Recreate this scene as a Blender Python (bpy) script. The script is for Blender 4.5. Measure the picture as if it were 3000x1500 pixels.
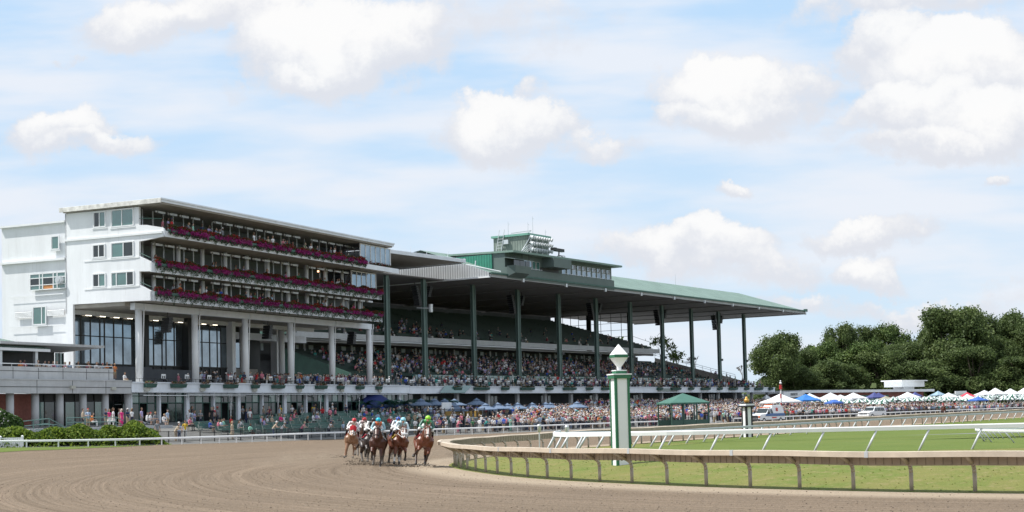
import bpy, math, random
import numpy as np
from mathutils import Vector, Matrix
random.seed(7); rng=np.random.default_rng(7)
for o in list(bpy.data.objects): bpy.data.objects.remove(o)
sc=bpy.context.scene; COL=sc.collection
# ---------------------------------------------------------------- camera
f=4200.;th=math.atan(205/f);rr=.0235;CAM=np.array([0,0,2.6])
R0=np.array([1,0,0.]);F=np.array([0,math.cos(th),math.sin(th)]);U0=np.array([0,-math.sin(th),math.cos(th)])
RT=math.cos(rr)*R0-math.sin(rr)*U0;UP=math.cos(rr)*U0+math.sin(rr)*R0
cd=bpy.data.cameras.new('camera');cam=bpy.data.objects.new('camera',cd);COL.objects.link(cam);sc.camera=cam
cd.sensor_width=36;cd.lens=f/3000*36;cd.shift_y=250/3000;cd.clip_start=.5;cd.clip_end=6000
cam.matrix_world=Matrix(((RT[0],UP[0],-F[0],0),(RT[1],UP[1],-F[1],0),(RT[2],UP[2],-F[2],2.6),(0,0,0,1)))
sc.render.resolution_x=1024;sc.render.resolution_y=512
sc.view_settings.view_transform='Standard';sc.view_settings.look='None';sc.view_settings.exposure=0.55;sc.view_settings.gamma=1
# sun
SAZ=np.array([-.99,-.06]);SAZ/=np.linalg.norm(SAZ);SEL=math.radians(57)
SD=Vector((SAZ[0]*math.cos(SEL),SAZ[1]*math.cos(SEL),math.sin(SEL)))
sl=bpy.data.lights.new('sun','SUN');sl.energy=4.2;sl.angle=math.radians(.53);sl.color=(1,.965,.9)
so=bpy.data.objects.new('sun',sl);COL.objects.link(so);so.rotation_euler=SD.to_track_quat('Z','Y').to_euler()
# ---------------------------------------------------------------- picture-to-place helpers (used to read sizes off the photograph)
def ray(x,y): return F+RT*(x-1500)/f-UP*(y-1000)/f
def G(x,y,z=0.):
    d=ray(x,y);return CAM+d*(z-CAM[2])/d[2]
def S(x,y,Y): d=ray(x,y);return CAM+d*Y/d[1]
class Fr:
    def __init__(s,o,vp,h):
        s.o=np.array(o[:2],float);d=ray(vp,h)[:2];s.d=d/np.linalg.norm(d);s.n=np.array([s.d[1],-s.d[0]])
    def P(s,u,v,z): q=s.o+s.d*u+s.n*v;return (q[0],q[1],z)
    def onv(s,x,y,v):
        d=ray(x,y);p=CAM+d*((v+s.o@s.n)/(d[:2]@s.n));return float((p[:2]-s.o)@s.d),float(p[2])
    def onu(s,x,y,u):
        d=ray(x,y);p=CAM+d*((u+s.o@s.d)/(d[:2]@s.d));return float((p[:2]-s.o)@s.n),float(p[2])
    def uv(s,X,Y): q=np.array([X,Y])-s.o;return float(q@s.d),float(q@s.n)
CL=Fr(S(391,1119,150),3420,1159.93);GR=Fr(S(1200,1132,204.7),4250,1140.42)
# ---------------------------------------------------------------- world
w=bpy.data.worlds.new('World');sc.world=w;w.use_nodes=True;nt=w.node_tree;N=nt.nodes;L=nt.links;N.clear()
def node(t,**k):
    n=N.new(t)
    for a,b in k.items():
        if a in n.inputs.keys(): n.inputs[a].default_value=b
        else: setattr(n,a,b)
    return n
def inp(n,i,v):
    if hasattr(v,'is_linked') or hasattr(v,'links'): L.new(v,n.inputs[i])
    else: n.inputs[i].default_value=v
def MA(op,a,b=0,c=0,cl=False):
    n=N.new('ShaderNodeMath');n.operation=op;n.use_clamp=cl
    for i,v in enumerate((a,b,c)): inp(n,i,v)
    return n.outputs[0]
def VM(op,a,b=(0,0,0)):
    n=N.new('ShaderNodeVectorMath');n.operation=op;inp(n,0,a);inp(n,1,b)
    return n.outputs['Value'] if op in('LENGTH','DOT_PRODUCT') else n.outputs[0]
def NO(v,s,d=6,r=.55,**k):
    n=N.new('ShaderNodeTexNoise');L.new(v,n.inputs['Vector']);n.inputs['Scale'].default_value=s;n.inputs['Detail'].default_value=d;n.inputs['Roughness'].default_value=r
    for a,b in k.items(): n.inputs[a].default_value=b
    return n
def MR(v,a,b,c=0,d=1,sm=True):
    n=N.new('ShaderNodeMapRange');n.interpolation_type='SMOOTHSTEP' if sm else 'LINEAR';inp(n,0,v)
    for i,q in enumerate((a,b,c,d)): n.inputs[i+1].default_value=q
    return n.outputs[0]
def MX(fac,a,b):
    n=N.new('ShaderNodeMix');n.data_type='RGBA';inp(n,0,fac)
    for i,v in((6,a),(7,b)):
        if isinstance(v,tuple): n.inputs[i].default_value=(*v,1)
        else: L.new(v,n.inputs[i])
    return n.outputs[2]
sky=N.new('ShaderNodeTexSky');sky.sky_type='NISHITA';sky.sun_disc=False;sky.sun_elevation=SEL;sky.sun_rotation=math.atan2(SAZ[0],SAZ[1]);sky.air_density=1;sky.dust_density=.6;sky.ozone_density=1.5
tc=N.new('ShaderNodeTexCoord');sp=N.new('ShaderNodeSeparateXYZ');L.new(tc.outputs['Generated'],sp.inputs[0])
yy=MA('MAXIMUM',sp.outputs[1],.02);px=MA('DIVIDE',sp.outputs[0],yy);pz=MA('DIVIDE',sp.outputs[2],yy)
cb=N.new('ShaderNodeCombineXYZ');L.new(px,cb.inputs[0]);L.new(pz,cb.inputs[1]);P0=cb.outputs[0]
wn=NO(P0,9,8,.62);wv=VM('SUBTRACT',wn.outputs['Color'],(.5,.5,.5))
n2=N.new('ShaderNodeVectorMath');n2.operation='SCALE';L.new(wv,n2.inputs[0]);n2.inputs['Scale'].default_value=.1
P1=VM('ADD',P0,n2.outputs[0])
# cumulus: (x, y, half width, half height, strength) read from the photograph, kept as directions on the sky
CLD=[(470,60,230,60,1),(700,25,330,60,.9),(1000,150,300,120,1.15),(860,215,110,45,.9),(1330,90,330,120,.5),(1560,20,260,40,.45),
(200,395,170,70,1),(290,440,200,42,.8),(1480,395,190,75,1.1),(1560,285,60,50,.55),(1700,425,140,40,.7),
(2150,290,190,110,1.15),(2060,350,150,50,.9),(2330,240,150,70,.75),(2590,160,150,90,.95),(2820,250,260,110,1.2),(2700,350,210,70,1),(2900,400,260,75,1),(2740,440,200,45,.9),(2980,300,200,120,.9),(2560,270,140,90,.5),
(2700,20,330,60,.8),(2040,755,220,62,1.1),(1880,760,120,50,.8),(2200,800,220,60,.75),(2530,700,170,45,.9),(2700,690,110,30,.6),(2530,810,110,38,.8),(2130,585,55,22,.7),(2910,545,50,20,.7),(2400,905,220,35,.6),(2700,900,260,40,.7),(2950,870,140,40,.5),(205,140,45,14,.5),(650,255,50,30,.4)]
dens=None;hgt=None
for (x,y,a,b,s) in CLD:
    d=ray(x,y);c=(d[0]/d[1],d[2]/d[1]+b*.25/f,0)
    q=VM('SUBTRACT',P1,c);q=VM('DIVIDE',q,(a*1.38/f,b*1.55/f,1));ln=VM('LENGTH',q)
    m=MR(ln,1.25,.35,0,s)
    sy=N.new('ShaderNodeSeparateXYZ');L.new(q,sy.inputs[0])
    h=MA('MULTIPLY',MA('MULTIPLY_ADD',sy.outputs[1],.6,.55,True),m)
    dens=m if dens is None else MA('MAXIMUM',dens,m)
    hgt=h if hgt is None else MA('MAXIMUM',hgt,h)
det=NO(P0,34,9,.66).outputs['Fac'];det2=NO(P0,10,6,.6).outputs['Fac']
dd=MA('ADD',dens,MA('MULTIPLY',MA('SUBTRACT',det,.5),1.3))
dd=MA('ADD',dd,MA('MULTIPLY',MA('SUBTRACT',det2,.5),.6))
fwd=MR(sp.outputs[1],.1,.3)
cl=MA('MULTIPLY',MX(MR(MA('DIVIDE',hgt,MA('MAXIMUM',dens,.05)),.35,.75),MR(dd,.22,1.0),MR(dd,.36,.66)) if 0 else MA('ADD',MA('MULTIPLY',MR(MA('DIVIDE',hgt,MA('MAXIMUM',dens,.05)),.35,.75),MR(dd,.3,.72)),MA('MULTIPLY',MR(MA('DIVIDE',hgt,MA('MAXIMUM',dens,.05)),.35,.75,1,0),MR(dd,.12,.85))),fwd)
# thin high cloud: long streaks
mp=N.new('ShaderNodeMapping');L.new(P0,mp.inputs[0]);mp.inputs['Rotation'].default_value=(0,0,-.06);mp.inputs['Scale'].default_value=(2.2,11,1)
st=NO(mp.outputs[0],2.1,5,.5).outputs['Fac'];st=MA('MULTIPLY',MR(st,.33,.64),.85)
# all-round broken cloud for the sky behind the camera
bk=NO(tc.outputs['Generated'],3.2,8,.6).outputs['Fac'];bk=MA('MULTIPLY',MR(bk,.47,.62),MA('SUBTRACT',1,fwd))
pale=MX(MR(sp.outputs[2],0,.3),(6.2,7.65,9.0),(4.9,6.95,9.3))
base=MX(.93,sky.outputs[0],pale)
c1=MX(st,base,(7.9,8.15,8.7))
shade=MR(MA('ADD',hgt,MA('MULTIPLY',MA('SUBTRACT',MA('ADD',MA('MULTIPLY',det,.6),MA('MULTIPLY',det2,.6)),.6),1.5)),.25,.8)
cc=MX(shade,(6.9,7.1,7.65),(9.0,8.95,8.9))
c2=MX(MA('MULTIPLY',cl,.95),c1,cc);c3=MX(bk,c2,(8.6,8.7,8.9))
bg=N.new('ShaderNodeBackground');L.new(c3,bg.inputs[0]);bg.inputs[1].default_value=.075
wo=N.new('ShaderNodeOutputWorld');L.new(bg.outputs[0],wo.inputs[0])
# ---------------------------------------------------------------- mesh helpers
class MB:
    def __init__(s,T=None): s.v=[];s.f=[];s.m=[];s.T=T or (lambda a,b,c:(a,b,c))
    def pt(s,p): s.v.append(s.T(*p));return len(s.v)-1
    def poly(s,pts,m=0):
        i=[s.pt(p) for p in pts];s.f.append(i);s.m.append(m);return s
    def hexa(s,a,b,m=0):           # bottom 4 pts, top 4 pts
        i=[s.pt(p) for p in a]+[s.pt(p) for p in b]
        for q in((3,2,1,0),(4,5,6,7),(0,1,5,4),(1,2,6,5),(2,3,7,6),(3,0,4,7)): s.f.append([i[k] for k in q]);s.m.append(m)
        return s
    def box(s,x0,x1,y0,y1,z0,z1,m=0):
        return s.hexa([(x0,y0,z0),(x1,y0,z0),(x1,y1,z0),(x0,y1,z0)],[(x0,y0,z1),(x1,y0,z1),(x1,y1,z1),(x0,y1,z1)],m)
    def prism(s,pts,ax,a,b,m=0):    # polygon in two axes extruded along third
        def mk(p,t): q=list(p);q.insert(ax,t);return tuple(q)
        i=[s.pt(mk(p,a)) for p in pts];j=[s.pt(mk(p,b)) for p in pts];n=len(pts)
        s.f.append(i[::-1]);s.m.append(m);s.f.append(j);s.m.append(m)
        for k in range(n): s.f.append([i[k],i[(k+1)%n],j[(k+1)%n],j[k]]);s.m.append(m)
        return s
    def tube(s,p0,p1,r0,r1=None,n=8,m=0,cap=True):
        r1=r0 if r1 is None else r1
        a=Vector(s.T(*p0));b=Vector(s.T(*p1));d=(b-a)
        if d.length<1e-6:return s
        d.normalize();e=d.orthogonal().normalized() if abs(d.z)<.99 else Vector((1,0,0));g=d.cross(e).normalized();e=g.cross(d)
        base=len(s.v)
        for c,r in((a,r0),(b,r1)):
            for k in range(n):
                t=2*math.pi*k/n;s.v.append(tuple(c+e*(r*math.cos(t))+g*(r*math.sin(t))))
        for k in range(n):
            s.f.append([base+k,base+(k+1)%n,base+n+(k+1)%n,base+n+k]);s.m.append(m)
        if cap: s.f.append([base+k for k in range(n)][::-1]);s.m.append(m);s.f.append([base+n+k for k in range(n)]);s.m.append(m)
        return s
    def path(s,pts,r,n=6,m=0):
        for a,b in zip(pts,pts[1:]): s.tube(a,b,r,r,n,m)
        return s
    def ball(s,c,r,n=8,k=5,m=0,sc=(1,1,1)):
        c=s.T(*c);b=len(s.v)
        for j in range(1,k):
            t=math.pi*j/k
            for i in range(n):
                a=2*math.pi*i/n;s.v.append((c[0]+r*sc[0]*math.sin(t)*math.cos(a),c[1]+r*sc[1]*math.sin(t)*math.sin(a),c[2]+r*sc[2]*math.cos(t)))
        s.v.append((c[0],c[1],c[2]+r*sc[2]));s.v.append((c[0],c[1],c[2]-r*sc[2]));T=len(s.v)-2
        for j in range(k-2):
            for i in range(n):
                s.f.append([b+j*n+i,b+(j+1)*n+i,b+(j+1)*n+(i+1)%n,b+j*n+(i+1)%n]);s.m.append(m)
        for i in range(n):
            s.f.append([T,b+i,b+(i+1)%n]);s.m.append(m);q=b+(k-2)*n;s.f.append([T+1,q+(i+1)%n,q+i]);s.m.append(m)
        return s
    def lathe(s,prof,n=12,m=0,c=(0,0,0)):
        b=len(s.v)
        for (r,z) in prof:
            for i in range(n):
                a=2*math.pi*i/n;s.v.append((c[0]+r*math.cos(a),c[1]+r*math.sin(a),c[2]+z))
        for j in range(len(prof)-1):
            for i in range(n):
                s.f.append([b+j*n+i,b+j*n+(i+1)%n,b+(j+1)*n+(i+1)%n,b+(j+1)*n+i]);s.m.append(m)
        return s
    def mesh(s,name,mats,off=None,smooth=False):
        me=bpy.data.meshes.new(name);v=np.array(s.v,float).reshape(-1,3)
        if off is not None and len(v): v=v-np.array(off)
        me.from_pydata(v.tolist(),[],s.f)
        for mt in (mats if isinstance(mats,(list,tuple)) else [mats]): me.materials.append(mt)
        me.polygons.foreach_set('material_index',s.m)
        if smooth: me.polygons.foreach_set('use_smooth',[True]*len(s.f))
        me.update();return me
    def build(s,name,mats,parent=None,smooth=False,label=None,rel=True):
        off=tuple(parent['_w']) if (parent is not None and rel and '_w' in parent.keys()) else None
        ob=bpy.data.objects.new(name,s.mesh(name,mats,off,smooth));COL.objects.link(ob)
        if parent is not None:
            ob.parent=parent
            if off is not None: ob['_w']=parent['_w']
        if label: ob['label']=label
        return ob
def tag(o,label=None,cat=None,group=None,kind=None):
    if label:o['label']=label
    if cat:o['category']=cat
    if group:o['group']=group
    if kind:o['kind']=kind
    return o
def thing(name,label,cat,loc=(0,0,0),rz=0,group=None):
    o=bpy.data.objects.new(name,None);COL.objects.link(o);o.location=loc;o.rotation_euler=(0,0,rz);o['_w']=tuple(float(a) for a in loc)
    o.empty_display_size=.3
    return tag(o,label,cat,group)
def local(name,label,cat,loc=(0,0,0),rz=0,group=None):   # thing whose parts are modelled about the origin
    o=thing(name,label,cat,loc,rz,group);del o['_w'];return o
def dup(o,loc=None,rz=None,label=None,parent=None,group=None):
    c=o.copy();COL.objects.link(c)
    if parent is not None: c.parent=parent
    if loc is not None: c.location=loc
    if rz is not None: c.rotation_euler=(0,0,rz)
    if label: c['label']=label
    if group: c['group']=group
    for ch in o.children: dup(ch,parent=c)
    return c
# ---------------------------------------------------------------- materials
def M(name,col,rough=.7,var=.12,scale=1.5,bump=0,bscale=None,metal=0,streak=0,spec=.5,attr=None,em=0):
    m=bpy.data.materials.new(name);m.use_nodes=True;t=m.node_tree;b=t.nodes['Principled BSDF'];b.inputs['Roughness'].default_value=rough;b.inputs['Metallic'].default_value=metal
    b.inputs['Specular IOR Level'].default_value=spec
    c=t.nodes.new('ShaderNodeTexCoord');n=t.nodes.new('ShaderNodeTexNoise');n.inputs['Scale'].default_value=scale;n.inputs['Detail'].default_value=6;n.inputs['Roughness'].default_value=.6
    t.links.new(c.outputs['Object'],n.inputs[0])
    if streak:
        mp=t.nodes.new('ShaderNodeMapping');mp.inputs['Scale'].default_value=(1,1,streak);t.links.new(c.outputs['Object'],mp.inputs[0]);t.links.new(mp.outputs[0],n.inputs[0])
    mr=t.nodes.new('ShaderNodeMapRange');mr.inputs[1].default_value=.3;mr.inputs[2].default_value=.7;mr.inputs[3].default_value=1-var;mr.inputs[4].default_value=1+var*.6
    t.links.new(n.outputs[0],mr.inputs[0])
    x=t.nodes.new('ShaderNodeVectorMath');x.operation='SCALE';x.inputs[0].default_value=col[:3]
    if attr:
        a=t.nodes.new('ShaderNodeAttribute');a.attribute_name=attr[1];a.attribute_type=attr[0];t.links.new(a.outputs['Color' if attr[0]=='GEOMETRY' else 'Vector'],x.inputs[0])
    t.links.new(mr.outputs[0],x.inputs['Scale']);t.links.new(x.outputs[0],b.inputs['Base Color'])
    if bump:
        n2=t.nodes.new('ShaderNodeTexNoise');n2.inputs['Scale'].default_value=bscale or scale*6;n2.inputs['Detail'].default_value=5;t.links.new(c.outputs['Object'],n2.inputs[0])
        bp=t.nodes.new('ShaderNodeBump');bp.inputs['Strength'].default_value=min(1,bump);bp.inputs['Distance'].default_value=bump*.1;t.links.new(n2.outputs[0],bp.inputs['Height']);t.links.new(bp.outputs[0],b.inputs['Normal'])
    if em: b.inputs['Emission Color'].default_value=(*col[:3],1);b.inputs['Emission Strength'].default_value=em
    return m
def corr(m,fr,pitch,depth=.03,ang=0):   # vertical ribs along a frame direction
    t=m.node_tree;b=t.nodes['Principled BSDF'];g=t.nodes.new('ShaderNodeNewGeometry');d=t.nodes.new('ShaderNodeVectorMath');d.operation='DOT_PRODUCT'
    d.inputs[1].default_value=(fr[0],fr[1],0);t.links.new(g.outputs['Position'],d.inputs[0])
    s=t.nodes.new('ShaderNodeMath');s.operation='MULTIPLY';s.inputs[1].default_value=2*math.pi/pitch;t.links.new(d.outputs['Value'],s.inputs[0])
    q=t.nodes.new('ShaderNodeMath');q.operation='SINE';t.links.new(s.outputs[0],q.inputs[0])
    bp=t.nodes.new('ShaderNodeBump');bp.inputs['Distance'].default_value=depth;bp.inputs['Strength'].default_value=1;t.links.new(q.outputs[0],bp.inputs['Height']);t.links.new(bp.outputs[0],b.inputs['Normal']);return m
def glass(name,col=(.02,.03,.035),rough=.06,metal=.0,spec=1.):
    m=M(name,col,rough,.3,.6,spec=spec,metal=metal);m.node_tree.nodes['Principled BSDF'].inputs['IOR'].default_value=1.8;return m
white=M('white_paint',(.75,.77,.8),.6,.1,.5,.15,3,streak=.25);white2=M('white_trim',(.76,.78,.8),.5,.06,1)
def grime(m,amt=.45,z=.12):
    t=m.node_tree;b=t.nodes['Principled BSDF'];src=b.inputs['Base Color'].links[0].from_socket
    c=t.nodes.new('ShaderNodeTexCoord');mp=t.nodes.new('ShaderNodeMapping');mp.inputs['Scale'].default_value=(2.2,2.2,z);t.links.new(c.outputs['Object'],mp.inputs[0])
    n=t.nodes.new('ShaderNodeTexNoise');n.inputs['Scale'].default_value=1.6;n.inputs['Detail'].default_value=8;n.inputs['Roughness'].default_value=.7;t.links.new(mp.outputs[0],n.inputs[0])
    r=t.nodes.new('ShaderNodeMapRange');r.inputs[1].default_value=.56;r.inputs[2].default_value=.8;r.inputs[3].default_value=0;r.inputs[4].default_value=amt;t.links.new(n.outputs[0],r.inputs[0])
    x=t.nodes.new('ShaderNodeMix');x.data_type='RGBA';x.blend_type='MULTIPLY';t.links.new(r.outputs[0],x.inputs[0]);t.links.new(src,x.inputs[6]);x.inputs[7].default_value=(.5,.47,.42,1);t.links.new(x.outputs[2],b.inputs['Base Color']);return m
grime(white)
bandw=M('painted_fascia',(.72,.76,.82),.6,.1,.7,.1,4);grime(bandw,.4)
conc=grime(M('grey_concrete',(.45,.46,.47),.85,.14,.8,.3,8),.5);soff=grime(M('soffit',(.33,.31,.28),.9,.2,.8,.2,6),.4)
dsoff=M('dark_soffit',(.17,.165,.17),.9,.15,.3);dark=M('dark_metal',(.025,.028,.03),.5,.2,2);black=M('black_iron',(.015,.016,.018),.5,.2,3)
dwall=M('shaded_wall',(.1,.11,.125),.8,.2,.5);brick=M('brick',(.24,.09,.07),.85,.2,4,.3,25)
gcol=M('green_steel',(.12,.18,.165),.45,.25,.8,0,metal=.2,streak=.1);roofg=M('green_roof',(.165,.245,.21),.6,.2,.35,.1,3);corr(roofg,GR.d,.45,.05)
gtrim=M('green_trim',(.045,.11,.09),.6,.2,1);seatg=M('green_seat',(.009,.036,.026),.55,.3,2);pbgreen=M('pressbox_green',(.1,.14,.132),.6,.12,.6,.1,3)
corrg=corr(M('green_cladding',(.03,.2,.14),.5,.2,.6),GR.n,.5);corrw=corr(M('grey_cladding',(.4,.42,.44),.55,.15,.5),GR.n,.45)
towg=corr(M('tower_cladding',(.16,.195,.175),.7,.35,.5),GR.d+GR.n,.5)
gl=glass('curtain_glass',(.27,.33,.37),.05,metal=.85);glt=glass('green_glass',(.05,.15,.13),.15);gld=glass('dark_glass',(.012,.018,.018),.1,spec=.5);alu=M('aluminium',(.6,.62,.64),.35,.08,2,metal=.5)
asph=M('paving',(.15,.15,.145),.9,.2,.6,.2,6);lamp=M('lamp_glow',(1,.55,.3),.5,em=2.5);tube_=M('lamp_lit',(1,.9,.7),.5,em=3)
def leafmat(name,col,tr=.35,var=.35):
    m=M(name,col,.6,var,.5,spec=.3);t=m.node_tree;b=t.nodes['Principled BSDF'];o=t.nodes['Material Output'];T_=t.nodes.new('ShaderNodeBsdfTranslucent');mx=t.nodes.new('ShaderNodeMixShader');mx.inputs[0].default_value=tr
    t.links.new(b.inputs['Base Color'].links[0].from_socket,T_.inputs[0]);t.links.new(b.outputs[0],mx.inputs[1]);t.links.new(T_.outputs[0],mx.inputs[2]);t.links.new(mx.outputs[0],o.inputs[0]);return m
# ---------------------------------------------------------------- ground, track, infield
def sm(a,b,x): t=np.clip((x-a)/(b-a),0,1);return t*t*(3-2*t)
def resamp(p,step):
    p=np.array(p,float);d=np.r_[0,np.cumsum(np.linalg.norm(np.diff(p,axis=0),axis=1))];n=max(2,int(round(d[-1]/step))+1);t=np.linspace(0,d[-1],n)
    return np.c_[[np.interp(t,d,p[:,k]) for k in range(p.shape[1])]].T
def smooth(p,k=6):
    p=np.array(p,float)
    for _ in range(k):
        q=p.copy();q[1:-1]=(p[:-2]+2*p[1:-1]+p[2:])/4;p=q
    return p
RAILIN=[(60,14),(45,23),(30,30),(20,35.6),(13.2,39.6),(11.6,40.7),(10.15,41.75),(8.8,43.1),(7.5,44.3),(6.3,45.6),(5.2,46.9),(4.2,48.3),(3.2,49.8),(2.3,51.2),(1.45,52.5),(.65,54),(-.05,55.5),(-.75,57.4),(-1.4,59.3),(-2.0,61.3),(-2.55,63.4),(-3.05,65.5),(-3.5,67.8),(-3.85,70.5),(-3.9,73.5),(-3.6,77),(-2.9,81),(-1.5,85.6),(1,91),(4.6,98.7),(10.2,109.4),(18.7,122.4),(47.7,168),(83,223),(130,297),(180,376)]
inn=smooth(resamp(RAILIN,1.),4);inn=resamp(inn,1.)
def resn(p,n):
    p=np.array(p,float);d=np.r_[0,np.cumsum(np.linalg.norm(np.diff(p,axis=0),axis=1))];t=np.linspace(0,d[-1],n);return np.c_[[np.interp(t,d,p[:,k]) for k in range(p.shape[1])]].T
def normals(p):
    t=np.gradient(p,axis=0);t/=np.linalg.norm(t,axis=1)[:,None];return np.c_[t[:,1],-t[:,0]]   # left/right normal
NI=normals(inn)   # points into the infield
if (np.array([20,70])-inn[len(inn)//4])@NI[len(inn)//4]<0: NI=-NI
def sdist(P,poly):  # distance to polyline
    A=poly[:-1];B=poly[1:];AB=B-A;out=np.empty(len(P));par=np.empty(len(P));L2=(AB**2).sum(1)
    for i in range(0,len(P),4000):
        q=P[i:i+4000,None,:]-A[None];t=np.clip((q*AB).sum(2)/L2,0,1);d=np.linalg.norm(q-t[...,None]*AB,axis=2);k=d.argmin(1);out[i:i+4000]=d[np.arange(len(k)),k];par[i:i+4000]=k+t[np.arange(len(k)),k]
    return out,par
def inside_sd(P):
    d,par=sdist(P,inn);k=np.clip(np.round(par).astype(int),0,len(inn)-1);s=((P-inn[k])*NI[k]).sum(1);return np.where(s>0,d,-d)
def gz(X,Y):
    P=np.atleast_2d(np.c_[X,Y]);d=inside_sd(P)-.55
    nearw=1-sm(72,100,P[:,1])
    z=np.clip(d*.09,-.25,.03)+nearw*.45*sm(0,6.5,d)
    return z
def bank(X,Y): return np.clip(.0236*(-16.6-np.asarray(X,float)),0,.9)*sm(72,114,np.asarray(Y,float))
def grid(name,x0,x1,nx,y0,y1,ny,zf,mat,warp=None):
    ys=np.linspace(0,1,ny)
    ys=y0+(y1-y0)*(ys**warp if warp else ys);xs=np.linspace(x0,x1,nx);XX,YY=np.meshgrid(xs,ys);z=zf(XX.ravel(),YY.ravel())
    me=bpy.data.meshes.new(name);V=np.c_[XX.ravel(),YY.ravel(),z];i=np.arange(nx*ny).reshape(ny,nx)
    Fc=np.stack([i[:-1,:-1],i[:-1,1:],i[1:,1:],i[1:,:-1]],-1).reshape(-1,4)
    me.from_pydata(V.tolist(),[],Fc.tolist());me.materials.append(mat);me.polygons.foreach_set('use_smooth',[True]*len(Fc));me.update()
    o=bpy.data.objects.new(name,me);COL.objects.link(o);return o
def texmat(name):
    m=bpy.data.materials.new(name);m.use_nodes=True;global N,L;N=m.node_tree.nodes;L=m.node_tree.links;b=N['Principled BSDF'];return m,b
# grass materials
def grassmat(name,c1,c2,c3,sc=1.,bump=.3,spec=.2):
    m,b=texmat(name);c=N.new('ShaderNodeTexCoord').outputs['Object']
    a=NO(c,.35*sc,6,.6).outputs[0];d=NO(c,9*sc,6,.7).outputs[0];e=NO(c,1.6*sc,5,.6).outputs[0]
    x=MX(MR(a,.35,.65),c1,c2);x=MX(MR(e,.5,.72),x,c3);x=MX(MR(NO(c,.09*sc,4,.6).outputs[0],.4,.6,0,.35),x,(c2[0]*1.25,c2[1]*1.05,c2[2]*1.3));x=MX(MR(d,.3,.75,0,.5),x,(c1[0]*.4,c1[1]*.4,c1[2]*.35))
    L.new(x,b.inputs['Base Color']);b.inputs['Roughness'].default_value=.9;b.inputs['Specular IOR Level'].default_value=spec
    bp=N.new('ShaderNodeBump');bp.inputs['Strength'].default_value=bump;bp.inputs['Distance'].default_value=.08;L.new(d,bp.inputs['Height']);L.new(bp.outputs[0],b.inputs['Normal']);return m
turfm=grassmat('turf_course',(.1,.145,.024),(.12,.165,.03),(.135,.17,.045),1.,.25);bankm=grassmat('rough_grass',(.13,.175,.033),(.19,.19,.055),(.26,.22,.1),1.7,.6);farm=grassmat('far_grass',(.07,.12,.03),(.09,.13,.035),(.12,.14,.05),.3)
g=grid('ground',-500,1100,60,-30,1600,60,lambda x,y:x*0-.3,farm);tag(g,kind='structure')
# dirt track strip with rake lines that follow the turn
W=np.r_[-.6,np.linspace(0,14,29)[1:],np.linspace(15,66,52)]
sub=inn[::2];NS=NI[::2];nl,nw=len(sub),len(W)
V=np.empty((nl,nw,3));V[...,:2]=sub[:,None]-NS[:,None]*W[None,:,None];V[...,2]=bank(V[...,0],V[...,1])
i=np.arange(nl*nw).reshape(nl,nw);Fc=np.stack([i[:-1,:-1],i[:-1,1:],i[1:,1:],i[1:,:-1]],-1).reshape(-1,4)
me=bpy.data.meshes.new('dirt_track');me.from_pydata(V.reshape(-1,3).tolist(),[],Fc.tolist())
uvl=me.uv_layers.new(name='UVMap');sarr=np.arange(nl)*2.;UV=np.stack(np.broadcast_arrays(W[None,:],sarr[:,None]),-1).reshape(-1,2)
li=np.empty(len(me.loops),int);me.loops.foreach_get('vertex_index',li);uvl.data.foreach_set('uv',UV[li].ravel())
dm,b=texmat('raked_dirt');uv=N.new('ShaderNodeUVMap').outputs[0];oc=N.new('ShaderNodeTexCoord').outputs['Object']
mp=N.new('ShaderNodeMapping');mp.inputs['Scale'].default_value=(1,.018,1);L.new(uv,mp.inputs[0]);wob=NO(mp.outputs[0],.6,3,.5).outputs[0]
mp2=N.new('ShaderNodeMapping');mp2.inputs['Scale'].default_value=(1,.012,1);L.new(uv,mp2.inputs[0])
fine=NO(mp2.outputs[0],9.,4,.7).outputs[0];band=NO(mp2.outputs[0],.55,3,.6).outputs[0];brd=NO(mp2.outputs[0],1.9,2,.5).outputs[0]
wv=N.new('ShaderNodeTexWave');wv.inputs['Scale'].default_value=.55;wv.inputs['Distortion'].default_value=1.2;wv.inputs['Detail'].default_value=3;L.new(mp2.outputs[0],wv.inputs[0])
mid=NO(mp2.outputs[0],4.2,4,.62).outputs[0];gr1=NO(oc,9,4,.6).outputs[0];gr2=NO(oc,2.4,6,.65).outputs[0];gr3=NO(oc,.18,4,.6).outputs[0]
x=MX(MR(fine,.35,.65),(.146,.108,.074),(.204,.154,.108));x=MX(MR(mid,.42,.62,0,.4),x,(.27,.21,.155));x=MX(MR(mid,.45,.32,0,.4),x,(.1,.074,.053));x=MX(MR(brd,.55,.7,0,.35),x,(.3,.225,.165));x=MX(MR(band,.6,.66,0,.45),x,(.34,.262,.19));x=MX(MR(brd,.35,.22,0,.4),x,(.2,.148,.105))
gr0=NO(oc,24,3,.6).outputs[0];x=MX(MR(gr0,.52,.62,0,.6),x,(.085,.063,.046));x=MX(MR(gr0,.46,.36,0,.5),x,(.3,.235,.175));x=MX(MR(gr1,.55,.66,0,.85),x,(.08,.06,.045));x=MX(MR(gr1,.42,.32,0,.6),x,(.33,.25,.185));x=MX(MR(gr2,.4,.75,0,.4),x,(.16,.125,.095));x=MX(MR(gr3,.4,.7,0,.3),x,(.14,.108,.08))
sepu=N.new('ShaderNodeSeparateXYZ');L.new(uv,sepu.inputs[0])
x=MX(MR(sepu.outputs[0],2.6,.6,0,.75),x,(.4,.33,.25))
L.new(x,b.inputs['Base Color']);b.inputs['Roughness'].default_value=.95;b.inputs['Specular IOR Level'].default_value=.15
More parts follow.
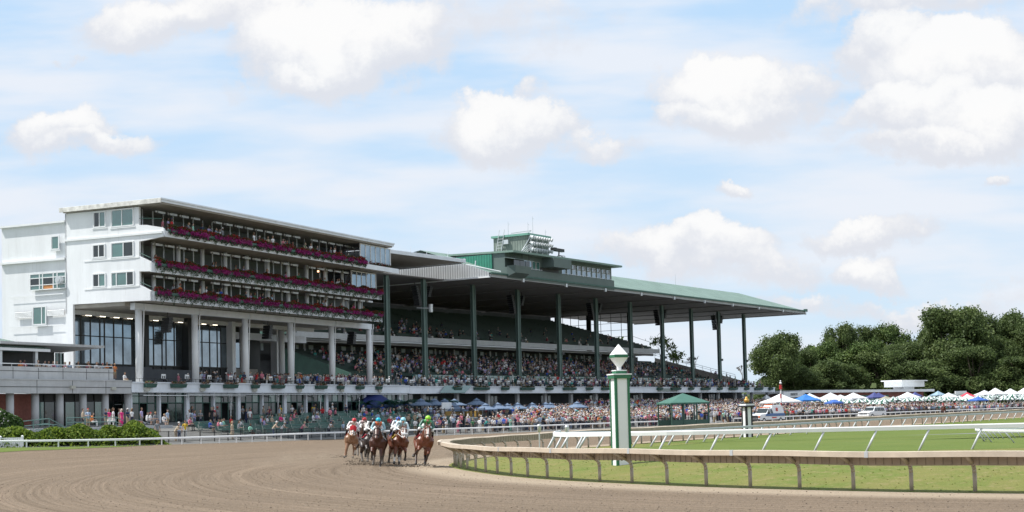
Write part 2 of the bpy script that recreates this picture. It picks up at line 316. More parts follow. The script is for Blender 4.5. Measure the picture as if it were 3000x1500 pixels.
h=MA('ADD',MA('MULTIPLY',MA('ADD',fine,mid),.5),MA('ADD',gr1,MA('MULTIPLY',gr2,.6)));bp=N.new('ShaderNodeBump');bp.inputs['Strength'].default_value=.9;bp.inputs['Distance'].default_value=.1;L.new(h,bp.inputs['Height']);L.new(bp.outputs[0],b.inputs['Normal'])
me.materials.append(dm);me.update();do=bpy.data.objects.new('dirt_track',me);COL.objects.link(do);tag(do,kind='structure')
inf=grid('infield_grass',-6,120,420,16,104,300,lambda x,y:gz(x,y),bankm);tag(inf,kind='structure')
# dirt clods near the camera: real lumps thrown up by the harrow
clod=MB();
for k in range(4200):
    X=random.uniform(-22,16);Y=26+46*random.random()**1.6
    if inside_sd(np.array([[X,Y]]))[0]>-.2: continue
    r=random.uniform(.009,.026);clod.ball((X,Y,r*.3),r,5,3,0,(1,random.uniform(.7,1.3),.7))
tag(clod.build('dirt_clods',M('clod',(.14,.108,.08),.95,.3,5)),'small dark clods of dirt scattered over the raked track','dirt clods',kind='stuff')
# building and rail lines
RO=smooth(resamp([(-75,108),(-55,112.5),(-42,117),(-37.2,120),(-33,124.5),(-26.5,136.5),(-19,154.5),(-11,163.5),(-2.6,170.5),(12.8,189.7),(34.5,217),(59.6,252),(104.6,313),(160,388),(220,470)],2.2),3)
BL=[CL.P(-22,0,2.2),CL.P(0,0,2.2),CL.P(60.1,0,2.7),GR.P(66,0,2.8),GR.P(132,0,2.4),GR.P(150,0,1.2),GR.P(400,0,.9)];BLx=resamp(BL,2.)
def az(X,Y):
    P=np.atleast_2d(np.c_[X,Y]).astype(float);dr,_=sdist(P,RO);db,k=sdist(P,BLx[:,:2]);zb=np.interp(k,np.arange(len(BLx)),BLx[:,2])
    ug=(P-GR.o)@GR.d;vg=(P-GR.o)@GR.n;vc=(P-CL.o)@CL.n;behind=np.where(ug>0,vg<0,vc<0)
    t=np.clip((dr-1.5)/(dr-1.5+db+1e-3),0,1);return np.where(behind,zb,zb*t+bank(P[:,0],P[:,1])*(1-t))
# apron sheet between rail and buildings
V=[];Fc=[];nb=14;q=resamp(BLx,2.)
d,par=sdist(q[:,:2],RO)
base=np.array([np.interp(par,np.arange(len(RO)),RO[:,k]) for k in(0,1)]).T
par2=np.maximum.accumulate(par);base=np.array([np.interp(par2,np.arange(len(RO)),RO[:,k]) for k in(0,1)]).T
for i_,(a,b_) in enumerate(zip(base,q)):
    dv=(b_[:2]-a);a=a+dv/np.linalg.norm(dv)*.35
    for j in range(nb+1):
        t=j/nb*1.0;p=a+(b_[:2]-a)*t;V.append((p[0],p[1],b_[2]*max(0,t-.04)/.96+.008+float(bank(p[0],p[1]))*(1-t)))
    dvn=dv/np.linalg.norm(dv);V.append((b_[0]+dvn[0]*110,b_[1]+dvn[1]*110,b_[2]))
nb2=nb+2
for i_ in range(len(q)-1):
    for j in range(nb2-1): a=i_*nb2+j;Fc.append([a,a+1,a+nb2+1,a+nb2])
me=bpy.data.meshes.new('apron');me.from_pydata(V,[],Fc);me.materials.append(asph);me.update();ap=bpy.data.objects.new('apron',me);COL.objects.link(ap);tag(ap,kind='structure')
# grass verge at far left in front of the outer rail
a2=RO[(RO[:,0]>-70)&(RO[:,0]<-31.5)]-0;k_=len(a2);off=np.array([(.45,-.89)]);wd=np.interp(a2[:,0],[-70,-44,-38,-33,-31.5],[16,12,7,1.5,.4])
vg_=MB()
for k in range(k_-1):
    for j in range(6):
        q=[a2[i]+off[0]*wd[i]*t*(1+(.06*math.sin(i*2.3) if t>.9 else 0)) for i,t in((k,j/6),(k+1,j/6),(k+1,(j+1)/6),(k,(j+1)/6))]
        vg_.poly([(float(a[0]),float(a[1]),float(bank(a[0],a[1]))+.02) for a in q])
tag(vg_.build('grass_verge',turfm),kind='structure')
# ---------------------------------------------------------------- clubhouse
cx=CL.P(0,0,2.2);CT=lambda a,b,c:CL.P(a,b,c);GT=lambda a,b,c:GR.P(a,b,c)
club=thing('clubhouse','white four storey clubhouse with three flower lined balconies and slender round columns','building',cx)
def part(name,mats,fn,parent,T=CT,smooth=False,label=None):
    mb=MB(T);fn(mb);return mb.build(name,mats,parent,smooth,label)
def upx(pts): return [CL.onu(x,y,0) for x,y in pts]          # (v,z) on the end wall
def wallfn(m):
    m.prism([(-9,25.0),(.93,24.97),(.93,15.08),(-8,15.15),(-8,4),(-9,4)],0,0,.3)
    m.prism([(.93,23.05),(1.96,22.97),(3.81,22.6),(4.1,22.45),(4.23,22.12),(4.23,21.62),(.93,21.3)],0,0,.25)
    m.prism([(.93,19.78),(2.44,19.08),(2.48,18.08),(.93,18.16)],0,0,.25)
    m.prism([(.93,16.76),(2.42,16.03),(2.42,15.03),(.93,15.08)],0,0,.25)
    m.prism([(-18.2,24.15),(-9,24.1),(-9,4),(-18.2,4)],0,.25,.5)
    m.box(.5,30,-18.2,-17.9,4,24);m.box(0,49,-9,-8.8,14.2,25)
part('wall',[white],wallfn,club)
def ledge(m):
    m.box(-.14,.0,-9.1,4.0,21.98,22.2);m.box(-.08,.25,-18.3,-9.05,20.05,20.3);m.box(-.1,.3,-18.35,-9,24.1,24.3)
    m.box(-.02,0,-17,-9.3,16.35,16.45);m.box(-.02,0,-17,-9.3,13.0,13.12)
    m.box(-.05,0,-6.4,.93,19.6,19.75);m.box(-.05,0,-6.4,.93,16.58,16.73)
part('wall_ledge',[white2],ledge,club)
grim=M('stained_fascia',(.7,.69,.66),.8,.35,1.5,.3,6)
def roofn(m): m.box(-.45,48.9,-9.4,4.15,25.2,25.52,0);m.box(-.5,49,-9.45,4.25,25.46,25.62,0)
rf=part('roof',[bandw],roofn,club);part('roof_edge',[grim],lambda m:m.box(-.58,-.46,-9.3,4.25,25.1,25.58),club)
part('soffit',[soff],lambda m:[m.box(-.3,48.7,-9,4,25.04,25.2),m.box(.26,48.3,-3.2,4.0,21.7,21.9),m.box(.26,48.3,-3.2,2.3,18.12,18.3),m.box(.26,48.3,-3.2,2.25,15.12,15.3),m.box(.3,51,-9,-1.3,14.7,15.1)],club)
# balcony decks and front fascias
def decks(m):
    for z,v in((21.62,4.1),(18.04,2.4),(15.04,2.32)): m.box(.26,48.3,-3,v,z+.28,z+.42)
part('balcony_floor',[soff],decks,club)
for z,v,h,u1 in((21.6,4.25,.62,50),(18.02,2.5,1.0,48.2),(15.02,2.42,1.0,48.4)):
    part('balcony_front',[bandw],lambda m:m.box(.0,u1,v-.14,v,z,z+h),club)
part('suite_wall',[M('suite_grey',(.22,.235,.26),.8)],lambda m:[m.box(.3,48.5,-3.4,-3.1,15.3,25)],club)
part('ground_beam',[bandw],lambda m:[m.box(1.2,51,-1.3,-.7,14.3,15.03)],club)
# round columns
for k in range(6):
    u=2.16+9.69*k
    part('column',[white2],lambda m:[m.tube((u,-1,5.6),(u,-1,14.35),.37,.37,16)],club,smooth=True)
    part('drainpipe',[white2],lambda m:m.path([(u+.4,-.9,6.5),(u+.4,-.6,14.2),(u+.6,-.55,14.6),(u+.55,-.6,15)],.06,5),club)
for k in range(11):
    u=3.2+4.3*k
    if u<48: part('column',[white2],lambda m:[m.tube((u,.2,15.3),(u,.2,18.05),.24,.24,12),m.tube((u,.2,18.3),(u,.2,21.65),.24,.24,12)],club,smooth=True)
post_=MB(CT)
for k in range(27):
    u=1.7+1.75*k
    if u<48:
        for z0,z1 in((15.3,18),(18.3,21.6),(21.9,25)): part('balcony_post',[white2 if k%2 else alu],lambda m:m.box(u-.05,u+.05,-.05,.05,z0,z1),club) if z0!=21.9 or k%1==0 else None
# heaters and spot lamps hung below each soffit
hb=MB(CT);hb.box(-.6,.6,-.12,.12,-.1,.1);n=0
for li,(z,v) in enumerate(((24.62,1.6),(21.2,1.2),(17.78,1.2))):
    for k in range(23):
        u=2.2+2.02*k
        if k in (4,14): continue
        part('heater',[alu],lambda m:m.box(u,u+1.2,v-.12,v+.12,z-.1,z+.12),club)
        part('spot_lamp',[alu],lambda m:m.ball((u-.4,v+.15,z),.14,8,5),club,smooth=True)
for px_,py_ in((731,744),(784,754),(932,795)):
    u,z=CL.onv(px_,py_,0);part('orange_lamp',[lamp],lambda m:m.ball((u,-.0,z),.13,8,5),club,smooth=True)
# windows of the end wall: (corner pixels) -> rectangles on the wall
def endwin(x0,y0,x1,y1,panes,openp=()):
    (v0,z1),(v1,z0)=upx([(x0,y0),(x1,y1)])
    fr=MB(CT);fr.box(-.09,-.0,v0-.12,v1+.12,z0-.12,z0);fr.box(-.09,0,v0-.12,v1+.12,z1,z1+.12);fr.box(-.09,0,v0-.12,v0,z0,z1);fr.box(-.09,0,v1,v1+.12,z0,z1)
    for c in panes[1:-1]: vv=v0+(v1-v0)*c;fr.box(-.08,0,vv-.05,vv+.05,z0,z1)
    wd=fr.build('window',[white2],club)
    for k,(a,b_) in enumerate(zip(panes,panes[1:])):
        g_=MB(CT);g_.box(-.03,.0,v0+(v1-v0)*a+.05,v0+(v1-v0)*b_-.05,z0+.03,z1-.03);g_.build('pane',[gld if k in openp else glt],wd)
    part('sill',[white2],lambda m:m.box(-.07,0,v0-.25,v1+.25,z0-.26,z0-.13),club)
endwin(276,624,308,662,(0,.5,1),(0,));endwin(328,618,390,658,(0,.48,1),());endwin(274,720,306,751,(0,.5,1),(0,1));endwin(328,714,390,749,(0,.55,1),(1,))
endwin(274,805,308,837,(0,.48,1),(0,));endwin(328,801,391,833,(0,.22,.7,1),(2,));endwin(152,694,172,728,(0,1),());endwin(98,901,134,948,(0,.7,1),())
(v0,z1),(v1,z0)=upx([(89,803),(193,845)])
mw=MB(CT);mw.box(-.09,0,v0,v1,z0,z0+.1);mw.box(-.09,0,v0,v1,z1-.1,z1)
for c in(0,.27,.36,.66,.77,1): vv=v0+(v1-v0)*c;mw.box(-.09,0,vv-.05,vv+.05,z0,z1)
for c in(.3,.72): mw.box(-.08,0,v0,v1,z0+(z1-z0)*c-.04,z0+(z1-z0)*c+.04)
mwo=mw.build('window',[white2],club,label='gridded window of many small panes with a round exhaust fan')
for i_,(a,b_) in enumerate(((0,.27),(.27,.36),(.36,.66),(.66,.77),(.77,1))):
    for j_,(c,d) in enumerate(((0,.3),(.3,.72),(.72,1))):
        g_=MB(CT);g_.box(-.03,0,v0+(v1-v0)*a+.06,v0+(v1-v0)*b_-.06,z0+(z1-z0)*c+.05,z0+(z1-z0)*d-.05)
        g_.build('pane',[M('board',(.5,.22,.08),.8) if (i_,j_)==(2,0) else gld if (i_ in(0,2) and j_==1) else glt],mwo)
part('exhaust_fan',[alu],lambda m:[m.tube((-.45,v0+(v1-v0)*.86,(z0+z1)/2),(-.02,v0+(v1-v0)*.86,(z0+z1)/2),.42,.5,18),m.tube((-.5,v0+(v1-v0)*.86,(z0+z1)/2),(-.45,v0+(v1-v0)*.86,(z0+z1)/2),.22,.22,12)],club,smooth=False)
for x0,y0,x1,y1 in((44,915,94,930),(137,909,189,923)):
    (a,zt),(b_,zb)=upx([(x0,y0),(x1,y1)])
    part('vent_louvre',[dark,white2],lambda m:[m.box(-.02,0,a,b_,zb,zt)]+[m.hexa([(-.05,a,zb+(zt-zb)*k/5),(-.05,b_,zb+(zt-zb)*k/5),(-.02,b_,zb+(zt-zb)*(k+.5)/5),(-.02,a,zb+(zt-zb)*(k+.5)/5)],[(-.05,a,zb+.07+(zt-zb)*k/5),(-.05,b_,zb+.04+(zt-zb)*k/5),(-.02,b_,zb+.04+(zt-zb)*(k+.5)/5),(-.02,a,zb+.04+(zt-zb)*(k+.5)/5)],1) for k in range(5)],club)
# balcony rails at the open end, glazed bays at the far end
for pts in(((0,1.0,23.75),(0,3.9,23.5)),((0,1.0,20.1),(0,2.4,19.5)),((0,1.,17.05),(0,2.4,16.45))):
    part('handrail',[gtrim],lambda m:m.path(pts,.04,6)+0 if 0 else m.path(pts,.04,6),club)
for (u0,u1,v,z0,z1,nn) in((41.3,49.2,3.4,22.55,24.98,6),(42,48.3,1.6,19.0,21.6,5)):
    bay=part('glazed_bay',[white2],lambda m:[m.box(u0,u1,v-.1,v,z0-.9 if z0>20 else z0-.6,z0+.1),m.box(u0,u1,v-.1,v,z1-.12,z1)]+[m.box(u0+(u1-u0)*k/nn-.06,u0+(u1-u0)*k/nn+.06,v-.12,v+.03,z0,z1) for k in range(nn+1)]+[m.box(u1-.1,u1,-3,v,z0-.6,z1)],club)
    for k in range(nn): part('pane',[gl],lambda m:m.box(u0+(u1-u0)*k/nn+.06,u0+(u1-u0)*(k+1)/nn-.06,v-.07,v-.03,z0+.1,z1-.1),bay)
# dark glazed curtain wall behind the columns
cw=part('curtain_wall',[dark],lambda m:[m.box(.3,29.5,-9.3,-9.2,6.2,14.75)],club)
u=.9;k=0
fr=MB(CT)
while u<29.3:
    wd_=1.55 if k%4!=3 else .75
    for z0,z1 in((8.95,11.9),(12.02,13.95)):
        part('pane',[gl],lambda m:m.box(u+.09,u+wd_-.09,-9.19,-9.14,z0,z1),cw)
    part('pane',[gld],lambda m:m.box(u+.09,u+wd_-.09,-9.19,-9.14,14.05,14.6),cw)
    fr.box(u-.09,u+.09,-9.2,-9.1,6.3,14.7);u+=wd_;k+=1
fr.box(.4,29.5,-9.2,-9.0,8.8,8.95);fr.build('mullion',[dark],cw)
for u_ in(12.5,20.5,29.4): part('pier',[dark if u_<25 else white2],lambda m:m.box(u_-.35,u_+.35,-9.1,-8.2,6.3,14.7),club)
part('screen_wall',[dwall],lambda m:[m.box(.3,12,-7.2,-7.1,6.4,8.6),m.box(12.2,22,-7.6,-7.5,6.4,8.4)],club)
# inner bar with lamps seen through the glass bays on the right
part('inner_wall',[dark],lambda m:[m.box(30,45,-15.3,-15,6.3,15)],club)
for u_ in(31.5,34,36.2,39): part('inner_window',[gl],lambda m:m.box(u_,u_+1.1,-14.98,-14.9,9.3,13.4),club)
for u_ in(34.5,43.5): part('column',[white2],lambda m:m.tube((u_,-10.5,6.3),(u_,-10.5,14.7),.42,.42,14),club,smooth=True)
part('low_wall',[soff],lambda m:m.box(30,40,-12.2,-12,6.3,9.0),club)
part('inner_ceiling',[soff],lambda m:[m.box(.5,53,-18,-9.05,14.75,15.0),m.box(.5,49,-18.2,-18,6,24),m.box(48.6,49,-18,-3.2,15,25)],club)
part('pier',[white2],lambda m:m.box(44.6,45.4,-13,-12,6.3,14.7),club)
part('inner_beam',[bandw],lambda m:[m.box(30,52,-12.5,-12,12.9,13.8)],club)
part('ceiling_light',[tube_],lambda m:[m.box(3+2.3*k,3.9+2.3*k,-8.9,-8.85,14.15+.0*k,14.22) for k in range(11)],club)
# terrace fascia and ground storey, shared by clubhouse
def lower(m):
    m.box(-.3,60.1,-.25,0,5.72,6.5,0);m.box(-.3,60.1,-.1,.12,6.5,6.62,0);m.box(-.3,60.1,-.1,.05,5.5,5.72,0)
part('terrace_front',[bandw],lower,club)
part('terrace_floor',[conc],lambda m:m.box(-.3,60.4,-15,-.25,6.05,6.25),club)
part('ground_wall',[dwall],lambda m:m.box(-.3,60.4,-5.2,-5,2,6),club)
for k in range(13):
    u=.5+4.85*k
    part('ground_post',[bandw],lambda m:m.box(u-.28 if k%2==0 else u-.14,u+.28 if k%2==0 else u+.14,-1.2,-.8,2,5.55),club)
    fr=MB(CT);u0,u1=u+.4,u+4.5
    fr.box(u0,u1,-1.2,-1.1,4.35,4.45)
    for c in(0,.33,.66,1): fr.box(u0+(u1-u0)*c-.05,u0+(u1-u0)*c+.05,-1.2,-1.1,2.1,5.5)
    d_=fr.build('door_front',[gtrim],club)
    for c in range(3):
        part('pane',[gld if (k+c)%3 else glt],lambda m:[m.box(u0+(u1-u0)*c/3+.07,u0+(u1-u0)*(c+1)/3-.07,-1.17,-1.14,4.45,5.45)],d_)
        if (k+c)%3!=1: part('pane',[gld],lambda m:[m.box(u0+(u1-u0)*c/3+.07,u0+(u1-u0)*(c+1)/3-.07,-1.17,-1.14,2.15,4.3)],d_)
part('pipe_run',[white2],lambda m:[m.path([(1.5,.05,5.2),(20,.05,5.15)],.05,5),m.path([(9,.2,5.32),(59,.2,5.38)],.05,5)]+[m.path([(18+9.7*k,-.7,2.3),(18+9.7*k,-.6,5.0),(17.2+9.7*k,.0,5.2)],.06,5) for k in range(4)],club)
for u_ in(1.6,11.2,21.3,31,41,51): part('wall_box',[M('beige_box',(.45,.45,.4),.7)],lambda m:m.box(u_,u_+.75,0,.28,5.65,6.02),club)
part('terrace_rail',[dark],lambda m:[m.path([(0,-.15,7.0),(60,-.15,7.0)],.03,4)]+[m.tube((1.2*k,-.15,6.5),(1.2*k,-.15,7.0),.025,.025,4) for k in range(50)],club)
# ---------------------------------------------------------------- annex at far left
annex=thing('annex_building','low grey concrete building with round columns and brick bays at the far left','building',CL.P(-1,0,2))
part('upper_parapet',[conc],lambda m:[m.box(-30,-1.3,-1.9,-1.55,6.7,8.0)],annex)
part('lower_band',[conc],lambda m:[m.box(-30,-.35,-.3,0,5.38,6.7),m.box(-30,-.3,-1.6,.06,6.66,6.76)],annex)
part('panel_joint',[dark],lambda m:[m.box(-19+k*3.4-.02,-19+k*3.4+.02,-1.55,-1.53,6.78,7.9) for k in range(6)]+[m.box(-19+k*4.9-.02,-19+k*4.9+.02,0,.02,5.4,6.66) for k in range(4)]+[m.box(-30,-1.3,-1.55,-1.535,7.55,7.6)]+[m.box(-30,-.4,0,.03,5.98,6.03)],annex)
part('terrace_floor',[conc],lambda m:m.box(-30,-.6,-14,-1.9,6.8,6.95),annex)
part('handrail',[alu],lambda m:[m.path([(-30,-1.7,8.3),(-1.3,-1.7,8.25)],.045,6)]+[m.tube((-30+1.8*k,-1.7,8.0),(-30+1.8*k,-1.7,8.28),.025,.025,4) for k in range(17)],annex)
for x_ in(29,103,175,243,308,374):
    u,z=CL.onv(x_,1200,-.8);part('column',[conc],lambda m:m.tube((u,-.8,2.0),(u,-.8,5.4),.37,.37,16),annex,smooth=True)
part('brick_wall',[brick],lambda m:[m.box(-30,CL.onv(96,1200,-2)[0],-2.4,-2.2,2,5.4)],annex)
u0=CL.onv(100,1200,-2.2)[0]
agl=part('glazed_wall',[dark],lambda m:[m.box(u0,-.6,-2.5,-2.3,2,5.5)]+[m.box(u0+1.45*k-.04,u0+1.45*k+.04,-2.3,-2.2,2.,5.4) for k in range(11)]+[m.box(u0,-.6,-2.3,-2.22,4.6,4.68)],annex)
for k in range(10): part('pane',[gld if k%3 else glt],lambda m:m.box(u0+1.45*k+.06,u0+1.45*k+1.39,-2.29,-2.25,2.1,4.58),agl)
part('plinth',[conc],lambda m:[m.box(-20,.5,-2.2,4.6,1.0,2.02)],annex)
part('wall_box',[M('beige_box2',(.45,.45,.4),.7)],lambda m:[m.box(-9.6,-9,0,.25,5.85,6.15),m.box(-3.6,-3,0,.25,5.75,6.05)],annex)
# canopy bar on the annex terrace
can=thing('terrace_canopy','flat grey canopy over a dark bar on the annex terrace','canopy',CL.P(-3,-6,6.95))
part('roof',[conc],lambda m:[m.hexa([(-14,-7.2,9.85),(-3.0,-7.2,9.85),(-3.0,-6.8,9.85),(-14,-6.8,9.85)],[(-15.5,-8.8,10.25),(-.9,-8.8,10.25),(-.9,-3.2,10.25),(-15.5,-3.2,10.25)]),m.box(-15.6,-.8,-8.9,-3.1,10.25,10.5)],can)
def cpx(x,y,v): return CL.onv(x,y,v)
part('bar_wall',[dark],lambda m:[m.box(-14,-4,-7.2,-7,6.9,9.9)],can)
part('window_frame',[dark,glt],lambda m:[m.box(-4,-3,-6.9,-6.8,7.2,9.8,1),m.box(-4.05,-2.95,-6.8,-6.75,8.5,8.6,0),m.box(-3.55,-3.45,-6.8,-6.75,7.2,9.8,0),m.box(-3,-2.9,-6.9,-6.7,7.2,9.8,0)],can)
# green roofed pavilion at the picture's left edge
pav=thing('pavilion','open sided pavilion with a green hipped roof and white tent top at left','pavilion',CL.P(-22,-5,6.95))
ul,zl=CL.onv(145,1018,-3.5)
part('roof',[roofg,white2],lambda m:[m.poly([(-34,-3.2,9.95),(ul,-3.2,9.95),(ul-5,-6.5,11.15),(-34,-6.5,11.4)],0),m.poly([(ul,-3.2,9.95),(ul,-10,9.95),(ul-5,-6.5,11.15)],0),m.box(-34,ul-.1,-10,-3.3,9.7,9.94,0),m.poly([(-34,-5.2,11.0),(ul-4.2,-5.6,10.95),(-19,-6.5,12.4),(-34,-6.5,14)],1)],pav)
part('fascia',[white2],lambda m:[m.box(-34,ul-.15,-3.4,-3.25,9.62,9.9)],pav)
for uu in(ul-1.8,ul-6.6): part('post',[alu],lambda m:m.box(uu-.18,uu+.18,-3.8,-3.5,6.95,9.7),pav)
part('low_wall',[conc],lambda m:[m.box(-34,ul-6.8,-3.7,-3.5,6.95,8.9)],pav)
part('shaded_back',[dark],lambda m:[m.box(-34,ul-1,-9.5,-9.3,6.95,9.8)],pav)
# ---------------------------------------------------------------- grandstand
gs=thing('grandstand','long open grandstand with a green hipped roof on tall green columns','grandstand',GR.P(60,0,2.8))
gp=lambda n,mt,fn,par=None,smooth=False,label=None: part(n,mt,fn,par or gs,GT,smooth,label)
UE=142.3
roof=gp('roof',[roofg],lambda m:[m.poly([(16,3.6,23.62),(UE,3.6,23.62),(136,-9.5,28.1),(23,-9.5,28.1),(16,-9.5,28.1)]),m.poly([(UE,3.6,23.62),(UE,-41,23.9),(136,-9.5,28.1)]),m.poly([(UE,-41,23.9),(16,-41,23.9),(16,-9.5,28.1),(136,-9.5,28.1)])])
gp('gutter',[gtrim],lambda m:m.box(16,UE+.1,3.6,3.85,23.45,23.72),roof)
gp('gutter_end',[gtrim],lambda m:m.box(UE-.6,UE+.35,3.5,4.1,23.4,24.0),roof)
gp('roof_fascia',[M('grey_fascia',(.36,.38,.39),.7,.15,.5)],lambda m:[m.box(16,UE,3.45,3.6,23.0,23.45),m.box(UE-.1,UE,-40,3.45,23.0,23.6)])
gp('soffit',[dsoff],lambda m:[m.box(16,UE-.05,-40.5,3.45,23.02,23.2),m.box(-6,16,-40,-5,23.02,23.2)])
for k in range(11):
    u=12+13.05*k
    if u>14: gp('roof_rib',[M('rib',(.2,.2,.2),.8)] if k==1 else [bpy.data.materials['rib']],lambda m:m.hexa([(u-.2,-40,22.8),(u+.2,-40,22.8),(u+.2,3.3,22.85),(u-.2,3.3,22.85)],[(u-.2,-40,23.02),(u+.2,-40,23.02),(u+.2,3.5,23.03),(u-.2,3.5,23.03)]))
    if u>14: gp('rib_end',[alu],lambda m:m.box(u-.22,u+.22,3.5,3.75,22.75,23.3))
for k in range(11):
    u=-1.45+13.12*k+ (4 if k==0 else 0)
    gp('column',[gcol],lambda m:[m.box(u-.34,u+.34,-6.12,-6.02,6.2,23.0),m.box(u-.34,u+.34,-5.72,-5.62,6.2,23.0),m.box(u-.08,u+.08,-6.02,-5.72,6.2,23.0),m.tube((u+.22,-5.5,6.3),(u+.22,-5.5,22.5),.07,.07,6)])
    if k>0:
        gp('column_lamp',[black],lambda m:[m.box(u+.35,u+1.0,-5.8,-5.4,12.3 if k>3 else 14.2,12.75 if k>3 else 14.6),m.tube((u+.3,-5.7,12.4 if k>3 else 14.3),(u+.7,-5.6,12.4 if k>3 else 14.3),.06,.06,5)])
# bridge roof between clubhouse and grandstand
br=gp('bridge_roof',[bandw,soff],lambda m:[m.box(-6,14.6,-.2,.05,25.3,25.8,0),m.box(-6,14.6,-40,-.2,25.4,25.5,1),m.hexa([(-6,-.1,25.8),(14.6,-.1,25.8),(14.6,-14,25.85),(-6,-14,25.85)],[(-6,-.1,25.86),(14.6,-.1,25.86),(14.6,-7,26.5),(-6,-7,26.7)],0),m.box(14.4,14.7,-40,0,25.3,25.9,0)])
gp('end_cladding',[corrw],lambda m:m.prism([(3.4,23.1),(3.4,23.7),(-1.2,25.35),(-26,25.35),(-26,23.1)],0,15.85,16.0))
gp('end_trim',[white2],lambda m:[m.box(15.7,16.05,-26,3.5,22.9,23.1)])
gp('antenna_stub',[alu],lambda m:[m.tube((6,-4,26.2),(6.3,-4,27.5),.05,.03,5),m.tube((10,-4,26.2),(10.4,-4,27.4),.05,.03,5),m.tube((14,-3,26),(14.4,-3,27.3),.05,.03,5),m.tube((18.5,-1,24.6),(18.8,-1,26),.09,.09,5),m.tube((104,-9.4,28.1),(104,-9.4,30.2),.04,.03,5)])
gp('duct',[white2],lambda m:m.path([(16.2,-1,25.2),(20,2.8,24.1)],.12,6))
# press box
pb=thing('press_box','dark green press box with a long band of windows on the grandstand roof','press box',GR.P(37,0,23.2))
gp('wall',[pbgreen],lambda m:[m.box(20.6,54.2,-6,3.7,23.15,24.85),m.box(20.6,54.2,-6,3.2,24.85,27.2)],pb)
gp('press_box_roof',[M('pb_roof',(.17,.26,.22),.6,.15)],lambda m:m.hexa([(20.4,-9,27.35),(56,-9,27.2),(54.9,5,27.1),(20.3,5,27.0)],[(20.4,-9,27.65),(56,-9,27.5),(54.9,5,27.4),(20.3,5,27.3)]),pb)
gp('side_cladding',[corrg],lambda m:[m.box(20.4,20.6,-6,.9,23.6,27.0)],pb)
gp('bay_window',[pbgreen],lambda m:[m.hexa([(20.4,3.7,23.3),(25.2,3.7,23.3),(24.8,5.0,23.9),(20.8,5.0,23.9)],[(20.4,3.7,25.0),(25.2,3.7,25.0),(25.2,5.2,25.0),(20.4,5.2,25.0)]),m.hexa([(20.3,3.2,26.3),(25.6,3.2,26.3),(25.6,5.3,25.9),(20.3,5.3,25.9)],[(20.3,3.2,26.4),(25.6,3.2,26.4),(25.6,5.3,26.0),(20.3,5.3,26.0)])],pb)
for u0,u1 in((20.6,22.1),(22.3,23.6),(23.8,25.0)): gp('pane',[gld],lambda m:m.box(u0,u1,4.85,4.95,25.02,25.85),pb)
gp('camera_box',[pbgreen],lambda m:[m.box(31.5,37,3.2,5.4,25.5,27.0)],pb)
gp('dark_opening',[black],lambda m:[m.box(30.8,36.3,3.2,3.35,24.87,25.5)],pb)
def pbw(u0,u1,z0,z1,mt=gl):
    w_=gp('window',[alu],lambda m:[m.box(u0,u1,3.7 if z0<25 else 3.2,3.8 if z0<25 else 3.3,z0,z0+.05),m.box(u0,u1,3.2,3.3,z1-.05,z1),m.box(u0,u0+.06,3.2,3.3,z0,z1),m.box(u1-.06,u1,3.2,3.3,z0,z1)],pb);gp('pane',[mt],lambda m:m.box(u0+.06,u1-.06,3.22,3.27,z0+.05,z1-.05),w_)
for k in range(10):
    u=37.4+1.66*k;pbw(u,u+1.2,24.9,25.85)
    if k>0: pbw(u,u+.5,25.95,26.6);pbw(u+.6,u+1.15,25.95,26.6,gld)
for u in(26,27.2,28.4,29.6): pbw(u,u+1.0,24.95,26.3,glt if u>28 else gl)
gp('pb_posts',[dark],lambda m:[m.tube((u_,4.2,26.1),(u_,4.2,27.1),.05,.05,5) for u_ in(22,24,26)],pb)
tw=thing('roof_tower','square green clad tower standing on the press box roof','tower',GR.P(36,-5,27.4))
gp('wall',[towg],lambda m:[m.box(31.8,38.4,-6.3,.3,27.4,31.05)],tw)
gp('tower_cap',[M('cap_green',(.15,.33,.27),.5)],lambda m:m.box(31.5,38.7,-6.6,.6,31.05,31.4),tw)
gp('air_conditioner',[alu],lambda m:[m.box(31.4,31.8,-4.2,-3.2,29.9,30.6)],tw)
# tiers of seats
def tier(name,u0,u1,v0,z0,v1,z1,rows,parent=gs):
    def fn(m):
        for r in range(rows):
            a=v0+(v1-v0)*r/rows;b_=v0+(v1-v0)*(r+1)/rows;z=z0+(z1-z0)*r/rows
            m.box(u0,u1,b_,a,z-.6,z+.02,0)
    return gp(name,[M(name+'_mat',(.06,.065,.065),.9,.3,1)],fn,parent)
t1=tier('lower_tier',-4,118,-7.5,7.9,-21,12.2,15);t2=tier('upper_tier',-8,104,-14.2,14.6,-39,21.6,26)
def seats(u0,u1,v0,z0,v1,z1,rows,taper=0):
    def fn(m):
        for r in range(rows):
            a=v0+(v1-v0)*(r+.6)/rows;z=z0+(z1-z0)*r/rows;ue=u1-taper*r
            u=u0
            while u<ue:
                L_=10.5;m.box(u,min(u+L_,ue),a-.42,a,z+.38,z+.44);m.box(u,min(u+L_,ue),a-.46,a-.42,z+.44,z+.85);u+=L_+1.4
    return fn
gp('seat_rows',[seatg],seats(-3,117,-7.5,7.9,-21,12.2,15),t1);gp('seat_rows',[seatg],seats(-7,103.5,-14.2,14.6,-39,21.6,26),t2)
gp('side_wall',[gtrim],lambda m:[m.prism([(-7.3,6.2),(-7.3,8.6),(-21.3,13.2),(-21.3,6.2)],0,-4.3,-4.05),m.prism([(-14,14.6),(-14,15.4),(-39,22.6),(-39,14)],0,-8.3,-8.05)])
gp('lower_front_wall',[gtrim],lambda m:[m.box(-4,125,-7.5,-7.3,6.2,7.8)])
gp('glass_screen',[glt],lambda m:[m.box(10+1.3*k,11.2+1.3*k,-7.1,-7.05,7.2,8.5) for k in range(88)])
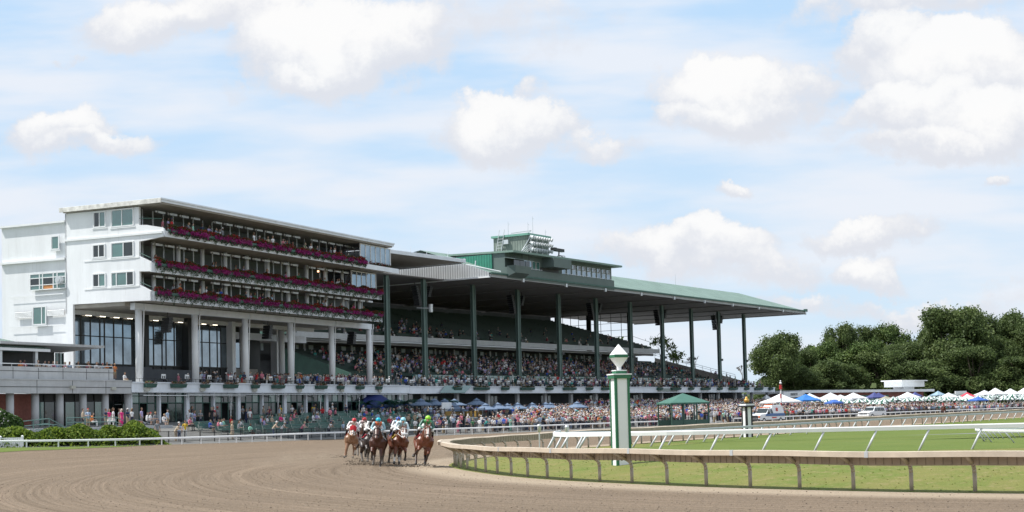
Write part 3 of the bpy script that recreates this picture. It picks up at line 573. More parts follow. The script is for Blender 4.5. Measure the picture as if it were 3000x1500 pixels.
gp('tier_fascia',[M('tier_white',(.6,.63,.66),.7,.12,.6)],lambda m:[m.box(-10,105,-14.25,-14,14.0,14.85),m.box(-10,104,-15.2,-15,13.45,13.95)])
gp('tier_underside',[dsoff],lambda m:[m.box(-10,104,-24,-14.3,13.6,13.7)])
for k in range(9): gp('aisle_rail',[alu],lambda m:m.path([(8+12*k,-7.8,8.4),(8+12*k+3,-13,10.6)],.06,5))
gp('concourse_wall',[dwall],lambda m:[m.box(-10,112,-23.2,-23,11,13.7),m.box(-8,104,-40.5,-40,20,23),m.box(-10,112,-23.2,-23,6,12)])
pm=M('daylit_panel',(.55,.6,.62),.6,.1)
for k in range(44):
    u=-6+2.6*k+(k*7%3)*.3;gp('concourse_window',[glass('window_day',(.35,.42,.48),.3) if k==0 else bpy.data.materials['window_day']],lambda m:m.box(u,u+.55+.5*(k%3==1),-22.98,-22.93,12.5,13.55))
for k in range(20):
    u=-4+5.6*k;gp('concourse_post',[white2],lambda m:m.box(u-.12,u+.12,-21.2,-21,11.9,13.6))
# open framed far end of the upper tier
def endframe(m):
    m.box(103.9,104.3,-21,-20.4,14.8,23);m.box(103.9,104.3,-31,-30,14.8,23);m.box(103.9,104.3,-39,-38,14.8,23)
    for v in(-22.5,-25,-27.5,-33,-35,-37): m.box(104,104.1,v-.04,v+.04,16,23)
    for z in(19.3,20.8,17.9): m.box(104,104.1,-39,-20.4,z-.04,z+.04)
gp('end_frame',[black],endframe)
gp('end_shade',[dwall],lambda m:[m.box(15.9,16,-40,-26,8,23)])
# outer continuation of tiers beyond the roof end
t3=tier('lower_tier',118,131,-6,7.3,-14,9.6,8);gp('end_slope_wall',[M('slopewall',(.35,.34,.32),.8)],lambda m:[m.prism([(-3,6.4),(-3,8.4),(-22,13.6),(-22,6.4)],0,118,118.2),m.prism([(-6,6.4),(-6,7.9),(-16,10.5),(-16,6.4)],0,131,131.2)])
gp('end_rail',[alu],lambda m:[m.path([(118.1,-3,9.3),(118.1,-22,14.6)],.05,4),m.path([(104.5,-14.2,15.8),(104.5,-21,18.2)],.05,4),m.path([(118.1,-3,8.9),(118.1,-22,14.2)],.04,4)]+[m.tube((118.1,-3-1.9*k,8.4+.52*k),(118.1,-3-1.9*k,9.3+.53*k),.04,.04,4) for k in range(11)])
# terrace and ground storey
gp('terrace_front',[bandw],lambda m:[m.box(0,132.3,-.25,0,5.45,6.42),m.box(0,132.3,-.12,.1,6.42,6.54)])
gp('terrace_floor',[conc],lambda m:[m.box(.0,132.2,-7.3,-.25,6.0,6.2),m.box(.0,132.2,-7.3,-2.2,6.2,6.6),m.box(0,132.2,-7.3,-4.6,6.6,7.0),m.box(0,140,-42,-7.3,6,6.2)])
gp('ground_wall',[dwall],lambda m:[m.box(0,132.5,-8.2,-8,.8,6),m.box(132.3,132.5,-30,-8,.8,6)])
for k in range(16):
    u=5+8.4*k;gp('ground_post',[conc],lambda m:m.box(u-.3,u+.3,-1.6,-1.1,2.2,5.5));
    if k%2: gp('ground_window',[glass('gwin',(.25,.3,.33),.2) if k==1 else bpy.data.materials['gwin']],lambda m:[m.box(u+1+1.1*j,u+1.8+1.1*j,-7.95,-7.9,3,5.2) for j in range(3)])
gp('glass_awning',[glt],lambda m:[m.hexa([(6.5,.5,5.5),(13,.5,5.5),(15.5,0,6.6),(8.5,0,6.6)],[(6.5,.55,5.55),(13,.55,5.55),(15.5,.1,6.65),(8.5,.1,6.65)])])
gp('sign_panel',[M('grey_panel',(.25,.29,.27),.6)],lambda m:m.box(76.5,84.5,0,.08,5.65,6.25))
gp('terrace_rail',[dark],lambda m:[m.path([(0,-.15,6.95),(132,-.15,6.95)],.03,4)]+[m.tube((1.5*k,-.15,6.5),(1.5*k,-.15,6.95),.025,.025,4) for k in range(88)])
# hanging line-array loudspeakers and other hung things
def array(name,T,u,v,z,n,dirn,label):
    o=thing(name,label,'loudspeaker',T(u,v,z),0,'loudspeaker arrays hung under the stand roofs')
    bd=MB(T)
    for k in range(n):
        a=k*.13;uu=u+dirn*(.9*math.sin(a)*1.2);zz=z-.34*k;bd.hexa([(uu-.35,v-.5,zz-.3),(uu+.35,v-.5,zz-.3),(uu+.35,v+.5,zz-.3),(uu-.35,v+.5,zz-.3)],[(uu-.3,v-.5,zz),(uu+.3,v-.5,zz),(uu+.3,v+.5,zz),(uu-.3,v+.5,zz)])
    bd.build('cabinet',[black],o);q=MB(T);q.path([(u+dirn*1.6,v,z+.2),(u,v,z+.1)],.05,5);q.tube((u,v,z),(u,v,z+.6),.05,.05,5);q.build('bracket',[dark],o);return o
names=['second','third','fourth','fifth','sixth','seventh','eighth','ninth','tenth']
for k in(1,3,5,7,9):
    u=-1.45+13.12*k
    array('line_array',GT,u-2.0,-6,21.9,9,.8,'long curved black loudspeaker array left of the %s green column from the clubhouse'%['first','third','fifth','seventh','ninth'][k//2])
    array('line_array',GT,u+1.6,-6,22.0,5,-1.0,'short black loudspeaker array right of the %s green column from the clubhouse'%['first','third','fifth','seventh','ninth'][k//2])
for i_,px_ in enumerate((492,786,1032)):
    u,z=CL.onv(px_,930,-.9);array('line_array',CT,u,-.95,13.75,5,-.6,'black loudspeaker hung from the white beam between clubhouse columns, %s'%['nearest the building corner','the middle one','farthest along'][i_])
# ---------------------------------------------------------------- roof gear
fl=thing('floodlight_rack','white tubular rack holding three rows of round floodlights in front of the roof tower','floodlights',GR.P(34,1.5,27.4))
part('rack_frame',[alu],lambda m:[m.path([(29.3,.2,27.4),(31.6,1.2,31.0)],.07,5),m.path([(37.2,.8,27.4),(37,1.2,30.9)],.07,5),m.path([(29,-1,31.2),(31.6,1.2,31.7),(33.5,-.5,31.7)],.07,5)]+[m.path([(28.2+.7*k,.4,27.5),(31+.5*k,1.2,29.4)],.055,5) for k in range(4)]+[m.path([(31,1.2,28.75+.98*r),(37.4,1.2,28.65+.98*r)],.06,5) for r in range(3)]+[m.path([(31.5+1.8*k,1.1,27.4),(31.5+1.8*k,1.2,30.9)],.05,4) for k in range(4)]+[m.box(29.5,35,.2,1.6,27.4,27.55)],fl,GT)
lampm=M('lamp_shell',(.62,.64,.66),.35,.05)
for r in range(3):
    for k in range(9):
        u=31.2+.74*k;z=28.8+.98*r
        b=MB(GT);b.tube((u,1.2,z),(u+.2,1.65,z-.2),.1,.33,10,0);b.tube((u+.2,1.65,z-.2),(u+.22,1.7,z-.22),.33,.3,10,1);b.build('lamp',[lampm,M('lens',(.3,.32,.34),.15) if r==0 and k==0 else bpy.data.materials['lens']],fl)
la=thing('ladder','grey metal ladder leaning against the roof tower','ladder',GR.P(31.4,-5,27.4))
part('ladder_frame',[alu],lambda m:[m.tube((31.1,-5.6,27.4),(31.5,-4.9,32.3),.055,.055,5),m.tube((31.1,-4.6,27.4),(31.5,-3.9,32.3),.055,.055,5)]+[m.tube((31.15+.04*k,-5.55+.07*k,27.8+.5*k),(31.15+.04*k,-4.55+.07*k,27.8+.5*k),.045,.045,4) for k in range(8)],la,GT)
for i_,(u,v,z0,z1) in enumerate(((32,-3.5,31.3,33.6),(33,-.3,31.3,33.3),(34.3,-.2,31.3,34.4),(38.2,-.2,31.3,32.6))):
    a=thing('antenna',['thin mast antenna above the ladder on the roof tower','forked antenna above the floodlights','tallest mast antenna on the roof tower','short bent antenna at the right corner of the roof tower'][i_],'antenna',GR.P(u,v,z0),0,'antennas on the roof tower')
    part('mast',[alu],lambda m:[m.tube((u,v,z0),(u,v,z1),.045,.03,5),m.box(u-.02,u+.35,v,v+.04,z1-.4,z1-.35)],a,GT)
cm=thing('rooftop_camera','black broadcast camera on a lattice stand at the press box roof','camera',GR.P(42,0,27.4))
part('camera_body',[black],lambda m:[m.box(40.8,43.4,-.3,.3,29.2,29.7),m.box(40.0,40.8,-.4,.4,29.3,29.75),m.tube((42,0,28.6),(42.1,0,29.3),.12,.12,6)],cm,GT)
part('stand',[dark],lambda m:[m.path([(39.6,0,27.5),(42,0,28.6),(44.6,0,28.2),(44.9,0,27.2)],.06,5),m.path([(41,0,27.4),(42,0,28.6),(43.3,0,27.3)],.05,5),m.path([(42,0,28.6),(44.8,-.5,28.7),(44.8,-.5,27.3)],.05,5),m.path([(43.3,0,28.5),(44,0,27.3),(44.8,0,28.2)],.05,5)],cm,GT)
wr=thing('weathered_speaker','small white cylindrical camera housing on a bracket beside the third green column','camera housing',GR.P(13,-4,19))
uw,zw=GR.onv(1262,903,-4.5);part('housing',[alu],lambda m:[m.tube((uw,-4.5,zw-.6),(uw,-4.5,zw+.6),.32,.32,12),m.tube((uw-2.2,-5.5,zw),(uw,-4.5,zw),.05,.05,5)],wr,GT)
# ---------------------------------------------------------------- rails
tan=M('tan_rail',(.5,.42,.33),.6,.15,2,.1,9);tan2=M('tan_panel',(.36,.3,.23),.8,.2,2);tpost=M('tan_post',(.38,.325,.25),.6,.15,3);railw=M('rail_white',(.78,.79,.8),.45,.06,1);railg=M('rail_grey',(.42,.46,.48),.45,.1,1)
lip=smooth(resamp(RAILIN,1.),4);lip=resn(lip,900) if 0 else resamp(lip,.95);nl_=normals(lip)
if ((np.array([20,70])-lip[40])@nl_[40])<0: nl_=-nl_
# keep what can be seen
keep=(lip[:,1]>20)&(lip[:,1]<300);lip=lip[keep];nl_=nl_[keep]
ir=thing('inner_dirt_rail','tan covered safety rail with curved gooseneck posts round the turn','rail',(float(lip[40][0]),float(lip[40][1]),0))
def q3(i,d,z): p=lip[i]+nl_[i]*d;return (p[0],p[1],z)
# slight waviness of the rail as in real installations
zw_=[1.2+.012*math.sin(k*.9)+.02*math.sin(k*.23+1) for k in range(len(lip))]
b=MB()
for i in range(len(lip)-1):
    z0,z1=zw_[i],zw_[i+1]
    prof=[(0,-.155),(0,0),(.16,.012),(.16,-.04),(.03,-.155)]
    for (d0,h0),(d1,h1) in zip(prof,prof[1:]+prof[:1]): b.poly([q3(i,d0,z0+h0),q3(i+1,d0,z1+h0),q3(i+1,d1,z1+h1),q3(i,d1,z0+h1)])
b.build('rail_lip',[tan],ir)
b=MB()
for i in range(len(lip)-1):
    z0,z1=zw_[i],zw_[i+1];sg=.02*math.sin(i*math.pi/2)
    prof=[(.16,0),(.62,-.05),(.63,-.42),(.60,-.42),(.59,-.09),(.16,-.05)]
    for (d0,h0),(d1,h1) in zip(prof,prof[1:]+prof[:1]): b.poly([q3(i,d0,z0+h0),q3(i+1,d0,z1+h0),q3(i+1,d1,z1+h1),q3(i,d1,z0+h1)])
fine_=resamp(lip[:120],.26);nf=normals(fine_)
if ((np.array([20,70])-fine_[100])@nf[100])<0: nf=-nf
for i in range(len(fine_)):
    p=fine_[i];n=nf[i];t=np.array([-n[1],n[0]])*.008
    def w3(d,z,s): q=p+n*d+t*s;return (q[0],q[1],z)
    for (d0,h0),(d1,h1) in (((.585,1.11),(.585,.79)),):
        b.hexa([w3(d0,h0,-1),w3(d1,h1,-1),w3(d1,h1,1),w3(d0,h0,1)],[w3(d0+.06,h0,-1),w3(d1+.06,h1,-1),w3(d1+.06,h1,1),w3(d0+.06,h0,1)],1)
b.build('rail_cover',[tan2,M('rib_dark',(.2,.165,.125),.8)],ir)
# splice sleeves on the lip
for i in range(2,70,5):
    b=MB();b.hexa([q3(i,-.012,zw_[i]-.16),q3(i,-.012,zw_[i]+.006),q3(i,.1,zw_[i]+.012),q3(i,.1,zw_[i]-.16)],[(lambda q:(q[0]+(lip[i+1]-lip[i])[0]*.12,q[1]+(lip[i+1]-lip[i])[1]*.12,q[2]))(q3(i,d_,zz)) for d_,zz in((-.012,zw_[i]-.16),(-.012,zw_[i]+.006),(.1,zw_[i]+.012),(.1,zw_[i]-.16))]);b.build('splice',[alu],ir)
np_=0
for i in range(6,len(lip),2):
    if lip[i][1]>150: 
        if i%4: continue
    if np_>=99: break
    np_+=1;g_=max(0,0.);b=MB();r=.06
    pts=[(.84,-.05),(.84,.55),(.82,.67),(.76,.76),(.66,.82),(.12,1.07)]
    b.path([q3(i,d,z) for d,z in pts],r,9)
    for d,z in pts[1:-1]: b.ball(q3(i,d,z),r,8,6)
    b.build('post',[tpost],ir,smooth=True)
# turf rails
TR=smooth([(60,57.5),(45,59),(30,61.5),(22.4,62.6),(18,62.7),(13.6,62.8),(8.9,62.9),(6.3,63.2),(4.2,64.2),(2.6,65.8),(1.8,68),(1.7,71),(2.4,75),(4.2,81),(7,89),(10.5,97.5),(15,107),(22.4,120),(51.2,165.6),(86.6,220),(133,293)],0)
def railpath(name,label,pts,h,w,hh,mat,step,lean,spacing_far=None,zg=None,pr=.04):
    p=resamp(smooth(resamp(pts,2.),3),step/2);n=normals(p)
    if zg is None: zg=lambda x,y:float(gz(np.array([x]),np.array([y]))[0])
    z=[zg(a,b_) for a,b_ in p];z=smooth(np.array(z)[:,None],3)[:,0]
    t=thing(name,label,'rail',(p[0][0],p[0][1],z[0]));b=MB()
    for i in range(len(p)-1):
        def q(k,d,zz): a=p[k]+n[k]*d;return (a[0],a[1],zz)
        pr_=[(-w,-hh),(-w,-.04),(-w*.5,0),(w*.5,0),(w,-.04),(w,-hh)]
        for (d0,h0),(d1,h1) in zip(pr_,pr_[1:]+pr_[:1]): b.poly([q(i,d0,z[i]+h+h0),q(i+1,d0,z[i+1]+h+h0),q(i+1,d1,z[i+1]+h+h1),q(i,d1,z[i]+h+h1)])
    b.poly([q(0,d,z[0]+h+hz) for d,hz in pr_]);b.build('top_rail',[mat],t)
    c=0
    for i in range(1,len(p)-1,2):
        if c>=99: break
        c+=1;b=MB();a=p[i];e=np.array(lean)/np.linalg.norm(lean) if not callable(lean) else lean(i,p,n)
        ln=np.linalg.norm(lean) if not callable(lean) else np.linalg.norm(e)
        e=e/np.linalg.norm(e);b.tube((a[0]-e[0]*ln,a[1]-e[1]*ln,z[i]-.03),(a[0],a[1],z[i]+h-hh+.02),pr,pr,8);b.build('post',[postm],t,smooth=True)
    return t
postm=M('galvanised',(.5,.52,.54),.4,.1,2)
railpath('near_turf_rail','thick white turf rail on slanted posts behind the tan rail',[tuple(a) for a in TR[:13]],1.1,.06,.2,railw,2.3,(.52,0.1),pr=.05)
railpath('far_turf_rail','thin grey turf rail on slanted posts running away up the home stretch',[tuple(a) for a in TR[12:]],1.02,.06,.17,railg,3.9,(.55,.1),pr=.065)
railpath('inner_turf_rail','white rail with posts slanted the other way at the right edge of the grass',[(33,66),(27,67),(24.5,68.2),(23.1,70),(23.2,72.5),(25,78),(29,87),(36,100)],.66,.035,.09,railw,2.3,(-.45,0),pr=.03)
# turf course inside the turf rail
tp=[tuple(a) for a in resamp(smooth(resamp(TR,2.),3),1.5)];tp=tp+[(140,293),(119,200),(119,57)]
def inpoly(X,Y,poly):
    c=np.zeros(len(X),bool);n=len(poly)
    for i in range(n):
        x1,y1=poly[i];x2,y2=poly[(i+1)%n];k=((y1>Y)!=(y2>Y));xx=(x2-x1)*(Y-y1)/(y2-y1+1e-12)+x1;c^=k&(X<xx)
    return c
me=inf.data;me.materials.append(turfm);cen=np.empty(len(me.polygons)*3);me.polygons.foreach_get('center',cen);cen=cen.reshape(-1,3)
me.polygons.foreach_set('material_index',inpoly(cen[:,0],cen[:,1],tp).astype(int))
far=grid('far_infield',-2,480,110,103.6,560,120,lambda x,y:gz(x,y),turfm);tag(far,kind='structure')
# grey service path crossing the turf at right
sp_=MB();pp=[S(3000,1235,95),S(2900,1240,100)];sp_.poly([(26,97,.36),(60,97,.36),(60,101,.36),(34,100,.36)])
tag(sp_.build('service_path',asph),kind='structure')
# outer rail
ro=thing('outer_rail','white outer rail on short posts along the spectators side of the track','rail',(float(RO[0][0]),float(RO[0][1]),0))
pr2=resamp(RO,1.3);nr=normals(pr2);b=MB()
for i in range(len(pr2)-1):
    if abs((pr2[i]-np.array([29,209]))[0])<3.2 : continue
    def q(k,d,zz): a=pr2[k]+nr[k]*d;return (a[0],a[1],zz)
    hz=[float(bank(*pr2[k]))+.63+.2*float(sm(115,165,pr2[k][1])) for k in(i,i+1)];pf=[(-.06,-.17),(-.06,-.04),(0,0),(.06,-.04),(.06,-.17)]
    for (d0,h0),(d1,h1) in zip(pf,pf[1:]+pf[:1]): b.poly([q(i,d0,hz[0]+h0),q(i+1,d0,hz[1]+h0),q(i+1,d1,hz[1]+h1),q(i,d1,hz[0]+h1)])
b.build('top_rail',[railw],ro)
c=0
for i in range(22,len(pr2)-1,2):
    if c>=99 or pr2[i][1]>330: break
    c+=1;a=pr2[i];b=MB();zb_=float(bank(*a));b.box(a[0]-.05,a[0]+.05,a[1]-.05,a[1]+.05,zb_-.1,zb_+.47+.2*float(sm(115,165,a[1])));b.build('post',[railw],ro)
# dark spectator fence behind it
sf=thing('spectator_fence','low black picket fence people lean on behind the outer rail','fence',(-22,157,0))
pf_=resamp(RO,2.2);n2_=normals(pf_)
if (np.array([-40,180])-pf_[5])@n2_[5]<0: n2_=-n2_
b=MB();pk=MB();P2=[]
for i in range(len(pf_)):
    if pf_[i][0]<-31.5 or pf_[i][1]>300: continue
    a=pf_[i]+n2_[i]*2.2;P2.append(a)
for a,c_ in zip(P2,P2[1:]):
    if 26<a[0]<33: continue
    za=float(az(*a)[0]);zc=float(az(*c_)[0])
    for h in(.15,1.05): b.tube((a[0],a[1],za+h),(c_[0],c_[1],zc+h),.03,.03,4)
    b.box(a[0]-.04,a[0]+.04,a[1]-.04,a[1]+.04,za,za+1.1)
    for k in range(14):
        t=k/14;x=a+(c_-a)*t;pk.box(x[0]-.012,x[0]+.012,x[1]-.012,x[1]+.012,za+.15,za+1.05)
b.build('fence_rail',[black],sf);pk.build('pickets',[black],sf)
# ---------------------------------------------------------------- posts and poles
def polepost(base,w,h,rz,name,label,c1,c2,style):
    t=local(name,label,'pole',base,rz)
    a=w/2
    if style=='diamond':
        m=MB();m.box(-a,a,-a,a,0,h,0);m.build('shaft',[c1],t)
        m=MB()
        for sx in(-1,1):
            for sy in(-1,1): m.box(sx*a-.075 if sx>0 else sx*a-.025,sx*a+.025 if sx>0 else sx*a+.075,sy*a-.075 if sy>0 else sy*a-.025,sy*a+.025 if sy>0 else sy*a+.075,0,h)
        for sx in(-1,1): m.box(sx*a-.012,sx*a+.012,-a*1.02,-a*.55,0,h) if 0 else None
        m.build('corner_trim',[c2],t)
        m=MB();m.box(-a*1.25,a*1.25,-a*1.25,a*1.25,h,h+.14,0);m.box(-a*1.35,a*1.35,-a*1.35,a*1.35,h+.14,h+.19,1);m.box(-a*.78,a*.78,-a*.78,a*.78,h+.19,h+.3,0);m.box(-a*.82,a*.82,-a*.82,a*.82,h+.3,h+.34,1);m.build('cap',[c2,c1],t)
        z=h+.34;b_=a*.98
        m=MB();m.hexa([(-.07,-.07,z),(.07,-.07,z),(.07,.07,z),(-.07,.07,z)],[(-.07,-.07,z+.12),(.07,-.07,z+.12),(.07,.07,z+.12),(-.07,.07,z+.12)]);m.hexa([(-.07,-.07,z+.12),(.07,-.07,z+.12),(.07,.07,z+.12),(-.07,.07,z+.12)],[(-b_,-b_,z+.5),(b_,-b_,z+.5),(b_,b_,z+.5),(-b_,b_,z+.5)]);m.hexa([(-b_,-b_,z+.62),(b_,-b_,z+.62),(b_,b_,z+.62),(-b_,b_,z+.62)],[(-.005,-.005,z+1.05),(.005,-.005,z+1.05),(.005,.005,z+1.05),(-.005,.005,z+1.05)]);m.build('diamond',[c1],t)
        m=MB();m.box(-b_*1.02,b_*1.02,-b_*1.02,b_*1.02,z+.5,z+.62);m.build('diamond_band',[c2],t)
        m=MB();m.box(-a*2.1,a*1.2,-a*1.5,a*1.3,-.08,.02);m.build('footing',[conc],t)
    return t
pw=M('post_white',(.78,.79,.8),.45,.05,1);pg=M('post_green',(.02,.14,.065),.4,.15,1)
bpz=S(1812,1366,57.5);fp=polepost((bpz[0],bpz[1]+.3,.22),.6,3.62,math.radians(-22),'furlong_pole','tall square white and green pole topped by a white diamond','x',pg,'diamond') if 0 else polepost((float(bpz[0])+.15,float(bpz[1])+.3,.2),.58,3.62,math.radians(17),'furlong_pole','tall square white and green pole topped by a white diamond',pw,pg,'diamond')
# black and white pole with a gold ornament
b0=S(2190,1262,118);bp_=local('striped_pole','black and white square pole with a golden ornament on top','pole',(float(b0[0]),float(b0[1]),-.1),math.radians(28))
gold=M('gold',(.65,.35,.08),.35,.2,4,metal=.5)
m=MB();m.box(-.3,.3,-.3,.3,0,2.6);m.build('shaft',[pw],bp_)
m=MB()
for sx in(-1,1):
    for sy in(-1,1): m.box(sx*.3-.13 if sx>0 else sx*.3-.02,sx*.3+.02 if sx>0 else sx*.3+.13,sy*.3-.13 if sy>0 else sy*.3-.02,sy*.3+.02 if sy>0 else sy*.3+.13,0,2.6)
m.box(-.5,.5,-.5,.5,2.6,2.72);m.box(-.38,.38,-.38,.38,2.86,2.95);m.build('corner_trim',[black],bp_)
m=MB();m.box(-.42,.42,-.42,.42,2.72,2.86);m.build('cap',[pw],bp_)
m=MB();m.ball((0,0,3.12),.22,10,6);m.ball((0,0,3.34),.12,8,5);m.build('ornament',[gold],bp_,smooth=True)
# red and white pole
b0=S(2290,1225,255);rp=local('barber_pole','tall thin pole banded in red and white above the tents','pole',(float(b0[0]),float(b0[1]),0))
red=M('pole_red',(.45,.03,.03),.5);
m=MB();
for k in range(7): m.tube((0,0,.8*k-1),(0,0,.8*k+.8-1),.14,.14,10,k%2)
m.tube((0,0,4.6),(0,0,5.4),.28,.22,10,1);m.ball((0,0,5.7),.22,10,6,0);m.ball((0,0,6.05),.14,8,5,0)
m.v=[(a,b_,c+.8) for a,b_,c in m.v];m.build('shaft',[pw,red],rp)
# two microphone-like camera posts by the far inner rail
for i_,(x,y,yb,Y) in enumerate(((1581,1245,1312,84),(1662,1248,1312,78))):
    b0=S(x,yb,Y);zt=S(x,y,Y)[2];t=local('rail_sensor_post','slim grey post with a bulbous head, %s one of the pair inside the turn'%('left' if i_==0 else 'right'),'sensor post',(float(b0[0]),float(b0[1]),0),0,'sensor posts inside the turn')
    m=MB();m.tube((0,0,0),(0,0,zt-.4),.04,.04,8);m.build('pole',[alu],t);m=MB();m.lathe([(.04,zt-.42),(.1,zt-.36),(.11,zt-.12),(.13,zt-.06),(.1,zt+.02),(0,zt+.05)],10);m.build('head',[alu],t,smooth=True)

# rough tufts on the bank between the dirt and the turf rail
TV=[];tm_=[]
cand=np.c_[rng.uniform(-5,27,60000),rng.uniform(36,72,60000)];sd_=inside_sd(cand);ok=(sd_>.6)&(sd_<14)&~inpoly(cand[:,0],cand[:,1],tp);cand=cand[ok][:1200];zz_=gz(cand[:,0],cand[:,1])
pn=np.sin(cand[:,0]*1.3+np.sin(cand[:,1]*.9)*2)+np.sin(cand[:,1]*1.7+cand[:,0]*.6)
for (x,y),z,q in zip(cand,zz_,pn):
    for _ in range(2):
        a=random.uniform(0,3.14);h=random.uniform(.012,.04);w_=random.uniform(.01,.03);dx,dy=math.cos(a)*w_,math.sin(a)*w_;l=random.uniform(.05,.11);lx,ly=-math.sin(a)*l,math.cos(a)*l;TV.append([(x-dx,y-dy,z-.004),(x+dx,y+dy,z-.004),(x+dx*.4+lx,y+dy*.4+ly,z+h),(x-dx*.4+lx,y-dy*.4+ly,z+h)]);tm_.append(2 if random.random()<.12+.1*q+(.5 if random.random()<math.exp(-max(0,(inside_sd(np.array([[x,y]]))[0] if 0 else 1)-1)*3)*0 else 0) else (1 if random.random()<.5 else 0))
me=bpy.data.meshes.new('grass_tufts');V_=np.array(TV);n=len(V_);me.vertices.add(n*4);me.vertices.foreach_set('co',V_.ravel());me.loops.add(n*4);me.loops.foreach_set('vertex_index',np.arange(n*4));me.polygons.add(n);me.polygons.foreach_set('loop_start',np.arange(n)*4);me.polygons.foreach_set('loop_total',np.full(n,4))
for c_ in(leafmat('tuft_green',(.16,.21,.045),.5,.3),leafmat('tuft_olive',(.21,.22,.065),.5,.3),leafmat('tuft_straw',(.33,.29,.13),.5,.3)): me.materials.append(c_)
me.polygons.foreach_set('material_index',tm_);me.update();o=bpy.data.objects.new('grass_tufts',me);COL.objects.link(o);tag(o,'rough green and straw coloured grass tufts on the bank behind the rail posts','grass',kind='stuff')
# ---------------------------------------------------------------- planted things
def clumps(n,posf,size,mats_n,two=False,nrm=None):
    """leaf or flower clumps: small randomly turned quads"""
    V=np.empty((n,4,3));mi=np.empty(n,int)
    for i in range(n):
        p,s,m=posf(i);a=rng.normal(size=3);a/=np.linalg.norm(a);b_=np.cross(a,rng.normal(size=3));b_/=np.linalg.norm(b_)
        a=a*s*size*.5;b_=b_*s*size*.5;V[i]=[p-a-b_*.6,p+a-b_,p+a*.8+b_,p-a+b_*.7];mi[i]=m
    return V,mi
def quadmesh(name,V,mi,mats,parent=None,off=(0,0,0)):
    n=len(V);me=bpy.data.meshes.new(name);me.vertices.add(n*4);me.vertices.foreach_set('co',(V.reshape(-1,3)-np.array(off)).ravel())
    me.loops.add(n*4);me.loops.foreach_set('vertex_index',np.arange(n*4));me.polygons.add(n);me.polygons.foreach_set('loop_start',np.arange(n)*4);me.polygons.foreach_set('loop_total',np.full(n,4))
    for m in mats: me.materials.append(m)
    me.polygons.foreach_set('material_index',mi);me.update();me.validate()
    o=bpy.data.objects.new(name,me);COL.objects.link(o)
    if parent is not None:o.parent=parent
    return o
redf=leafmat('red_petals',(.26,.022,.02),.3);pinkf=leafmat('magenta_petals',(.34,.035,.19),.3);vine=leafmat('vine_leaves',(.05,.085,.045),.2);lfd=leafmat('foliage_dark',(.04,.085,.022),.3);lfm=leafmat('foliage_mid',(.065,.125,.03),.3);lfl=leafmat('foliage_light',(.1,.17,.045),.35)
paleF=leafmat('pale_petals',(.5,.25,.2),.3)
for li,(z,v,u1,lab) in enumerate(((15.95,2.5,48.2,'lowest'),(18.95,2.6,48.2,'middle'),(22.35,4.35,41,'topmost'))):
    o=thing('flower_bed','long trough of red and magenta flowers with trailing vines on the %s balcony'%lab,'flowers',CL.P(24,v,z),0,'flower troughs along the clubhouse balconies')
    off=o.location
    part('trough',[gtrim],lambda m:m.box(.6,u1,v-.12,v+.16,z-.28,z+.05),o)
    def mk(n,f): return clumps(n,f,1,1)
    def red(i): u=random.uniform(.5,u1);h=.38+.22*math.sin(u*1.7)*math.sin(u*.53+li);return np.array(CL.P(u,v+random.gauss(0.02,.13),z+.12+random.uniform(0,1)*h)),random.uniform(.07,.15),0 if random.random()<.5+.35*math.sin(u*2.3+li)*math.sin(u*.9) else 1
    V,mi=mk(9000,red);quadmesh('red_flowers',V,mi,[redf,lfd],o,off)
    def pk_(i):
        while 1:
            u=random.uniform(.7,u1);g_=.5+.5*math.sin(u*1.25+li*2)*math.sin(u*.37+li)+.35*math.sin(u*3.1)
            if random.random()<g_+.05: break
        return np.array(CL.P(u,v+.22+random.gauss(0,.08),z+random.gauss(-.03,.13))),random.uniform(.08,.15),0
    V,mi=mk(4300,pk_);quadmesh('pink_flowers',V,mi,[pinkf],o,off)
    dr=.95 if li<2 else .5
    def vn(i):
        u=random.uniform(.5,u1);d=random.random()**1.4*dr*(.7+.5*math.sin(u*5)*math.sin(u*1.3));return np.array(CL.P(u,v+.14+random.gauss(0,.04),z-.2-d)),random.uniform(.03,.11),0
    V,mi=mk(11000 if li<2 else 9000,vn);quadmesh('vines',V,mi,[vine],o,off)
o=thing('flower_bed','short dark red flower trough below the glazed bay on the top balcony','flowers',CL.P(46,3.5,22))
part('trough',[gtrim],lambda m:m.box(43.5,49,3.5,3.75,21.95,22.25),o)
V,mi=clumps(1500,lambda i:(np.array(CL.P(random.uniform(43.3,49.2),3.65+random.gauss(0,.12),22.3+random.gauss(0,.2))),random.uniform(.08,.16),0 if random.random()<.45 else 1),1,1);quadmesh('red_flowers',V,mi,[redf,vine],o,o.location)
# planters hung on the terrace front
def planter(T,frd,n_,u,w_,v,z,lab,flo):
    o=thing('planter_box',lab,'planter',T(u,v,z),0,'green planter boxes hung along the terrace front')
    part('box',[gtrim],lambda m:m.hexa([(u-w_/2+.06,v,z-.4),(u+w_/2-.06,v,z-.4),(u+w_/2-.06,v+.38,z-.38),(u-w_/2+.06,v+.38,z-.38)],[(u-w_/2,v,z),(u+w_/2,v,z),(u+w_/2,v+.5,z),(u-w_/2,v+.5,z)]),o,T)
    V,mi=clumps(int(70*w_),lambda i:(np.array(T(u+random.uniform(-w_/2,w_/2),v+random.uniform(.1,.5),z+.08+random.uniform(0,.2))),random.uniform(.07,.14),0 if random.random()<flo else 1),1,1)
    quadmesh('flowers',V,mi,[paleF,lfd],o,o.location)
cpl=[(440,1),(523,2),(601,0),(676,2),(748,0),(815,2),(879,0),(941,2),(998,0),(1055,1),(1110,0)]
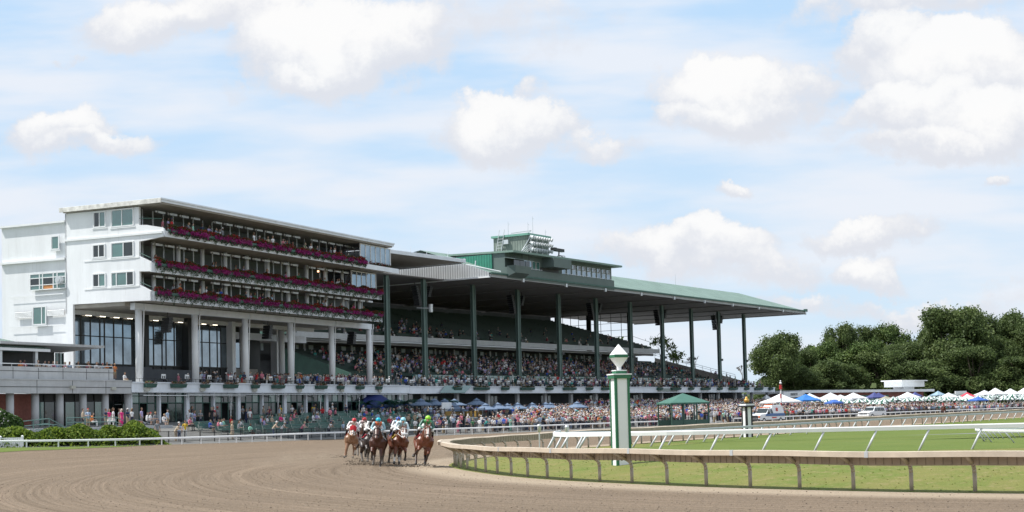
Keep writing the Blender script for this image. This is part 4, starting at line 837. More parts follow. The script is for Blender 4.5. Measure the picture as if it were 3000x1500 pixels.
for i_,(x,wd_) in enumerate(cpl): u,_=CL.onv(x,1128,.25);planter(CT,CL.d,CL.n,u,(1.3,1.7,2.4)[wd_],.05,6.42,'%s green planter box from the annex end of the clubhouse terrace'%['first','second','third','fourth','fifth','sixth','seventh','eighth','ninth','tenth','eleventh'][i_],.45)
gpl=[(1340,0),(1411,2),(1480,0),(1545,2),(1610,0),(1669,2),(1727,0),(1774,1),(1933,0),(1980,2),(2025,0),(2067,2),(2109,0),(2148,2),(2188,0),(2223,2),(2258,0)]
for i_,(x,wd_) in enumerate(gpl): u,_=GR.onv(x,1138,.25);planter(GT,GR.d,GR.n,u,(1.9,2.6,3.9)[wd_],.05,6.35,'dark planter box on the grandstand terrace front, %s from the clubhouse end'%['first','second','third','fourth','fifth','sixth','seventh','eighth','ninth','tenth','eleventh','twelfth','thirteenth','fourteenth','fifteenth','sixteenth','last'][i_],.2)
# hedge and bush at left
hg=thing('hedge','long shaggy bright green juniper hedge behind the outer rail at left','hedge',(-38,122,0))
HP=[G(90,1300)[:2],G(200,1296)[:2],G(330,1292)[:2],G(400,1290)[:2]]
hx=RO[(RO[:,0]>-44)&(RO[:,0]<-30.8)];hx=resn(hx,200)
def hedgepos(i):
    t=random.random();p=hx[int(t*199)];edge=min(1,(1-t)*7,t*8+.3);w_=random.gauss(0,.75)
    h=(1.6+.2*math.sin(t*17)+.18*math.sin(t*41)-.35*w_*w_+.25*(t>.62))*math.sqrt(max(.05,edge))
    z=max(.05,h*random.random()**.4)
    return np.array((p[0]+w_*.55-1.3,p[1]+2.4-w_*.8,z+float(bank(*p)))),random.uniform(.09,.2),random.choice((0,1,1,2))
V,mi=clumps(30000,hedgepos,1,3)
hgl=[leafmat('hedge_dark',(.06,.12,.016),.3),leafmat('hedge_mid',(.15,.22,.03),.35),leafmat('hedge_light',(.25,.33,.05),.4)]
quadmesh('foliage',V,mi,hgl,hg,hg.location)
V,mi=clumps(500,lambda i:(np.array((hx[int(i/500*190)][0]-1.3,hx[int(i/500*190)][1]+2.4,1.0+.3*random.random())),1.1,0),1,1);quadmesh('inner_branches',V,mi,[hgl[0]],hg,hg.location)
bs=thing('flowering_bush','round bush with small white flowers at the far left edge','bush',(-45.2,127,.4))
def bush(i):
    a=rng.normal(size=3);a/=np.linalg.norm(a);r=random.uniform(.75,1)**.5*(1+.15*math.sin(5*a[0]+3*a[2]));return np.array((-45.2+a[0]*2.0*r,127+a[1]*1.6*r,2.05+a[2]*1.65*r)),random.uniform(.14,.3),(0,0,1,1,2)[random.randrange(5)]
V,mi=clumps(7000,bush,1,3);quadmesh('foliage',V,mi,[lfd,lfm,lfl],bs,bs.location)
def bushf(i): p,s,m=bush(i);return p+(p-np.array((-45.2,127,2.05)))*.03,random.uniform(.12,.2),0
V,mi=clumps(330,bushf,1,1);quadmesh('blossom',V,mi,[leafmat('white_blossom',(.75,.72,.74),.2)],bs,bs.location)
# white picket panel fence
pf=thing('picket_fence','white vinyl panel fence with square posts at the left edge','fence',(-42,118,.5))
b=MB();b2=MB();fy=lambda x:118.6+(x+42)*.2
for x in np.arange(-47,-40.6,.16): y=fy(x);b.box(x,x+.145,y-.03,y+.03,.55,1.4)
for x in(-47,-43.3,-42.4,-40.7): y=fy(x);b2.box(x-.08,x+.08,y-.08,y+.08,.5,1.5);b2.hexa([(x-.1,y-.1,1.5),(x+.1,y-.1,1.5),(x+.1,y+.1,1.5),(x-.1,y+.1,1.5)],[(x-.03,y-.03,1.57),(x+.03,y-.03,1.57),(x+.03,y+.03,1.57),(x-.03,y+.03,1.57)])
b.build('boards',[white2],pf);b2.build('post',[white2],pf)
# handrails of the patio steps
hr=thing('handrails','green and silver handrails flanking the patio steps','handrail',CL.P(-8,6,2))
def hline(m,pts,legs,zg=1.9):
    m.path([CL.P(*p) for p in pts],.04,6)
    for i_ in legs: p=CL.P(*pts[i_]);m.tube((p[0],p[1],zg),p,.04,.04,6)
def hfn(m):
    for dz in(0,-.45):
        m_=lambda x,y,v:(CL.onv(x,y,v)[0],v,CL.onv(x,y,v)[1]+dz)
        m.path([CL.P(*m_(*a)) for a in((60,1235,4.5),(144,1226,4.5),(187,1249,4.5))],.04,6);m.path([CL.P(*m_(*a)) for a in((105,1244,5.5),(165,1244,5.5),(219,1262,5.5))],.04,6)
        m.path([CL.P(*m_(*a)) for a in((195,1224,5.0),(340,1222,5.0),(362,1233,5.))],.04,6);m.path([CL.P(*m_(*a)) for a in((195,1224,5.0),(240,1246,5.))],.04,6)
    for x,y,v in((144,1226,4.5),(187,1249,4.5),(195,1224,5),(250,1224,5),(310,1223,5),(340,1222,5),(98,1231,4.5)):
        u,z=CL.onv(x,y,v);p=CL.P(u,v,z);m.tube((p[0],p[1],1.6),p,.04,.04,6)
b=MB();hfn(b);b.build('rail_tube',[M('handrail_green',(.12,.22,.2),.4,.15)],hr)
# benches: rows climb the sloping apron
bench=local('bench','x','bench',(0,0,0),0,'long green slatted benches on the apron')
m=MB()
for k in range(3): m.box(-2.4,2.4,.02+.15*k,.14+.15*k,.42,.46)
bgr=M('bench_green',(.028,.1,.076),.5,.25,2)
m.build('seat',[bgr],bench);m=MB()
for k in range(3): m.hexa([(-2.4,.5+.03*k,.52+.15*k),(2.4,.5+.03*k,.52+.15*k),(2.4,.53+.03*k,.52+.15*k),(-2.4,.53+.03*k,.52+.15*k)],[(-2.4,.53+.03*k,.64+.15*k),(2.4,.53+.03*k,.64+.15*k),(2.4,.56+.03*k,.64+.15*k),(-2.4,.56+.03*k,.64+.15*k)])
m.build('backrest',[bgr],bench)
for x in(-2.2,0,2.2):
    m=MB();m.box(x-.03,x+.03,.05,.1,0,.42);m.box(x-.03,x+.03,.45,.5,0,.9);m.box(x-.03,x+.03,.05,.5,.4,.42);m.box(x-.03,x+.03,.02,.45,.62,.65);m.build('leg',[M('bench_leg',(.4,.42,.38),.5) if x<-1 else bpy.data.materials['bench_leg']],bench)
BEN=[];ordn=['first','second','third','fourth','fifth','sixth','seventh','eighth','ninth','tenth','eleventh','twelfth']
first=True
for r in range(8):
    v=17.2-2.0*r;c=0
    for k in range(10):
        u=1.5+5.6*k+(r%2)*.6
        if u>47 and r<3: continue
        if r>=6 and u<14: continue
        x,y,_=CL.P(u,v,0);
        if sdist(np.array([[x,y]]),RO)[0][0]<3.8: continue
        z=float(az(x,y)[0]);o=bench if first else dup(bench);first=False
        o.location=(x,y,z);o.rotation_euler=(0,0,math.atan2(CL.d[1],CL.d[0]));o['label']='long green slatted bench, %s from the hedge in the %s row from the rail'%(ordn[c],ordn[r]);c+=1;BEN.append((u,v,z))
# bunting ropes
def bunt(name,p0,p1,lab,n,cols=True):
    o=thing(name,lab,'bunting',tuple(p0),0,'pennant ropes across the benches');a=Vector(p0);b_=Vector(p1);m=MB();pts=[a.lerp(b_,t/12)+Vector((0,0,-.5*math.sin(math.pi*t/12))) for t in range(13)];m.path([tuple(p) for p in pts],.035,4);m.build('rope',[pw],o)
    for col,ph in(('red_pennant',0),('white_pennant',1)):
        m=MB()
        for k in range(n):
            if k%2!=ph: continue
            t=(k+.5)/n;c=a.lerp(b_,t)+Vector((0,0,-.5*math.sin(math.pi*t)));d=(b_-a).normalized()*.16;m.poly([tuple(c-d),tuple(c+d),tuple(c+Vector((.05,-.03,-.42)))])
        m.build(col,[M('pennant_red',(.6,.1,.08),.6) if ph==0 and 'pennant_red' not in bpy.data.materials else (bpy.data.materials['pennant_red'] if ph==0 else pw)],o)
def onz(x,y,Y): return tuple(S(x,y,Y))
bunt('bunting',onz(372,1222,152),onz(700,1273,150),'longest rope of red and white pennants running down from the patio rail',22)
bunt('bunting',onz(475,1231,165),onz(790,1274,163),'middle rope of pennants across the green benches',20)
bunt('bunting',onz(515,1221,172),onz(660,1256,168),'short upper rope of red pennants behind the man in yellow',10)
bunt('bunting',onz(672,1257,166),onz(790,1274,164),'low right rope of pennants ending at the spectator fence',8)
# black iron terrace fence on the right of the benches
def ironfence(name,pts,h,lab):
    o=thing(name,lab,'fence',tuple(pts[0]));b=MB();k_=MB();w_=MB()
    for a,c_ in zip(pts,pts[1:]):
        a=np.array(a);c_=np.array(c_);L_=np.linalg.norm(c_-a);n=int(L_/.16)
        for hh in(.1,h-.08): b.tube((a[0],a[1],a[2]+hh),(c_[0],c_[1],c_[2]+hh),.03,.03,4)
        for j in range(n): p=a+(c_-a)*j/n;k_.box(p[0]-.012,p[0]+.012,p[1]-.012,p[1]+.012,p[2]+.1,p[2]+h)
        for j in range(int(L_/2.4)+1): p=a+(c_-a)*min(1,j*2.4/L_);w_.box(p[0]-.05,p[0]+.05,p[1]-.05,p[1]+.05,p[2],p[2]+h+.08)
    b.build('fence_rail',[black],o);k_.build('pickets',[black],o);w_.build('post',[black],o)
def azp(p): return (p[0],p[1],float(az(p[0],p[1])[0]))
def Pz(x,y,zg):   # point where the picture ray meets the apron near a guessed height
    p=G(x,y,zg)
    for _ in range(25): z=float(az(p[0],p[1])[0]);p=G(x,y,p[2]*.5+z*.5)
    return p
deck=thing('drinks_terrace','raised grey drinks terrace edged by a black iron fence','terrace',tuple(CL.P(56,8,1.6)))
part('deck',[conc],lambda m:m.box(47,60,-.8,12.5,.6,1.9),deck)
part('deck_end',[conc],lambda m:m.box(0,47,1,10.,.6,1.95),deck,GT)
ironfence('iron_fence',[CL.P(47,12.3,1.9),CL.P(60,12.3,1.9),GR.P(3,10.0,1.95),GR.P(30,9.9,1.95)],1.25,'tall black iron fence along the front of the drinks terrace')
ironfence('iron_fence',[GR.P(30,9.8,1.95),GR.P(47,9.8,1.95),GR.P(60,14,1.4),GR.P(78,14,1.4)],1.15,'black iron fence where people lean under the last blue parasols')
ironfence('iron_fence',[CL.P(47,1,1.9),CL.P(47,12.3,1.9)],1.25,'short black iron fence turning back toward the clubhouse doors')
for k in range(4): part('yellow_panel',[M('yellow_wall',(.5,.3,.06),.7)],lambda m:m.box(49+3*k,50.8+3*k,11.2,11.5,1.95,2.8),deck)
part('white_board',[white2],lambda m:m.box(50.2,53,10.2,10.3,2.6,4.0),deck)
# palms in dark tubs
def palm(p,h,lab):
    o=thing('potted_palm',lab,'palm',p,0,'potted palms by the clubhouse doors');V=[]
    for k in range(26):
        a=random.uniform(0,6.28);L_=random.uniform(1.1,1.9);el=random.uniform(.1,1.2)
        for j in range(9):
            t=j/9;c=np.array((p[0]+math.cos(a)*L_*t*math.cos(el*(1-t)),p[1]+math.sin(a)*L_*t,p[2]+h*.6+L_*t*math.sin(el)-1.1*t*t));d=np.array((-math.sin(a),math.cos(a),-.4))*.3*(1-t*.6);e=np.array((math.cos(a),math.sin(a),-.2))*.09
            V.append([c-d,c-d+e,c+d+e,c+d])
    quadmesh('fronds',np.array(V),np.zeros(len(V),int),[leafmat('palm_leaf',(.02,.09,.06),.2) if 'palm_leaf' not in bpy.data.materials else bpy.data.materials['palm_leaf']],o,p)
    b=MB();b.tube(p,(p[0],p[1],p[2]+h*.6),.1,.09,6);b.lathe([(.25,0),(.38,.5),(.34,.5),(.3,.45)],10,0,p);b.build('tub',[dark],o)
for i_,(u,v) in enumerate(((45.5,4),(47.5,6),(49.5,3.5),(51.5,7),(54,5),(57,8),(43.5,2.5))): palm(CL.P(u,v,1.95),3.4,'dark green potted palm, %s along the terrace fence'%ordn[i_])
# parasols
def canopy(m,r,h,n=8,z=0,scal=0,mats2=False,droop=.1):
    for k in range(n):
        a0=2*math.pi*k/n;a1=2*math.pi*(k+1)/n
        P_=lambda a,q:(r*q*math.cos(a),r*q*math.sin(a),z+h*(1-q)-droop*math.sin(math.pi*q)*.6)
        for q0,q1 in((0.001,.35),(.35,.7),(.7,1)): m.poly([P_(a0,q0),P_(a0,q1),P_(a1,q1),P_(a1,q0)],k%2 if mats2 else 0)
        b0=P_(a0,1);b1=P_(a1,1);m.poly([b0,(b0[0],b0[1],b0[2]-.12),(b1[0],b1[1],b1[2]-.12),b1],k%2 if mats2 else 0)
blue=M('blue_canvas',(.13,.185,.28),.8,.15,1);navy=M('navy_canvas',(.012,.025,.14),.7,.15,1)
para=local('parasol','x','parasol',(0,0,0),0,'blue market parasols on the drinks terrace')
m=MB();canopy(m,1.75,.75,8,2.35);canopy(m,.55,.28,8,2.98);m.build('canopy',[blue],para);m=MB();m.tube((0,0,0),(0,0,3.3),.03,.03,6);m.build('pole',[dark],para)
PB=[(1233,1166,205),(1272,1166,212),(1302,1167,220),(1331,1167,224),(1396,1165,208),(1334,1183,192),(1422,1180,205),(1458,1178,210),(1486,1180,222),(1516,1178,214),(1559,1178,217),(1598,1177,222),(1612,1178,228),(1690,1175,224)]
for i_,(x,y,Y) in enumerate(PB):
    vv=(8.6 if y<1170 else 11.6) if x<1650 else 16;uu,zz=GR.onv(x,y,vv);p=GR.P(uu,vv,zz);o=para if i_==0 else dup(para);o.location=(p[0],p[1],p[2]-3.27);o.rotation_euler=(0,0,.3*i_)
    o['label']='blue market parasol, %s of the row counted from the navy tent'%(ordn+['thirteenth','last'])[i_]
p=S(1093,1155,196)
nt_=local('navy_tent','large navy canopy tent with a scalloped edge on the drinks terrace','tent',(float(p[0]),float(p[1]),float(p[2])-4.7),.5)
m=MB()
for a,b_,c_,d in(((-2.7,-2.4),(2.7,-2.4),(1.2,0),(-1.2,0)),((2.7,-2.4),(2.7,2.4),(1.2,0),(1.2,0)),((2.7,2.4),(-2.7,2.4),(-1.2,0),(1.2,0)),((-2.7,2.4),(-2.7,-2.4),(-1.2,0),(-1.2,0))):
    m.poly([(*a,3.1),(*b_,3.1),(*c_,4.6),(*d,4.6)] if c_!=d else [(*a,3.1),(*b_,3.1),(*c_,4.6)])
    for k in range(7): t0=k/7;t1=(k+1)/7;q=lambda t:(a[0]+(b_[0]-a[0])*t,a[1]+(b_[1]-a[1])*t);m.poly([(*q(t0),3.1),(*q(t0),2.9),(*q((t0+t1)/2),2.75),(*q(t1),2.9),(*q(t1),3.1)])
m.build('canopy',[navy],nt_)
for x in(-2.5,2.5):
    for y in(-2.2,2.2): m=MB();m.tube((x,y,0),(x,y,3.1),.05,.05,6);m.build('leg',[alu],nt_)
p=S(1168,1168,205);o=dup(para);o.location=(p[0],p[1],p[2]-3.2);o['label']='navy parasol just right of the navy tent';
for c in o.children:
    if c.name.startswith('canopy'): c.data=c.data.copy();c.data.materials[0]=navy
# green gazebo
gz_=S(2000,1152,190);gb=local('green_gazebo','large green canvas gazebo with dark posts beside the outer rail','gazebo',(float(gz_[0]),float(gz_[1]),0),.25)
zt=float(gz_[2]);hw=2.75;ze=zt-1.25
m=MB()
for sx,sy,tx,ty in((-1,-1,1,-1),(1,-1,1,1),(1,1,-1,1),(-1,1,-1,-1)):
    m.poly([(sx*hw,sy*hw,ze),(tx*hw,ty*hw,ze),(0,0,zt)]);
    for k in range(6): t0=k/6;t1=(k+1)/6;q=lambda t:(hw*(sx+(tx-sx)*t),hw*(sy+(ty-sy)*t));m.poly([(*q(t0),ze),(*q(t0),ze-.14),(*q((t0+t1)/2),ze-.24),(*q(t1),ze-.14),(*q(t1),ze)])
m.build('canopy',[M('gazebo_canvas',(.05,.14,.11),.7,.12,1)],gb)
for x in(-hw+.2,-.9,.9,hw-.2):
    for y in(-hw+.2,hw-.2): m=MB();m.box(x-.08,x+.08,y-.08,y+.08,0,ze);m.build('post',[gtrim],gb)
for y_ in(hw-.2,-hw+.25): m=MB();m.box(-hw+.2,hw-.2,y_-.05,y_,.1,.95);m.build('low_panel',[gtrim],gb)
# frame tents in the picnic ground
tw_=M('tent_white',(.66,.67,.69),.7,.06,1)
def tent(x,yt,ye,wpx,Y,mt,lab,rz=.4,name='frame_tent'):
    p=S(x,yt,Y);q=S(x,ye,Y);w_=wpx/f*Y/1.25;g0=max(.2,float(az(p[0],p[1])[0]));o=local(name,lab,'tent',(float(p[0]),float(p[1]),g0),rz,'tents in the picnic ground');zt=float(p[2])-g0;ze=float(q[2])-g0;h=w_/2
    m=MB()
    for sx,sy,tx,ty in((-1,-1,1,-1),(1,-1,1,1),(1,1,-1,1),(-1,1,-1,-1)):
        a=(sx*h,sy*h);b_=(tx*h,ty*h)
        for q0,q1 in((1,.5),(.5,.0)):
            zz=lambda t:ze+(zt-ze)*(1-t)**1.25
            if q1>0: m.poly([(a[0]*q0,a[1]*q0,zz(q0)),(b_[0]*q0,b_[1]*q0,zz(q0)),(b_[0]*q1,b_[1]*q1,zz(q1)),(a[0]*q1,a[1]*q1,zz(q1))])
            else: m.poly([(a[0]*q0,a[1]*q0,zz(q0)),(b_[0]*q0,b_[1]*q0,zz(q0)),(0,0,zt)])
        m.poly([(*a,ze),(*a,ze-.25),(*b_,ze-.25),(*b_,ze)])
    m.build('canopy',[mt],o)
    for sx in(-1,1):
        for sy in(-1,1): m=MB();m.tube((sx*h*.97,sy*h*.97,0),(sx*h*.97,sy*h*.97,ze),.05,.05,5);m.build('leg',[alu],o)
b1=M('tent_blue',(.03,.17,.5),.6,.1);b2=M('tent_royal',(.04,.12,.42),.6,.1);pu=M('tent_indigo',(.05,.06,.2),.6,.1);rd_=M('tent_red',(.5,.03,.06),.6,.1);lb=M('tent_paleblue',(.25,.36,.45),.6,.2);ol=M('tent_olive',(.3,.28,.2),.6,.1)
TL=[(2286,1153,1177,110,262,tw_,'large white frame tent behind the red and white pole'),(2360,1154,1172,78,268,b1,'bright blue tent with a sagging roof beside the largest white tent'),(2372,1152,1172,80,280,tw_,'white tent half hidden behind the bright blue tent'),(2433,1150,1171,88,285,tw_,'white tent with a sharp peak right of the bright blue tent'),(2462,1156,1171,66,292,tw_,'low white tent below the green shuttered windows'),(2500,1150,1167,75,296,tw_,'peaked white tent left of the indigo tents'),(2443,1170,1179,50,262,b2,'small royal blue tent low among the striped parasols'),(2561,1149,1164,50,312,pu,'indigo tent with a white square on its roof'),(2574,1150,1162,40,316,pu,'indigo tent just right of the one with the white square'),(2595,1160,1170,50,300,ol,'olive and pink tent among the striped parasols'),(2659,1148,1164,66,322,tw_,'white tent in front of the brick building end'),(2681,1148,1160,36,340,pu,'indigo tent peeping out behind a white tent'),(2748,1145,1157,42,345,lb,'pale blue tent with a steep peak'),(2779,1150,1163,52,330,tw_,'white tent right of the pale blue tent'),(2833,1149,1163,56,345,rd_,'red tent behind a small white one'),(2834,1154,1169,44,322,tw_,'small white tent in front of the red tent'),(2865,1161,1172,52,315,b2,'royal blue tent right of the red tent'),(2884,1143,1156,56,350,tw_,'white tent right of the red tent, leftmost of the big row at right'),(2916,1136,1154,60,350,tw_,'tallest white tent in the row at right'),(2960,1138,1154,56,356,tw_,'white tent second from the right edge'),(3000,1136,1153,52,360,tw_,'white tent cut by the right edge')]
for t_ in TL: tent(*t_)
t_=tent(2245,1156,1166,24,300,tw_,'small pale tent tip beneath the end of the terrace')
# striped parasols
strp=local('striped_parasol','green and white striped picnic parasol in the crowd at right','parasol',(0,0,0),0,'green and white striped parasols in the picnic ground')
m=MB();canopy(m,1.5,.7,16,2.2,mats2=True);m.build('canopy',[tw_,M('stripe_green',(.02,.11,.07),.7)],strp);m=MB();m.tube((0,0,0),(0,0,2.95),.03,.03,5);m.build('pole',[alu],strp)
first=True;ks=[(2393,1168,275),(2421,1170,275),(2466,1168,275),(2486,1172,270),(2516,1170,275),(2537,1169,280)]
for k in range(34): ks.append((2560+9.6*k+random.uniform(-6,6),1172-.025*(9.6*k)+random.uniform(-7,4),270+.22*k*9.6*.7+random.uniform(-8,30)))
for k in range(22): ks.append((2880+random.uniform(0,130),1162+random.uniform(-8,5),320+random.uniform(-5,50)))
for x,y,Y in ks:
    p=S(x,y-3,Y);o=strp if first else dup(strp);first=False;o.location=(p[0],p[1],p[2]-2.9);o.rotation_euler=(0,0,random.random())
# low buildings behind the picnic ground
def bpart(n,mt,fn,o): b=MB();fn(b);return b.build(n,mt,o)
X0,Y0=(S(2385,1160,330)[0],330);d2=np.array((.36,.93));d2/=np.linalg.norm(d2)
class F2: pass
LB=Fr((X0,Y0),5200,1118.);LT=lambda a,b,c:LB.P(a,b,c)
zr=float(S(2385,1151,330)[2]);u1=LB.onv(2725,1140,0)[0];ua=LB.onv(2600,1150,0)[0]
bk_=thing('brick_building','long low brick building with a white roof edge and green shutters','building',LB.P(0,0,0))
part('wall',[brick],lambda m:m.box(0,u1-4,-12,0,0,zr),bk_,LT)
part('roof',[white2],lambda m:m.box(-8,u1,-13,1.2,zr,zr+.62),bk_,LT)
for k in range(11):
    u=5+(ua-6)*k/11
    w_=part('window',[white2],lambda m:m.box(u,u+2.6,0,.1,zr-3.4,zr-.8),bk_,LT)
    part('shutter',[M('shutter_green',(.03,.13,.1),.6) if k==0 else bpy.data.materials['shutter_green']],lambda m:m.box(u-1.5,u-.05,.0,.12,zr-3.5,zr-.7),bk_,LT);part('shutter',[bpy.data.materials['shutter_green']],lambda m:m.box(u+2.65,u+4.1,0,.12,zr-3.5,zr-.7),bk_,LT)
ub0=LB.onv(2642,1120,-4)[0];ub1=LB.onv(2708,1120,-4)[0];zb0=LB.onv(2675,1133,-4)[1]
part('roof_cabin',[pw],lambda m:[m.box(ub0,ub1,-9,-4,zb0,zb0+1.5),m.box(ub0-.8,ub1+1.2,-9.5,-3.6,zb0+1.5,zb0+1.75),m.box(ub0+3,ub1-4,-8,-5,zb0-1.5,zb0)],bk_,LT)
sg=thing('food_stand','white food stand with a lettered roof sign reading BOARDWALK EATS','food stand',tuple(S(2325,1180,300)))
p0=S(2296,1148,300);p1=S(2354,1146,318);v_=Vector(p1)-Vector(p0);
def quadbox(m,p0,p1,h,t=.3):
    a=np.array(p0);b_=np.array(p1);n=np.array((b_-a)[:2]);n=np.array((n[1],-n[0]));n/=np.linalg.norm(n);o_=np.array((-n[0]*t,-n[1]*t,0));H=np.array((0,0,h))
    m.hexa([a-H,b_-H,b_-H+o_,a-H+o_],[a,b_,b_+o_,a+o_])
m=MB();quadbox(m,p0,p1,1.25);m.build('sign_board',[white2],sg)
m=MB();quadbox(m,tuple(np.array(p0)-np.array((0,.0,1.25))+np.array((0,.4,0))),tuple(np.array(p1)-np.array((0,0,1.25))+np.array((0,.4,0))),6,5);m.build('wall',[dwall],sg)
def text(s,size,loc,dirv,mat,parent=None,label=None,ext=.01,up=None):
    cu=bpy.data.curves.new('lettering','FONT');cu.body=s;cu.size=size;cu.extrude=ext;cu.align_x='CENTER';cu.align_y='CENTER'
    tmp=bpy.data.objects.new('tmp',cu);COL.objects.link(tmp);dg=bpy.context.evaluated_depsgraph_get();me=bpy.data.meshes.new_from_object(tmp.evaluated_get(dg));bpy.data.objects.remove(tmp)
    x=Vector(dirv).normalized();z=Vector((0,0,1));y=z;n=x.cross(y).normalized();R_=Matrix((x,(n.cross(x)),n)).transposed().to_4x4();R_.translation=Vector(loc);me.transform(R_);me.materials.clear();me.materials.append(mat)
    if parent and '_w' in parent.keys(): me.transform(Matrix.Translation(-Vector(parent['_w'])))
    o=bpy.data.objects.new('lettering',me);COL.objects.link(o)
    if parent: o.parent=parent
    return o
mid=(Vector(p0)+Vector(p1))/2;nn=Vector((v_.y,-v_.x,0)).normalized()
text('BOARDWALK EATS',.78,mid+nn*.05+Vector((0,0,-.62)),v_,dark,sg)
fs=thing('food_stand','small white stand with a red lettered sign behind the red tent','food stand',tuple(S(2820,1160,380)))
p0=S(2800,1146,378);p1=S(2832,1145,388);m=MB();quadbox(m,p0,p1,.7);m.build('sign_board',[pw],fs);m=MB();quadbox(m,tuple(np.array(p0)+np.array((-1.2,.3,-.7))),tuple(np.array(p1)+np.array((.5,.3,-.7))),.5,3);m.build('roof',[alu],fs);m=MB();quadbox(m,tuple(np.array(p0)+np.array((0,1,-1.2))),tuple(np.array(p1)+np.array((0,1,-1.2))),3,2);m.build('wall',[dark],fs)
uw0=LB.onv(2358,1150,1.5)[0]
wl=thing('service_wing','white roofed low wing between the food stand and the brick building','building',LB.P(-8,3,0))
part('roof',[white2],lambda m:[m.hexa([(uw0,1.5,zr-.3),(-7.9,1.5,zr+.01),(-7.9,-8,zr+.01),(uw0,-8,zr-.3)],[(uw0,1.5,zr+.3),(-7.9,1.5,zr+.6),(-7.9,-8,zr+.6),(uw0,-8,zr+.3)])],wl,LT)
part('wall',[M('brown_wall',(.12,.07,.06),.8)],lambda m:m.box(uw0+.2,-8.2,-7,.5,0,zr-.32),wl,LT)
for k in range(3): part('window',[pw],lambda m:m.box(uw0+1.5+2*k,uw0+2.3+2*k,.5,.6,zr-3,zr-1),wl,LT)
# ---------------------------------------------------------------- figures: one continuous skin grown over tapered limbs
def capsule(m,p0,r0,p1,r1,n=10):
    a=Vector(p0);b=Vector(p1);d=b-a
    if d.length<1e-5: d=Vector((0,0,1e-3));b=a+d
    d.normalize();e=d.orthogonal().normalized();g=d.cross(e);base=len(m.v);rings=[]
    for c,r,s0 in((a,r0,-1),(b,r1,1)):
        for t in((-80,-45,0) if s0<0 else (0,45,80)):
            tt=math.radians(t);rings.append((c+d*(r*math.sin(tt)),r*math.cos(tt)))
    for c,r in rings:
        for k in range(n): q=2*math.pi*k/n;m.v.append(tuple(c+e*(r*math.cos(q))+g*(r*math.sin(q))))
    R=len(rings)
    for j in range(R-1):
        for k in range(n): m.f.append([base+j*n+k,base+j*n+(k+1)%n,base+(j+1)*n+(k+1)%n,base+(j+1)*n+k]);m.m.append(0)
    m.f.append([base+k for k in range(n)][::-1]);m.m.append(0);m.f.append([base+(R-1)*n+k for k in range(n)]);m.m.append(0)
def skin(name,prims,mats,vox,sm_=2,extra=None):
    """prims: (p0,r0,p1,r1,mat)"""
    m=MB()
    for p in prims: capsule(m,*p[:4])
    me=m.mesh('tmp',[]);o=bpy.data.objects.new('tmp',me);COL.objects.link(o)
    r=o.modifiers.new('r','REMESH');r.mode='VOXEL';r.voxel_size=vox;s=o.modifiers.new('s','SMOOTH');s.iterations=sm_;s.factor=.5
    dg=bpy.context.evaluated_depsgraph_get();out=bpy.data.meshes.new_from_object(o.evaluated_get(dg));bpy.data.objects.remove(o)
    n=len(out.polygons);c=np.empty(n*3);out.polygons.foreach_get('center',c);c=c.reshape(-1,3);best=np.full(n,1e9);mi=np.zeros(n,int)
    for p in prims:
        a=np.array(p[0],float);b=np.array(p[2],float);ab=b-a;L2=max((ab**2).sum(),1e-9);t=np.clip(((c-a)@ab)/L2,0,1);d=np.linalg.norm(c-a-t[:,None]*ab,axis=1)-(p[1]+(p[3]-p[1])*t)
        if len(p)>5: d=d+p[5]
        k=d<best;best[k]=d[k];mi[k]=p[4]
    if extra: mi=extra(c,mi)
    out.materials.clear()
    for mt in mats: out.materials.append(mt)
    out.polygons.foreach_set('material_index',mi);out.polygons.foreach_set('use_smooth',[True]*n);out.name=name;return out
def attrm(name,at,rough=.8,var=.15): return M(name,(1,1,1),rough,var,4,attr=('OBJECT',at))
MS=[attrm('skin_tone','skin_c',.6,.08),attrm('shirt_cloth','shirt_c'),attrm('trouser_cloth','legs_c'),attrm('hair','hair_c'),M('shoe_dark',(.03,.028,.025),.6)]
# ---- people (material slots: skin, shirt, legs, hair, shoe); face towards +x
def head(x,z,lean=0,hat=False,long_=False):
    q=[((x+.01,0,z),.088,(x+.02,0,z+.05),.095,0),((x+.02,0,z-.05),.07,(x+.05,0,z-.04),.055,0),((x+.105,0,z-.0),.018,(x+.12,0,z-.02),.014,0),((x-.03,0,z+.05),.1,(x-.01,0,z+.085),.095,3)]
    for s in(-1,1): q.append(((x,s*.09,z+.0),.022,(x-.01,s*.095,z-.02),.02,0))
    if long_: q+=[((x-.07,0,z+.02),.085,(x-.1,0,z-.18),.07,3)]
    if hat: q+=[((x-.02,0,z+.09),.1,(x+.0,0,z+.1),.1,3),((x+.08,0,z+.085),.03,(x+.17,0,z+.07),.02,3)]
    return q
def hand(p,d,s,curl=.5):
    """palm, four fingers and a thumb leaving its side"""
    p=Vector(p);d=Vector(d).normalized();sd=d.cross(Vector((0,0,1)))
    if sd.length<.1: sd=Vector((0,1,0))
    sd.normalize();up=sd.cross(d);q=[(tuple(p),.032,tuple(p+d*.06),.034,0)]
    for k,l in enumerate((.06,.07,.065,.05)):
        b=p+d*.08+sd*(k-1.5)*.021;m_=b+d*l*.55;e=m_+(d*(1-curl)-up*curl)*l*.6;q+=[(tuple(b),.011,tuple(m_),.010,0),(tuple(m_),.010,tuple(e),.008,0)]
    t=p+d*.02-sd*s*.035;q+=[(tuple(t),.012,tuple(t+(d*.6-sd*s)*.045),.010,0)];return q
